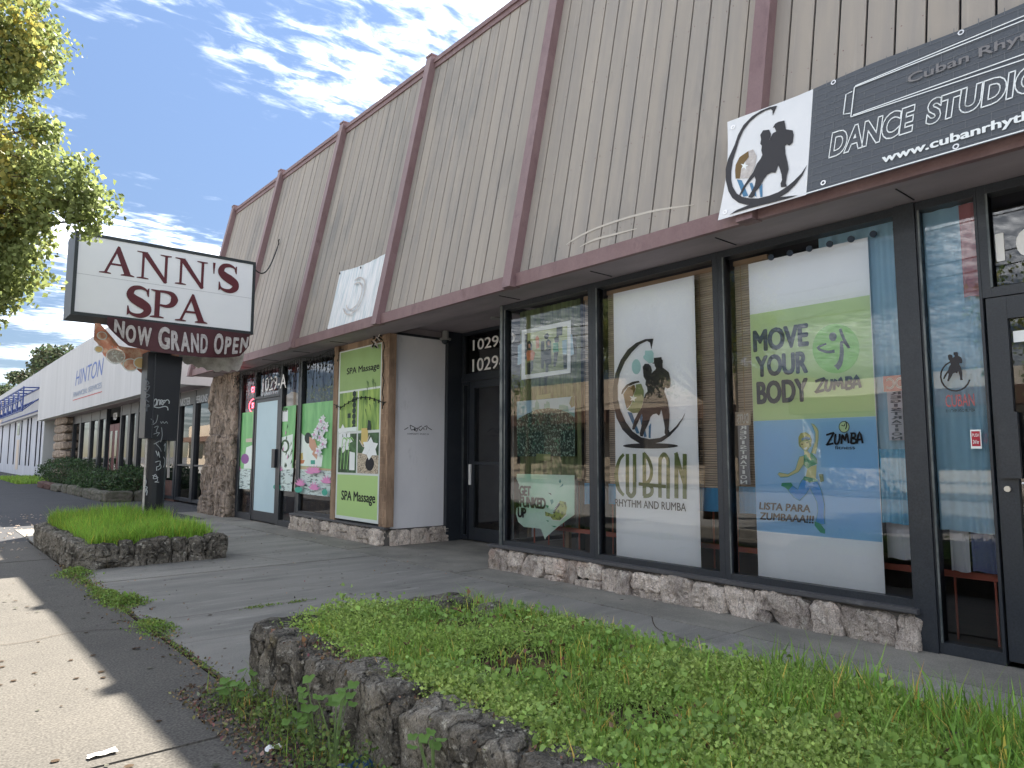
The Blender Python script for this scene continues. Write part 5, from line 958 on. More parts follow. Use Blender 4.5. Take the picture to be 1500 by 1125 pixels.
for nm,(ua,ub,va,vb),m in (('bamboo',(-10.12,um-.02,zm+.02,zt-.02),leafpic_m),('bamboo',(um+.02,-8.88,zm+.02,zt-.02),leafpic_m),('orchid',(-10.12,um-.02,zb_+.02,zm-.02),leafpic2_m),('candle',(um+.02,-8.88,zb_+.02,zm-.02),leafpic2_m)):
    p=MB(); p.poly(FB,[(ua,va),(ub,va),(ub,vb),(ua,vb)],m)
    if nm=='bamboo' and ua<-10:
        for i in range(7): c=(ub-.10,va+.05+i*.085); p.poly(FB,[(c[0]+.06*cos(a),c[1]+.045*sin(a)) for a in np.linspace(0,2*pi,10)[:-1]],dkteal_m)
        p.poly(FB,[(ua,va),(ub,va),(ub,va+.06),(ua,va+.05)],winwhite_m); p.poly(FB,[(ub-.3,va+.2),(ub-.2,va+.2),(ub-.2,va+.27),(ub-.3,va+.27)],dkteal_m)
    elif nm=='bamboo':
        for i in range(14): c=(ua+.15+random.random()*.35,va+.3+random.random()*.45); p.poly(FB,[c,(c[0]+.03,c[1]-.02),(c[0]+.06,c[1]-.14)],leafpic2_m)
        p.poly(FB,[(ua+.28,va),(ua+.4,va),(ua+.38,va+.13),(ua+.30,va+.15)],dkteal_m)
    elif nm=='orchid':
        p.poly(FB,[(ua,vb),(ua+.1,vb),(ua+.14,va+.5),(ua,va+.35)],wht_m)
        for c,r in (((ua+.2,va+.42),.11),((ua+.27,va+.5),.11),((ua+.14,va+.62),.1)): flower(p,c,r,wht_m,5,1.2,FB)
        p.poly(FB,[(ub-.2,va+.04),(ub-.03,va+.04),(ub-.03,va+.3),(ub-.2,va+.32)],wht_m)
        for i in range(3): p.ribbon(FB,[(ua+.1+.1*i,va+.05),(ua+.15+.12*i,va+.5),(ua+.3+.1*i,vb-.1)],.018,limec_m)
    else:
        p.poly(FB,[(ua,va),(ub,va),(ub,va+.26),(ua,va+.30)],gravelp_m); p.poly(FB,[(ua+.1,va+.42),(ua+.3,va+.42),(ua+.3,va+.66),(ua+.1,va+.66)],yel_m); p.ribbon(FB,[(ua+.05,vb-.1),(ua+.2,vb-.2),(ua+.35,vb-.03)],.02,cream_m)
        p.poly(FB,[(ub-.25+.13*cos(a),va+.14+.1*sin(a)) for a in np.linspace(0,2*pi,14)[:-1]],blk_m); flower(p,(ub-.25,va+.36),.14,wht_m,6,1.2,FB)
    p.build('picture',t)
p=MB(); p.w=.002
for k in 'ab': b=D['spa_box_'+k]; p.text(FB,'SPA Massage',(b[0][0],b[1][0],b[0][1]-.04,b[2][1]),blk_m,bold=.02)
p.build('lettering',t)
# icicle light strings
ls=thing('icicle_lights','dark unlit icicle light strings along the top of the spa front','string lights',(5.05,12,2.9))
mb=MB(); mb.tube([(5.06+random.uniform(-.015,.015),y,2.9+.03*sin(y*5)) for y in np.arange(10.0,14.9,.18)],.006,wire_m,4); mb.build('main_wire',ls)
for y in np.arange(10.2,14.8,.085):
    L=random.uniform(.12,.55); mb=MB(); xx=5.05+random.uniform(-.02,.02); pts=[(xx,y,2.9)]
    for k in range(4): pts.append((xx+random.uniform(-.01,.01),y+random.uniform(-.025,.025),2.9-L*(k+1)/4))
    mb.tube(pts,.0035,wire_m,3)
    for q in pts[1:]: mb.tube([q,(q[0],q[1]+.015,q[2]-.03)],.008,wire_m,4)
    mb.build('drop',ls)
mb=MB(); mb.tube([(5.04,y,2.1+.12*abs(sin((y-8.7)*2.4))-.12) for y in np.arange(8.65,10.3,.08)],.007,wire_m,4); 
for y in np.arange(8.7,10.25,.13): z=2.0+.12*abs(sin((y-8.7)*2.4)); mb.tube([(5.035,y,z),(5.03,y+.01,z-.05)],.009,wire_m,4)
mb.tube([(5.03+random.uniform(-.01,.01),8.72+random.uniform(-.03,.03),z) for z in np.arange(1.9,2.9,.08)],.007,wire_m,4); mb.build('side_wire',ls)
mb=MB()
for i in range(26):
    c=Vector((5.03,8.95+random.uniform(-.12,.14),2.88+random.uniform(-.09,.09))); mb.tube([c,c+Vector((random.uniform(-.03,.03),random.uniform(-.1,.1),random.uniform(-.06,.06)))],.01,wire_m if i%3 else torng_m,4)
mb.build('wire_bundle',ls)
# ================================================================== BANNERS on the mansard
t=thing('dance_studio_banner','long black banner with white outlined DANCE STUDIO and a dancers logo','banner',(4.6,1.5,3.0))
FS=slopeF(.135)
vs=[];fs=[]; nu,nv=44,8; uL,uR=-2.90,1.4
def sag(u,v):   # cloth bellies out between its fixings
    e=.012*sin((u+2.9)*4.1)*sin((v-3)*3.6)+.008*sin(u*11+v*3); return e
for i in range(nu+1):
    for k in range(nv+1):
        u=uL+(uR-uL)*i/nu; v=3.0+(.82)*k/nv
        if i==0: u+=.035*sin(pi*k/nv)
        z=v+(-.02*(1-abs(2*((u+2.9)%1.1)/1.1-1)) if k==nv else 0)
        vs.append(FS(u,z,-.0))
for i in range(nu):
    for k in range(nv): a=i*(nv+1)+k; fs.append((a,a+1,a+nv+2,a+nv+1))
us=-2.21; isx=round((us-uL)/(uR-uL)*nu)
mb=MB(); mb.add(vs[:(isx+1)*(nv+1)],fs[:isx*nv],bannerw_m); c1=mb.build('white_panel',t,smooth=True)
mb=MB(); mb.add(vs[isx*(nv+1):],[tuple(q-0 for q in f) for f in fs[:(nu-isx)*nv]],banner_m); c2=mb.build('black_panel',t,smooth=True)
usx=uL+(uR-uL)*isx/nu
FP=slopeF(.137); p=MB(); sh=lambda a:[(u,v) for u,v in a]
for k,m in (('stripeA',cblue_m),('stripeB',cblue_m),('stripeC',cblue_m),('drumA',brown_m),('drumB',torng_m),('star',wht_m),('crescent',char_m),('swoosh',char_m),('couple',char_m)): p.poly(FP,sh(D['ban_'+k]),m)
p.build('picture',t,label='charcoal dancing couple inside a crescent')
p=MB()
for r in range(16):
    z=3.03+r*.05; p.poly(FP,[(usx+.01,z),(uR-.01,z),(uR-.01,z+.004),(usx+.01,z+.004)],bann_line,w=.0003)
    for c in range(30):
        u=usx+.03+c*.13+(r%2)*.065
        if u<uR-.02: p.poly(FP,[(u,z+.004),(u+.004,z+.004),(u+.004,z+.05),(u,z+.05)],bann_line,w=.0003)
p.build('brick_pattern',t)
p=MB(); p.w=.0025
b=D['bant_box_dance']; u0,u1=b[0][0],b[2][0]; z0,z1=3.222,3.398; p.text(FP,'DANCE',(u0,u1,z0-.008,z1+.008),wht_m,outline=.038,bold=.045,shear=.13)
b=D['bant_box_studi']; u0=b[0][0]; wS=(b[2][0]-u0)*6/5; p.text(FP,'STUDIO',(u0,u0+wS*1.02,z0,z1),wht_m,outline=.038,bold=.045,shear=.13)
b=D['bant_box_www']; p.text(FP,'www.cubanrhythm.com',(b[0][0],b[0][0]+(b[1][0]-b[0][0])*1.52,3.045,3.122),wht_m,bold=.035)
b=D['bant_box_faded']; p.text(FP,'Cuban Rhythm',(b[0][0],b[0][0]+(b[1][0]-b[0][0])*1.35,3.54,3.625),bann_fade,bold=.02)
for k in ('fr1','fr2','fr5','fr6'):
    q=D['bant_'+k]; d=((q[1][0]-q[0][0]),(q[1][1]-q[0][1])); p.ribbon(FP,[q[0],(q[0][0]+d[0]*2.2,q[0][1]+d[1]*2.2)],.007,wht_m,0)
for k in ('fr3','fr4'): p.ribbon(FP,D['bant_'+k],.007,wht_m,0)
p.ribbon(FP,[(usx,3.005),(uR,3.005)],.008,wht_m,0)
p.build('lettering',t)
for u,z in ((-2.84,3.75),(-2.84,3.05),(-2.07,3.79),(-1.30,3.78),(-.5,3.78),(-2.1,3.05),(-1.32,3.03),(-.5,3.03)):
    q=MB(); q.ribbon(slopeF(.141),[(u+.014*cos(a),z+.014*sin(a)) for a in np.linspace(0,2*pi,11)],.008,chrome_m,0); q.build('grommet',t)
t=thing('blank_banner','small bleached white banner hung low on the mansard above the spa board','banner',(4.65,8.9,3.05)); vs=[];fs=[]
nu,nv=60,10
for i in range(nu+1):
    for k in range(nv+1):
        u=-9.66+1.53*i/nu; v=3.06+.96*k/nv; e=.011*sin(u*2*pi/.193)*(.4+.6*sin(pi*k/nv)); zz_=v+(-.05*sin(pi*i/nu) if k==nv else 0)+( .03*sin(pi*i/nu) if k==0 else 0)
        vs.append(slopeF(.03)(u,zz_,e))
for i in range(nu):
    for k in range(nv): a=i*(nv+1)+k; fs.append((a,a+1,a+nv+2,a+nv+1))
mb=MB(); mb.add(vs,fs,blankb_m); mb.build('sheet',t,smooth=True)
p=MB()
for r_ in (.30,.22): p.ribbon(slopeF(.052),[(-8.95+r_*cos(a),3.50+r_*.9*sin(a)) for a in np.linspace(-2.6,1.9,22)],.022,torng_m,0)
p.build('faded_emblem',t)
for u,z in ((-9.62,3.98),(-9.62,3.1),(-8.95,3.93),(-8.2,3.98)):
    q=MB(); q.tube([slopeF(.045)(u,z,0),slopeF(.045)(u,z,.004)],.018,blk_m,8); q.build('grommet',t)
p=MB()
for k in ('arc_a','arc_b'): p.ribbon(slopeF(.003),D[k],[.006]+[.02]*(len(D[k])-2)+[.006],mat('pale_scrape',(.52,.48,.42),.8) if k=='arc_a' else MATS['pale_scrape'],4)
p.build('scrape_mark',B)
# rusty nail heads down the boards
p=MB()
for y_ in np.arange(-.2,16.1,pw):
    for z_ in (3.25,4.1,5.0,5.9,6.7):
        for dy in (.03,.16): q=slopeF(.002)(-(y_+dy),z_+random.uniform(-.02,.02)); p.add([(q[0],q[1]-.006,q[2]),(q[0],q[1],q[2]-.006),(q[0],q[1]+.006,q[2]),(q[0],q[1],q[2]+.006)],[(0,1,2,3)],trim_m)
p.build('nail_heads',B,kind='stuff')
# cable from the sign to the mansard
mb=MB(); pts=[]
A=Vector((4.12,11.4,4.3)); Bp=Vector((5.05,12.74,5.22))
for i in range(15):
    s_=i/14; q=A.lerp(Bp,s_); q.z-=.28*sin(pi*s_); pts.append(q)
pts+= [Vector((5.03,12.70,5.27)),Vector((5.0,12.6,5.26))]
mb.tube(pts,.012,cable_m,5); mb.build('power_cable',None,'thin dark cable sagging from the pole sign to the mansard',cat='cable')

# ================================================================== POLE SIGN
t=thing('spa_pole_sign',"white pole sign lettered ANN'S SPA on a black graffitied pole in the far planter",'sign',(2.82,11.6,.2))
sx0,sx1,sz0,sz1=1.575,4.115,3.19,4.385; yf,yb=11.30,11.92
mb=MB(); e=.045
mb.box(sx0,sx1,yf,yb,sz1-e,sz1,signframe_m); mb.box(sx0,sx1,yf,yb,sz0,sz0+e,signframe_m); mb.box(sx0,sx0+e,yf+.001,yb-.001,sz0+e,sz1-e,signframe_m); mb.box(sx1-e,sx1,yf+.001,yb-.001,sz0+e,sz1-e,signframe_m); cab=mb.build('cabinet',t)
mb=MB(); mb.box(sx0+e,sx1-e,yf+.012,yf+.02,sz0+e,sz1-e,signwhite_m); mb.build('sign_face',t)
mb=MB(); mb.box(sx0+e,sx1-e,yb-.02,yb-.012,sz0+e,sz1-e,signwhite_m); mb.build('sign_face',t)
FY=facY(11.310); p=MB(); p.ribbon(FY,[(sx0+e,3.80-.02),(sx1-e,3.80-.02)],.006,signline_m,0)
def glyph(p,ch,u0,u1,v0,v1,m,F_):
    X=lambda a:u0+(u1-u0)*a; Y=lambda b:v0+(v1-v0)*b; w=u1-u0; h=v1-v0
    P_=lambda *q: p.poly(F_,[(X(a),Y(b)) for a,b in q],m)
    if ch=='A':
        P_((.13,.03),(.215,.03),(.50,.80),(.46,.90)); P_((.44,.86),(.50,1.02),(.56,1.0),(.93,.03),(.73,.03)); P_((.25,.32),(.30,.39),(.66,.39),(.69,.32)); P_((0,0),(.34,0),(.34,.035),(.22,.06),(.12,.06),(0,.035)); P_((.62,0),(1.02,0),(1.02,.035),(.93,.07),(.72,.07),(.62,.035))
    if ch=='N':
        P_((.13,.03),(.205,.03),(.205,.95),(.13,.95)); P_((.10,.97),(.30,.97),(.90,.0),(.86,-.06),(.80,-.06)); P_((.80,.05),(.885,-.02),(.885,.97),(.80,.97)); P_((0,0),(.34,0),(.34,.035),(.22,.06),(.11,.06),(0,.035)); P_((-.02,1),(.30,1),(.26,.95),(.10,.95),(-.02,.965)); P_((.66,1),(1.0,1),(1.0,.965),(.90,.94),(.79,.94),(.66,.965))
    if ch=='S':
        p.ribbon(F_,[(X(a),Y(b)) for a,b in ((.90,.80),(.78,.93),(.52,.985),(.24,.92),(.13,.73),(.28,.58),(.56,.47),(.84,.34),(.88,.17),(.68,.04),(.42,.02),(.18,.08),(.06,.22))],[.012*1,.03,.055,.075,.10,.125,.14,.125,.10,.075,.055,.035,.015],m,4)
        P_((.86,.97),(.93,1.0),(.93,.70),(.88,.70),(.82,.82)); P_((.03,0),(.09,.02),(.16,.12),(.08,.32),(.03,.32))
    if ch=='P':
        P_((.17,.03),(.36,.03),(.36,.97),(.17,.97)); P_((.02,0),(.52,0),(.52,.035),(.38,.065),(.15,.065),(.02,.035)); P_((.02,1),(.36,1),(.36,.94),(.15,.94),(.02,.965))
        p.ribbon(F_,[(X(a),Y(b)) for a,b in ((.34,.965),(.58,.965),(.80,.90),(.88,.72),(.80,.54),(.60,.45),(.36,.47))],[.035,.04,.07,.105,.08,.045,.03],m,5)
    if ch=="'": P_((.2,1),(.8,1),(.6,0),(.4,0))
for ch,u0,u1,v0,v1 in (('A',1.89,2.335,3.838,4.255),('N',2.375,2.84,3.838,4.245),('N',2.90,3.365,3.838,4.245),("'",3.425,3.495,4.085,4.26),('S',3.53,3.835,3.835,4.262),('S',2.262,2.575,3.272,3.705),('P',2.57,2.95,3.282,3.70),('A',2.925,3.385,3.275,3.705)):
    glyph(p,ch,u0,u1,v0,v1,red_m,FY)
p.build('lettering',t)
mb=MB(); n=16
ring=lambda cx,cy,r,z:[(cx+r*cos(2*pi*i/n),cy+r*sin(2*pi*i/n),z) for i in range(n)]
mb.prism(ring(2.83,11.6,.150,.1),ring(2.83,11.6,.150,3.2),black_m); pole=mb.build('pole',t,smooth=False)
mb=MB(); a=[(2.625,11.44,1.5),(3.06,11.44,1.46),(3.06,11.78,1.46),(2.625,11.78,1.5)]; b=[(2.615,11.44,2.78),(3.10,11.44,2.74),(3.10,11.78,2.74),(2.615,11.78,2.78)]
mb.prism(a,b,black_m); mb.build('pole_sheath',t)
mb=MB(); mb.tube([(2.72,11.438,2.76),(2.72,11.43,1.5)],.008,frame_m,5); mb.tube([(2.675,11.5,1.49),(2.675,11.5,.25)],.014,torng_m,5); mb.tube([(3.03,11.7,1.49),(3.05,11.7,.9)],.02,torng_m,5); mb.build('conduit',t)
p=MB(); Fg=facY(11.436); Fc_=lambda u,v,w=0:(u,11.6-sqrt(max(0,.1515**2-min(abs(u-2.83),.149)**2))-.001-w,v)
for k in range(1,20):
    q=D['pole_g%d'%k]; F_=Fg if sum(v for u,v in q)/len(q)>1.5 else Fc_
    p.ribbon(F_,q,.014 if k<8 else .010,graf_m if k<8 or k>13 else mat('thin_marker',(.25,.27,.29),.7) if k==8 else MATS['thin_marker'],3)
for k in (1,2,3,4): p.ribbon(Fg,D['pole_h%d'%k],.018,graf2_m,3)
for k in (1,2): p.ribbon(Fc_,[(max(2.69,u),v) for u,v in D['pole_w%d'%k]],.012,graf_m,3)
p.build('graffiti',t)
# banner slung below the cabinet
t2=thing('grand_opening_banner','torn sagging maroon banner lettered NOW GRAND OPEN below the pole sign','banner',(3.0,11.28,3.0))
def bF(u,v,w=0):      # u 0..1 along, v 0 bottom..1 top
    top=3.205-.02*u; s=sin(pi*min(1,max(0,u)))**.6; bot=2.93-.17*s-.05*u+(.16*max(0,.14-u)/.14)+ (.0 if u<.93 else .12*(u-.93)/.07)
    x=2.02+2.03*u; y=11.27+.05*sin(u*9)*(1-v)-.06*(1-v)*s; return (x,y-w,bot+(top-bot)*v)
vs=[];fs=[];nu,nv=56,9
for i in range(nu+1):
    for k in range(nv+1): x,y,z=bF(i/nu,k/nv); y+=.012*mnoise.noise(Vector((x*4,z*9,1))); vs.append((x,y,z))
for i in range(nu):
    for k in range(nv): a=i*(nv+1)+k; fs.append((a,a+1,a+nv+2,a+nv+1))
mb=MB(); mb.add(vs,fs,openr_m); mb.build('sheet',t2,smooth=True)
p=MB(); p.w=.016
x=.045
for wd,wid,cap in (('N',.075,1),('O',.075,.85),('W',.10,.85),(None,.035,0),('G',.085,1),('R',.065,.85),('A',.072,.85),('N',.066,.85),('D',.066,.85),(None,.04,0),('O',.08,1),('P',.062,.85),('E',.058,.85),('N',.075,.85)):
    if wd:
        V_,F_=text_mesh(wd,.05,.12 if x>.6 else 0,0,1); h=.14+.68*cap*(.92)
        p.w=.016; p.add([bF(x+(wid-.008)*a,.12+h*b,.018+l) for a,b,l in V_],F_,openw_m)
    x+=wid
p.build('lettering',t2)
mb=MB(); # torn second banner behind, hanging lower on the left
vs=[];fs=[]
for i in range(26):
    u=i/25
    for k in range(5):
        v=k/4; x=1.93+1.15*u; top=3.19-.36*min(1,u*3.5)-.02*u; bot=2.78-.30*sin(min(1,u*1.6)*pi*.5)+.10*max(0,.12-u)/.12+.03*sin(u*31); top=max(top,bot+.10); vs.append((x*1.035-.03,11.84+.03*sin(u*12+v*3),1.25+(bot+(top-bot)*v-1.25)*1.035))
for i in range(25):
    for k in range(4): a=i*5+k; fs.append((a,a+1,a+6,a+5))
mb.add(vs,fs,tornp_m); mb.build('faded_sheet',t2,smooth=True,label='faded pink banner with pale discs hanging behind')
p=MB(); FT=lambda u,v,w=0:(u*1.03-.03,11.795-w,1.25+(v-1.25)*1.032)
for cx,cz,r,m in ((2.22,2.67,.12,torng_m),(2.42,2.56,.10,tornp_m),(2.55,2.60,.09,torny_m),(2.03,2.95,.06,tornp_m),(2.0,2.75,.05,torny_m)):
    p.ribbon(FT,[(cx+r*cos(a),cz+r*.9*sin(a)) for a in np.linspace(0,2*pi,14)],.016,wht_m,0); p.poly(FT,[(cx+r*.9*cos(a),cz+r*.8*sin(a)) for a in np.linspace(0,2*pi,14)[:-1]],m)
for i in range(26):
    a=random.uniform(0,2*pi); r=random.uniform(.02,.13); c=(2.2+r*cos(a),2.68+r*sin(a)); p.poly(FT,[c,(c[0]+random.uniform(.01,.05),c[1]+random.uniform(-.04,.04)),(c[0]+random.uniform(-.02,.02),c[1]+random.uniform(.01,.04))],wht_m)
p.build('torn_print',t2)
mb=MB(); vs=[];fs=[]
for i in range(22):
    u=i/21
    for k in range(5):
        v=k/4; x=3.06+.98*u; top=2.86+.10*u; bot=2.70-.09*sin(u*pi)-.07*u+.02*sin(u*40)+(.1 if u>.96 else 0); vs.append((x*1.03,11.83+.03*sin(u*14+v*5),1.25+(bot+(top-bot)*v-1.25)*1.03))
for i in range(21):
    for k in range(4): a=i*5+k; fs.append((a,a+1,a+6,a+5))
mb.add(vs,fs,torng_m); mb.build('grey_backing',t2,smooth=True)
# ================================================================== PLANTERS
def planter(name,label,x0,x1,y0,y1,h,cuts_w,cuts_s,th,sub,label2=None):
    t=thing(name,label,'planter',((x0+x1)/2,(y0+y1)/2,0),'raised stone planters in front of the shops')
    mb=MB(); mb.box(x0+th*.7,x1-th*.7,y0+th*.7,y1-th*.7,-.05,h-.07,soil_m); mb.build('soil',t)
    def st(a,b,c,d,zt,rg,sb,rough=.055,fq=6):
        q=MB(); rock(q,a,b,c-.002,d+.002,-.06,zt,dstone_m,seed=random.random()*80,sub=sb,n=8,rough=rough,ridge=rg,freq=fq); q.build('stone',t,smooth=False)
    for a,b in zip(cuts_w[:-1],cuts_w[1:]):   # street side, running along Y
        st(x0,x0+th*random.uniform(.9,1.1),b+.006,a-.006,h+random.uniform(-.02,.02),(1,1,.4),5 if name=='stone_planter' and h>.3 else sub)
    for a,b in zip(cuts_s[:-1],cuts_s[1:]):
        st(a+.006,b-.006,y0,y0+th,h+random.uniform(-.03,.015),(1,1,1.8),sub)
    for a,b in zip(cuts_w[:-1],cuts_w[1:]): st(x1-th*.8,x1,b+.006,a-.006,h-.04+random.uniform(-.02,.02),(1,1,.6),2)
    for a,b in zip(cuts_s[:-1],cuts_s[1:]): st(a+.006,b-.006,y1-th,y1,h-.01+random.uniform(-.02,.02),(1,1,.6),sub if name=='near' else 3)
    return t
planter('stone_planter','near raised planter of dark lichened stone filled with weeds and grass',1.47,2.98,-1.2,4.02,.33,[3.79,3.42,2.98,2.40,1.75,1.25,.7,.1,-.6,-1.0],[1.49,1.95,2.45,2.96],.23,4)
planter('stone_planter','far raised planter of dark stone with the black sign pole in it',1.42,3.07,8.93,12.3,.285,[12.1,11.2,10.5,9.9,9.15],[1.46,1.86,2.02,2.42,2.60,2.80,3.05],.22,4)
# ================================================================== GRASS AND WEEDS
def blades(n,xs,ys,z0,hmin,hmax,bend=.5,w=.004,zf=None):
    x=xs; y=ys; n=len(x); h=rng.uniform(hmin,hmax,n)*rng.uniform(.6,1.15,n); a=rng.uniform(0,2*pi,n); b=rng.uniform(.1,bend,n)*h; ww=w*rng.uniform(.6,1.4,n)
    dx,dy=np.cos(a),np.sin(a); px,py=-dy,dx; base=np.stack([x,y,z0 if np.ndim(z0) else np.full(n,z0)],1); T=np.stack([dx*b,dy*b,h],1); M_=np.stack([dx*b*.3,dy*b*.3,h*.6],1); S_=np.stack([px*ww,py*ww,np.zeros(n)],1)
    V=np.stack([base-S_,base+S_,base+M_+S_*.75,base+M_-S_*.75,base+T],1).reshape(-1,3); i=np.arange(n)*5
    Fq=np.concatenate([np.stack([i,i+1,i+2],1),np.stack([i,i+2,i+3],1),np.stack([i+3,i+2,i+4],1)]); return V,Fq
def fieldpts(n,x0,x1,y0,y1): return rng.uniform(x0,x1,n),rng.uniform(y0,y1,n)
def patch(x,y,sc,seed=0): return np.array([mnoise.noise(Vector((a*sc+seed,b*sc,seed))) for a,b in zip(x,y)])
def scatter_leafy(nc,x0,x1,y0,y1,z0,ht,k=7,size=.022,keep=None,spread=.035):
    x,y=fieldpts(nc,x0,x1,y0,y1); pn=patch(x,y,1.6,3.3)
    if keep is not None: kk=keep(x,y,pn); x,y,pn=x[kk],y[kk],pn[kk]
    n=len(x); hh=ht*(1+.9*pn)*rng.uniform(.5,1.1,n)
    P=np.repeat(np.stack([x,y,z0+np.zeros(n)],1),k,0); P[:,0]+=rng.normal(size=n*k)*spread; P[:,1]+=rng.normal(size=n*k)*spread; P[:,2]+=np.repeat(hh,k)*rng.uniform(.15,1,n*k)
    d=np.stack([rng.normal(size=n*k)*.5,rng.normal(size=n*k)*.5,rng.uniform(.1,.8,n*k)],1)
    V,Fq=leaves(P,size,dirs=d,up=.6,fold=.3,aspect=.85); tn=np.repeat(np.stack([1+.25*pn,1+.12*pn,1+.3*pn],1),k,0)*(1+rng.normal(size=(n*k,1))*.22); return V,Fq,np.repeat(np.clip(tn,.25,2),4,0)
zt=.275
V,Fq,tn=scatter_leafy(30000,1.62,2.93,-.9,3.93,zt-.01,.085,k=9,size=.0155,keep=lambda x,y,p:rng.random(len(x))<np.clip(.50+1.3*p+1.0*patch(x,y,4.7,8.8)+.4*np.sin(x*5+y*2.1)*np.sin(y*3.3),.04,1))
tn=tn*np.array([1.0,.95,1.0])
fast('leafy_weeds',V,Fq,weed_m,tn,kind='stuff',label='low fine green leafy weeds filling the near planter',cat='weeds')
V2,F2,t2_=scatter_leafy(3500,1.62,2.93,-.9,3.93,zt,.12,k=6,size=.03,keep=lambda x,y,p:rng.random(len(x))<np.clip(.25+1.2*patch(x,y,2.7,6.6),.02,1)); fast('broad_weeds',V2,F2,weed_m,t2_*np.array([.72,.78,.8]),kind='stuff',label='broader darker weed leaves scattered through the near planter',cat='weeds')
x,y=fieldpts(85000,1.60,3.0,-.9,3.95); pn=patch(x,y,1.3,9.1); kk=rng.random(len(x))<np.clip(.22+1.2*pn+.9*patch(x,y,4.1,2.2)+.35*(y<1.9)+.25*(x>2.5),.03,1); x,y,pn=x[kk],y[kk],pn[kk]
hb=np.where((y<1.5)&(x>2.3),1.9,1.0)
V,Fq=blades(0,x,y,zt-.02,.045,.125,.9,.0026); tn=tints(len(x),(1,1,1),.22,5)*np.repeat(1+.35*patch(x,y,2.2,1.7),5)[:,None]; dry=np.repeat(rng.random(len(x))<.13,5); tn[dry]=tn[dry]*np.array([2.6,1.25,1.6])
fast('grass',V,Fq,grass_m,tn,kind='stuff',label='fine green grass growing through the weeds of the near planter',cat='grass')
x,y=fieldpts(6500,2.45,3.12,-.5,1.75); kk=rng.random(len(x))<np.clip((x-2.3)*1.1+.15,0,1); x,y=x[kk],y[kk]; V,Fq=blades(0,x,y,zt-.05,.10,.24,.8,.004); tn=tints(len(x),(.9,.95,.9),.22,5); dry=np.repeat(rng.random(len(x))<.08,5); tn[dry]=tn[dry]*np.array([2.8,1.3,1.8])
fast('tall_grass',V,Fq,grass_m,tn,kind='stuff',label='taller grass tufts at the back right edge of the near planter',cat='grass')
# dry leaves lying in the weeds
Pn=np.stack([rng.uniform(1.55,2.9,420),rng.uniform(.3,3.9,420),rng.uniform(zt+.0,zt+.07,420)],1); V,Fq=leaves(Pn,.035,up=.7,fold=.6); fast('dead_leaves',V,Fq,dry_m,tints(420,(.9,.75,.7),.3),kind='stuff',label='dead brown leaves lying in the near planter weeds',cat='leaves')
# wall-top litter
n=2600; Pn=np.stack([1.60+rng.normal(size=n)*.045,rng.uniform(-.5,3.8,n),zt+.02+rng.uniform(0,.035,n)],1); V,Fq=leaves(Pn,.018,up=.8,fold=.4); fast('wall_top_litter',V,Fq,dry_m,tints(n,(.9,.9,.9),.35),kind='stuff',label='dry brown litter along the inner edge of the near planter wall',cat='litter')
# far planter grass
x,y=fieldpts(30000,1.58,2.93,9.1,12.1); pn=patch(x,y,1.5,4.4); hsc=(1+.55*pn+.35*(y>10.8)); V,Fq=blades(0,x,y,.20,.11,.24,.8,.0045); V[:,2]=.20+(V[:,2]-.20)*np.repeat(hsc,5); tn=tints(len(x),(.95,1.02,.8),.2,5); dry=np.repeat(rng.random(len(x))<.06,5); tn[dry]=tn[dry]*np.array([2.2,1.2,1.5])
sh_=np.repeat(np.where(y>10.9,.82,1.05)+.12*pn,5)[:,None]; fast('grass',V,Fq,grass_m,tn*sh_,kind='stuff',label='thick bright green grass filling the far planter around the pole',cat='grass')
# weeds in the seam between sidewalk and plaza, and along the near planter
def clump(x,y,rx,ry,n,ht,size,tint=(1,1,1)):
    k=n; P=np.stack([x+rng.normal(size=k)*rx,y+rng.normal(size=k)*ry,rng.uniform(.0,1,k)**1.2*ht],1); P[:,2]*=np.clip(1-.25*((P[:,0]-x)**2/rx**2+(P[:,1]-y)**2/ry**2),.1,1)
    d=np.stack([rng.normal(size=k)*.6,rng.normal(size=k)*.6,rng.uniform(0,.9,k)],1); V,Fq=leaves(P,size,dirs=d,up=.5,fold=.3,aspect=.8); return V,Fq,tints(k,tint,.25)
def cat_(L):
    V=[];Fq=[];T=[];o=0
    for v,f,t in L: V.append(v);Fq.append(f+o);T.append(t);o+=len(v)
    return np.concatenate(V),np.concatenate(Fq),np.concatenate(T)
spots=[(1.42,8.72,.08,.14,700,.08,.024),(1.40,8.2,.045,.22,350,.03,.018),(1.40,7.55,.035,.20,350,.03,.018),(1.42,7.05,.05,.20,900,.075,.024),(1.50,6.75,.075,.08,650,.09,.025),(1.40,6.45,.03,.08,120,.02,.016),(1.44,5.70,.065,.16,1000,.045,.019),(1.42,4.95,.018,.22,150,.015,.014),(1.42,4.45,.018,.2,120,.015,.014),(2.3,5.9,.10,.012,110,.02,.018),(2.63,5.9,.07,.012,80,.02,.018),(2.0,5.05,.03,.03,60,.05,.02)]
for i,(lab) in enumerate(['the front corner of the far planter','the far end of the sidewalk seam','the far stretch of the sidewalk seam','the largest clump of the sidewalk seam','beside the largest seam clump','just before the largest seam clump','the middle clump of the sidewalk seam','the thin seam past the near planter','the seam nearest the near planter','the first crack in the plaza','the second crack in the plaza','the plaza corner near the planter']):
    s_=spots[i]; V,Fq,tn=clump(*s_); fast('weed_clump',V,Fq,weed_m,tn*np.array([.62,.62,.62]),label='green weed clump growing at '+lab,cat='weeds',group='weed clumps in the pavement seams',kind='stuff')
L=[clump(1.30+.12*random.random(),y_,.07,.12,300,h_*.7,.020,(.6,.62,.62)) for y_,h_ in ((3.75,.14),(3.5,.22),(3.25,.24),(3.0,.26),(2.8,.30),(2.6,.30),(2.45,.28),(2.25,.2),(2.0,.22),(1.8,.2))]
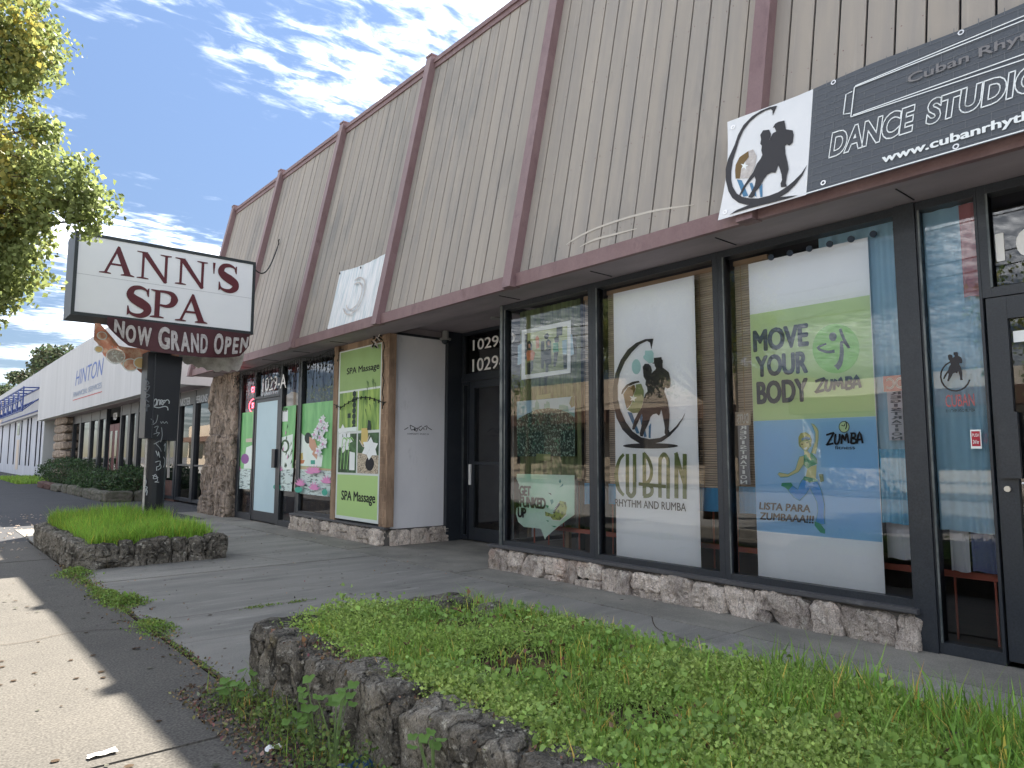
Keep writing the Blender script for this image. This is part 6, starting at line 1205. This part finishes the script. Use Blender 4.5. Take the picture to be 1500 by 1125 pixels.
V,Fq,tn=cat_(L); fast('wall_weeds',V,Fq,weed_m,tn*np.array([.8,.75,.9]),kind='stuff',label='dark green weeds along the foot of the near planter wall',cat='weeds')
x,y=rng.uniform(1.26,1.50,380),rng.uniform(1.5,3.95,380); V,Fq=blades(0,x,y,.0,.04,.16,.9,.0028); tn=tints(len(x),(.75,.75,.8),.25,5); dry=np.repeat(rng.random(len(x))<.15,5); tn[dry]=tn[dry]*np.array([2.8,1.3,1.8]); fast('wall_grass',V,Fq,grass_m,tn,kind='stuff',label='thin grass stalks along the foot of the near planter wall',cat='grass')
# broad leaved mallow stalks
def mallow(x,y,h,label):
    t=thing('mallow_plant',label,'plant',(x,y,0),'broad leaved plants by the near planter wall'); mb=MB(); P=[]
    for i in range(6):
        a=random.uniform(0,2*pi); r=random.uniform(.03,.11); hh=h*random.uniform(.6,1.05); top=(x+r*cos(a),y+r*sin(a),hh); mb.tube([(x,y,0),(x+r*.4*cos(a),y+r*.4*sin(a),hh*.6),top],[.004,.0035,.002],stem_m,4); P+= [top]*2
    mb.build('stem',t)
    vs=[];fs=[];tn=[]
    for (px_,py_,pz) in P:
        c=Vector((px_+random.uniform(-.03,.03),py_+random.uniform(-.03,.03),pz+random.uniform(-.04,.02))); r=random.uniform(.016,.028); nrm=Vector((random.uniform(-.7,.2),random.uniform(-.8,.1),1)).normalized(); a_=nrm.orthogonal().normalized(); b_=nrm.cross(a_); k=len(vs); vs.append(c-nrm*.008)
        for j in range(10): th=2*pi*j/10; rr=r*(1.0+.12*(-1)**j)*(.35 if j==0 else 1); vs.append(c+(a_*cos(th)+b_*sin(th))*rr)
        fs+=[(k,k+1+j,k+1+(j+1)%10) for j in range(10)]
    for li in range(len(P)):
        k0=li*11; fl=[tuple(q-k0 for q in f) for f in fs if k0<=f[0]<k0+11]; fast('leaf',[tuple(v) for v in vs[k0:k0+11]],fl,weed_m,np.tile(np.array([[.42,.52,.5]]),(11,1)),parent=t)
mallow(1.33,2.62,.34,'broad leaved plant standing over the blue wrapper'); mallow(1.36,2.85,.30,'broad leaved plant just behind the one over the blue wrapper'); mallow(1.30,3.65,.17,'small broad leaved plant at the corner of the near planter'); mallow(1.44,2.1,.30,'broad leaved plant nearest the camera by the planter wall')
# litter at the foot of the wall
n=1700; Pn=np.stack([rng.uniform(1.16,1.47,n)-.06*rng.random(n),rng.uniform(2.2,4.1,n),rng.uniform(.003,.02,n)],1); V,Fq=leaves(Pn,.022,up=.9,fold=.3); fast('leaf_litter',V,Fq,dry_m,tints(n,(.95,.95,.95),.45),kind='stuff',label='dry leaf litter along the near planter wall',cat='litter')
n=700; Pn=np.stack([rng.uniform(1.05,1.5,n),rng.uniform(4.0,9.5,n),rng.uniform(.003,.012,n)],1); Pn[:,0]=1.41+rng.normal(size=n)*.06; V,Fq=leaves(Pn,.022,up=.9,fold=.3); fast('leaf_litter',V,Fq,dry_m,tints(n,(1,.95,.8),.4),kind='stuff',label='sparse dry litter along the sidewalk seam',cat='litter')
def scrap(name,label,cat,c,size,m,n=5,h=.02,seed=0):
    r=random.Random(seed); vs=[];fs=[]
    for i in range(n+1):
        for k in range(n+1): vs.append((c[0]+size[0]*(i/n-.5)+.1*size[0]*r.uniform(-1,1),c[1]+size[1]*(k/n-.5)+.1*size[1]*r.uniform(-1,1),c[2]+h*r.uniform(.1,1)))
    for i in range(n):
        for k in range(n): a=i*(n+1)+k; fs.append((a,a+1,a+n+2,a+n+1))
    mb=MB(); mb.add(vs,fs,m); return mb.build(name,None,label,cat=cat)
scrap('paper_scrap','small crumpled white paper among litter by the near planter','litter',(1.26,3.02,.01),(.07,.04),paper_m,4,.025,3)
scrap('blue_wrapper','dark blue plastic wrapper under the broad leaved plant','wrapper',(1.42,2.60,.01),(.15,.08),bluewrap_m,6,.06,5)
scrap('paper_scrap','flat whitish paper scrap on the sunlit sidewalk','litter',(.70,3.46,.003),(.10,.05),paper_m,4,.012,7)
for i,(x_,y_,lab) in enumerate(((1.24,4.13,'small brown leaf on the shaded sidewalk near the planter corner'),(1.20,5.15,'curled brown leaf on the shaded sidewalk midway along the seam'))): scrap('fallen_leaf',lab,'leaf',(x_,y_,.003),(.05,.035),lump_m,3,.012,20+i)
scrap('soil_crumb','dark leaf lump in the middle of the near planter weeds','leaf',(2.1,2.45,.33),(.05,.04),lump_m,4,.04,31)
n=420; Pn=np.stack([rng.uniform(-.3,2.6,n),rng.uniform(10.5,18,n),np.full(n,.0)],1); mbv=[];mbf=[]
for i,pz in enumerate(Pn):
    s_=rng.uniform(.008,.03); k=len(mbv); x_,y_,_=pz; mbv+=[(x_-s_,y_,0),(x_,y_-s_,0),(x_+s_,y_,0),(x_,y_+s_,0),(x_,y_,s_*.8)]; mbf+=[(k,k+1,k+4),(k+1,k+2,k+4),(k+2,k+3,k+4),(k+3,k,k+4)]
fast('gravel_debris',mbv,mbf,pstone_m,kind='stuff',label='small stones and grit scattered over the driveway',cat='grit')
# pebbles/leaf bits on plaza
n=260; Pn=np.stack([rng.uniform(1.5,5.0,n),rng.uniform(3.8,12,n),np.full(n,.006)],1); V,Fq=leaves(Pn,.018,up=1,fold=.3); fast('debris_specks',V,Fq,dry_m,tints(n,(1.2,1.2,1.1),.5),kind='stuff',label='tiny bits of debris on the plaza concrete',cat='debris')
n=150; gx=np.concatenate([rng.uniform(-.4,1.35,n),rng.uniform(1.6,5.0,n)]); gy=np.concatenate([rng.uniform(2.3,9,n),rng.uniform(3.8,12,n)]); mb=MB()
for a_,b_ in zip(gx,gy):
    r_=random.uniform(.006,.02); mb.add([(a_+r_*random.uniform(.7,1.2)*cos(t_),b_+r_*random.uniform(.7,1.2)*sin(t_),.0065) for t_ in np.linspace(0,2*pi,9)[:-1]],[tuple(range(8))],kerb_m if random.random()<.3 else soil_m)
mb.build('gum_spots',None,'dark chewing gum and oil spots trodden into the pavement',cat='spots',kind='stuff')
# concrete hairline cracks
mb=MB()
FZ=lambda u,v,w=0:(u,v,.0062+w*.2)
for pts in ([(1.5,5.93),(1.9,5.9),(2.35,5.95),(2.8,5.9)],[(2.9,9.6),(3.3,8.9),(3.5,8.2)],[(4.5,3.6),(4.2,3.3),(4.1,2.9)],[(.2,6.0),(.6,5.8),(1.0,5.9),(1.38,5.7)]): mb.ribbon(FZ,pts,.007,soil_m,5)
mb.build('pavement_crack',None,'fine dark cracks running across the plaza concrete',kind='structure')

# ================================================================== STREET TREE (upper left)
tr=thing('street_tree','large street tree with green and yellowing leaves at the upper left','tree',(-2.6,8.6,0))
mb=MB(); trunk=[(-2.6,8.6,-.05),(-2.58,8.55,1.2),(-2.45,8.5,2.3),(-2.2,8.4,3.4),(-1.9,8.3,4.6),(-1.7,8.2,5.8)]; mb.tube(trunk,[.24,.20,.17,.14,.10,.05],bark_m,10); mb.build('trunk',tr,smooth=True)
lobes=[(.42,8.3,5.35,.62),(.05,8.6,4.75,.62),(-.25,8.0,5.6,.8),(.50,8.0,5.05,.34),(.90,7.8,3.88,.34),(.55,8.2,3.75,.55),(1.18,7.9,3.72,.23),(.15,8.4,3.75,.75),(.40,8.5,4.22,.3),(.62,8.5,3.2,.42),(.10,8.1,3.05,.5),(.76,7.9,3.36,.20),(1.20,7.9,3.56,.12),(.60,8.0,3.0,.26),(.48,8.1,2.74,.22),(.35,8.0,2.55,.22),(-.5,8.5,3.6,.9),(-1.2,8.3,5.0,1.2),(-1.6,8.6,3.7,1.0),(-2.4,8.4,5.2,1.4),(-3.3,8.6,4.2,1.2),(-2.2,7.6,6.2,1.1),(-1.0,8.6,6.3,.9),(-3.0,9.4,5.6,1.1),(.75,8.0,4.42,.16)]
for i,(x_,y_,z_,r_) in enumerate(lobes):
    if r_<.3 and i%2: continue
    a=Vector(trunk[2+i%3]); b=Vector((x_,y_,z_)); m_=a.lerp(b,.5)+Vector((0,0,.15)); q=MB(); q.tube([a,m_,b],[.055,.03,.008],bark_m,5); q.build('limb',tr)
tw=[];
for (x_,y_,z_,r_) in lobes:
    k=int(330*r_**2/.36*(1.0 if x_>-.8 else .35))+18
    d=rng.normal(size=(k,3)); d/=np.linalg.norm(d,axis=1)[:,None]; rr=r_*rng.uniform(.25,1.0,k)**.5*rng.uniform(.8,1.12,k); tw.append(np.stack([x_+d[:,0]*rr,y_+d[:,1]*rr*1.1,z_+d[:,2]*rr],1))
tw=np.concatenate(tw); kk=np.array([mnoise.noise(Vector(q)*3.2)>-.24 for q in tw]); tw=tw[kk]
per=13; P=np.repeat(tw,per,0)+rng.normal(size=(len(tw)*per,3))*.058
dd=np.stack([rng.normal(size=len(P))*.5,rng.normal(size=len(P))*.5,-.75+rng.normal(size=len(P))*.35],1)
V,Fq=leaves(P,.058,dirs=dd,fold=.35,aspect=.85)
cl=np.repeat(np.array([mnoise.noise(Vector(q)*1.5+Vector((5,0,0))) for q in tw]),per); yl=np.clip(cl*1.3-.12+rng.normal(size=len(P))*.33,-1,1)
tn=np.ones((len(P),3)); y1_=np.clip(yl,0,1)[:,None]; tn=tn*(1-y1_)+np.array([[1.9,1.3,.8]])*y1_; tn*=(1+rng.normal(size=(len(P),1))*.2); 
fast('crown',V,Fq,leaf_m,np.repeat(np.clip(tn,.3,4),4,0),parent=tr)
tws=MB()
for i in range(0,len(tw),9):
    q=Vector(tw[i]); 
    if q.x>-.6: 
        b=q+Vector((-random.uniform(.1,.3),random.uniform(-.1,.1),random.uniform(-.05,.2))); tws.tube([b,q],[.006,.003],bark_m,3)
tws.build('twigs',tr,kind='stuff')
def small_tree(name,label,c,r,h,n,leafm=farleaf_m,size=.3,cat='tree',group=None,trunk=True,ctr=None):
    t=thing(name,label,cat,(c[0],c[1],0),group); 
    mb=MB(); mb.tube([(c[0],c[1],-.05),(c[0]+.1,c[1],h*.5),(c[0],c[1],h*.85)],[r*.09,r*.07,r*.03],bark_m,6); mb.build('trunk',t)
    P=[]
    for i in range(7):
        a=random.uniform(0,2*pi); q=(c[0]+r*.5*cos(a),c[1]+r*.5*sin(a),h-r*.6+random.uniform(-.4,.4)*r); k=n//7; d=rng.normal(size=(k,3)); d/=np.linalg.norm(d,axis=1)[:,None]; P.append(np.array(q)+d*(r*.6*rng.uniform(.3,1,k)**.5)[:,None])
    P=np.concatenate(P); V,Fq=leaves(P,size,fold=.3); fast('crown',V,Fq,leafm,tints(len(P),(1,1,1),.3),parent=t); return t
# ================================================================== NEIGHBOURING BUILDING
NB=thing('neighbour_shop','pale shop building with big stucco fascia lettered HINTON beyond the sign','building',(5.2,30,0))
mb=MB(); mb.box(4.90,5.2,18.3,43.3,2.97,5.6,hinton_m); mb.build('fascia',NB)
mb=MB(); mb.box(5.2,16,18.3,18.5,2.97,5.6,hinton_m); mb.box(5.2,16,18.5,43.3,5.4,5.5,hinton_m); mb.box(5.2,16,43.1,43.3,0,5.4,hinton_m); mb.box(15.8,16,18.5,43.1,0,5.4,hinton_m); mb.build('outer_wall',NB)
mb=MB(); mb.box(5.2,5.62,18.5,43.1,2.96,2.98,soffit_m); mb.box(5.62,12,18.5,18.55,2.9,3.0,soffit_m); mb.build('soffit',NB)
mb=MB(); mb.box(5.62,9,16.35,24.3,2.93,2.96,soffit_m); mb.build('porch_ceiling',NB)
FN=facX(4.895); p=MB(); b=D['hin_box_a']; p.text(FN,'HINTON',(b[0][0]+.1,b[1][0]-.1,b[0][1]-.05,b[2][1]-.02),hblue_m,shear=.2,bold=.0); b=D['hin_box_b']; p.text(FN,'FINANCIAL SERVICES',(b[0][0],b[1][0],b[1][1],b[2][1]),hblue2_m,bold=.01); p.ribbon(FN,[(-33.1,3.43),(-27.4,3.40)],.035,hred_m,0); p.build('lettering',NB)
def nwin(y1,y0,z0,z1,x=5.6,w=.16):
    mb=MB(); mb.box(x-.06,x+.08,y1-w,y1,z0,z1,frame_m); mb.box(x-.06,x+.08,y0,y0+w,z0,z1,frame_m); mb.box(x-.05,x+.07,y0+w,y1-w,z0,z0+.08,frame_m); mb.box(x-.05,x+.07,y0+w,y1-w,z1-.35,z1,frame_m); wdw=mb.build('window',NB)
    g=MB(); g.add([(x+.01,y0+w,z0+.08),(x+.01,y1-w,z0+.08),(x+.01,y1-w,z1-.35),(x+.01,y0+w,z1-.35)],[(0,3,2,1)],glass2); g.build('pane',wdw); return wdw
for a,b in ((37.0,35.2),(35.2,33.0),(33.0,31.3),(31.3,29.9),(27.6,26.3),(26.3,25.2),(25.2,23.8),(23.8,22.4),(22.4,20.7)): nwin(a,b,.55 if b>22 else .05,2.96)
for a,b in ((20.69,19.27),(19.26,17.6),(17.59,16.35)):
    w_=nwin(a,b,.04,2.93,5.62,.10); q=MB(); q.box(5.58,5.66,b+.1,a-.1,.96,1.0,sill_m); q.build('rail',w_)
bx('low_wall',NB,5.56,5.70,20.7,29.4,-.05,.54,brick_m); bx('low_wall',NB,5.56,5.70,29.9,37.0,-.05,.54,brick_m)
dm=MB(); dm.box(5.56,5.62,27.75,28.55,.02,2.35,reddoor_m); dm.box(5.56,5.62,28.6,29.3,.02,2.35,reddoor_m); dd_=dm.build('door',NB,label='maroon double door'); 
for y_ in (28.15,28.95): q=MB(); q.box(5.55,5.558,y_-.18,y_+.18,.5,2.1,glass2); q.build('pane',dd_)
q=MB(); q.text(facX(5.55),'1029',(-28.8,-28.2,2.5,2.75),num_m); q.build('house_number',NB)
p=MB(); b=D['per_box_a']; p.text(facX(5.57),'INKSTER',(b[0][0],b[1][0],b[0][1],b[2][1]),graf_m,bold=.02); b=D['per_box_b']; p.text(facX(5.57),'PERKINS',(b[0][0],b[1][0],b[0][1],b[2][1]),graf_m,bold=.02); p.build('lettering',NB)
mb=MB(); mb.box(5.7,9,20,37,0,.02,ifloor_m); mb.box(9,9.1,16.4,37,0,3,interior_m); mb.box(5.7,9,36.9,37,0,3,interior_m); mb.build('interior',NB)
for i in range(8):
    z0=-.05+i*.38; q=MB(); rock(q,5.2,5.7,37.1,40.2,z0,z0+.375,pstone_m,seed=i*3.3,sub=3,rough=.07,ridge=(1,.6,.4),freq=2.5); q.build('stone',NB)
# shrubs and their stone edging
def shrub(label,c,rx,ry,h,n):
    t=thing('clipped_shrub',label,'shrub',(c[0],c[1],0),'dark shrubs in front of the pale shop'); mb=MB()
    for i in range(4): mb.tube([(c[0],c[1],0),(c[0]+random.uniform(-.4,.4),c[1]+random.uniform(-.5,.5),h*.7)],[.03,.012],bark_m,4)
    mb.build('stem',t); d=rng.normal(size=(n,3)); d/=np.linalg.norm(d,axis=1)[:,None]; r=rng.uniform(.55,1,n)**.4
    r*=1+.30*np.array([mnoise.noise(Vector(q)*2.4+Vector(c)) for q in d]); P=np.stack([c[0]+d[:,0]*rx*r,c[1]+d[:,1]*ry*r,h*.5+d[:,2]*h*.52*r],1); P=P[P[:,2]>.03]
    V,Fq=leaves(P,.075,dirs=d[:len(P)]*.3,fold=.3,aspect=.6); fast('foliage',V,Fq,shrub_m,tints(len(P),(1,1,1),.35),parent=t)
shrub('leftmost of the dark shrubs, in front of the stone pillar',(4.95,33.2,0),.95,3.4,1.12,7000); shrub('middle dark shrub below the pale shop windows',(4.75,27.4,0),.75,1.7,.80,5000); shrub('low rounded dark shrub between the middle shrub and the pole',(4.7,24.9,0),.7,.95,.66,3500); shrub('right hand dark shrub nearest the black pole',(5.0,22.9,0),.65,1.15,.88,4500)
kb=thing('shrub_bed_edging','low mossy stone edging around the shrub bed','edging',(4.2,26,0))
for a,b in ((33.5,31.8),(31.8,30.2),(30.2,28.4)): q=MB(); rock(q,3.9,4.2,b+.02,a-.02,-.05,.24,brick_m if a>31 else kerb_m,seed=a,sub=2,rough=.04); q.build('stone',kb)
for a,b in ((28.4,27.3),(27.3,26),(26,24.6),(24.6,23.2),(23.2,21.75)): q=MB(); rock(q,4.0-.0,4.28,b+.02,a-.02,-.05,.27,kerb_m,seed=a,sub=3,rough=.04); q.build('stone',kb)
for a,b in ((4.05,4.75),(4.78,5.5)): q=MB(); rock(q,a,b,21.5,21.75,-.05,.27,kerb_m,seed=a,sub=3,rough=.04); q.build('stone',kb)
mb=MB(); mb.box(4.25,5.55,21.75,33.5,-.05,.12,soil_m); mb.build('soil',kb)
# far whitewashed wall building
FB_=thing('whitewashed_building','whitewashed building with a blue metal trellis at the far left','building',(5.4,58,0))
mb=MB(); mb.box(5.35,16,43.4,95,-.05,3.4,farwall_m); mb.build('wall',FB_); mb=MB(); mb.box(5.05,16,43.4,95,3.4,5.72,hinton_m); mb.build('parapet',FB_)
for y_ in (45.2,46.8,49.5,51,54,57.5,61,66,72): q=MB(); wd=random.uniform(.12,.3); q.prism([(5.30,y_,0.6),(5.30,y_+wd*.4,.6),(5.30,y_+wd,3.4),(5.30,y_,3.4)],[(5.36,y_,0.6),(5.36,y_+wd*.4,.6),(5.36,y_+wd,3.4),(5.36,y_,3.4)],shade_m); q.build('shadow_streak',FB_)  # tapered dark strips on the wall, shadow streaks built as solid shapes
mb=MB(); mb.box(5.32,5.36,55,56.2,.3,2.2,cream_m); mb.build('door',FB_); mb=MB(); mb.box(5.32,5.36,55.2,56.4,2.5,3.3,glass2); mb.build('window',FB_); mb=MB(); mb.box(5.0,5.06,63.5,68,3.6,5.3,cream_m); mb.build('sign_panel',FB_)
tl=thing('blue_trellis','blue metal trellis frame projecting from the whitewashed building','trellis',(4.8,55,3.2))
mb=MB()
for x_ in (4.35,5.03):
    for z_ in (3.55,4.15,4.75): mb.box(x_-.03,x_+.03,44.5,64,z_-.03,z_+.03,bluep_m)
mb.build('rail',tl)
for y_ in np.arange(44.5,64.1,2.4):
    q=MB(); q.box(4.32,4.38,y_-.05,y_+.05,3.5,4.8,bluep_m); q.build('upright',tl); q=MB(); q.tube([(4.35,y_,4.75),(5.05,y_,4.78)],.03,bluep_m,4); q.build('bracket',tl); q=MB(); q.tube([(4.35,y_,3.55),(5.05,y_,4.2)],.026,bluep_m,4); q.build('bracket',tl)
q=MB()
for y_ in np.arange(44.5,61.8,2.4): q.tube([(4.35,y_,3.55),(4.35,y_+2.4,4.75)],.03,bluep_m,4)
q.build('brace',tl)
x,y=fieldpts(5000,3.6,5.3,37,46); V,Fq=blades(0,x,y,-.02,.08,.24,.6,.02); fast('verge_grass',V,Fq,grass_m,tints(len(x),(1,1,1),.2,5),kind='stuff',label='strip of bright grass at the foot of the whitewashed building',cat='grass')
small_tree('far_tree','bushy dark tree rising behind the pale fascia left of HINTON',(9.0,70,0),1.9,10.0,2600,size=.32,group='trees behind the far buildings')
small_tree('far_tree','smaller dark tree behind the roof near the left edge',(6.9,73,0),1.0,8.4,1200,size=.28,group='trees behind the far buildings')
small_tree('far_tree','lowest tree top at the far left behind the whitewashed building',(6.2,82,0),1.0,7.7,900,size=.28,group='trees behind the far buildings')
# ================================================================== ACROSS THE STREET (what the glass reflects)
mb=MB(); mb.box(-15.5,-12.6,-80,160,-.3,.02,walk_m); struct('opposite_sidewalk',mb)
for i,(y0,y1,h,m) in enumerate(((-40,-14,4.6,oppA_m),(-12,14,4.2,oppW_m),(17,36,5.2,oppA_m),(38,64,4.4,oppW_m),(67,100,5.0,oppA_m))):
    b_=thing('opposite_building',['tan stucco building across the street, seen only in reflection behind the camera','cream low building across the street, reflected in the studio glass','tall tan building across the street, reflected in the spa glass','cream building across the street reflected in the neighbour windows','far tan building across the street, farthest in the reflections'][i],'building',(-17,(y0+y1)/2,0))
    mb=MB(); mb.box(-27,-17,y0,y1,-.05,h,m); mb.build('wall',b_); mb=MB(); mb.box(-16.98,-15.9,y0,y1,2.9,3.5,oppB_m); mb.build('awning',b_)
    for k,y_ in enumerate(np.arange(y0+1.5,y1-2.5,3.6)): q=MB(); q.box(-17.05,-16.99,y_,y_+2.2,.8,2.6,glass2); q.build('window',b_)
for i,(x_,y_,r_,h_) in enumerate(((-13.6,5,2.2,6),(-13.7,16,2.4,6.5),(-13.6,30,2.2,6.2),(-13.6,48,2.4,6.5),(-13.6,-8,2.3,6))):
    small_tree('opposite_tree','street tree across the road opposite the %s, seen reflected'%['dance studio windows','spa windows','dark shrubs','whitewashed building','pavement behind the camera'][i],(x_,y_,0),r_,h_,2600,leaf_m,.16,group='street trees across the road')
for i,y_ in enumerate((-2,26,54)):
    u=thing('utility_pole',['wooden utility pole across the street behind the camera','wooden utility pole across the street by the spa','wooden utility pole farthest along the street'][i],'pole',(-12.9,y_,0)); q=MB(); q.tube([(-12.9,y_,-.1),(-12.9,y_,9.5)],[.15,.1],bark_m,8); q.build('shaft',u); q=MB(); q.box(-14,-11.8,y_-.06,y_+.06,8.6,8.75,bark_m); q.build('crossarm',u)
mb=MB()
for x_,z_ in ((-13.9,8.8),(-12.9,8.8),(-11.9,8.8),(-12.8,7.4),(-12.8,7.0),(-12.7,6.4)):
    pts=[]
    for a,b in ((-30,-2),(-2,26),(26,54),(54,82)):
        for k in range(8): s_=k/8; pts.append((x_,a+(b-a)*s_,z_-.5*4*s_*(1-s_)))
    mb.tube(pts,.02,cable_m,4)
mb.build('overhead_wires',None,'overhead wires running along the far side of the street',cat='wires')
def pickup(label,x,y):
    t=thing('parked_van',label,'van',(x,y,-.04),'white vehicles parked across the street'); prof_=[(-2.4,.35),(-2.4,1.0),(-2.3,1.95),(-1.9,2.05),(.9,2.05),(1.45,1.25),(2.3,1.05),(2.45,.8),(2.45,.35)]
    mb=MB(); mb.prism([(x-.9,y+a,b) for a,b in prof_],[(x+.9,y+a,b) for a,b in prof_],cardw_m); mb.build('body',t)
    for a,b in ((-2.1,-1.2),(-1.1,0),(.1,.9)): q=MB(); q.box(x+.9,x+.91,y+a,y+b,1.25,1.85,carg_m); q.build('window',t)
    for a in (-1.5,1.5):
        for s_ in (-.9,.9): q=MB(); q.tube([(x+s_-.1,y+a,.33),(x+s_+.1,y+a,.33)],.34,tyre_m,14); q.build('wheel',t)
pickup('white van parked across the street opposite the pale shop',-11.3,33)
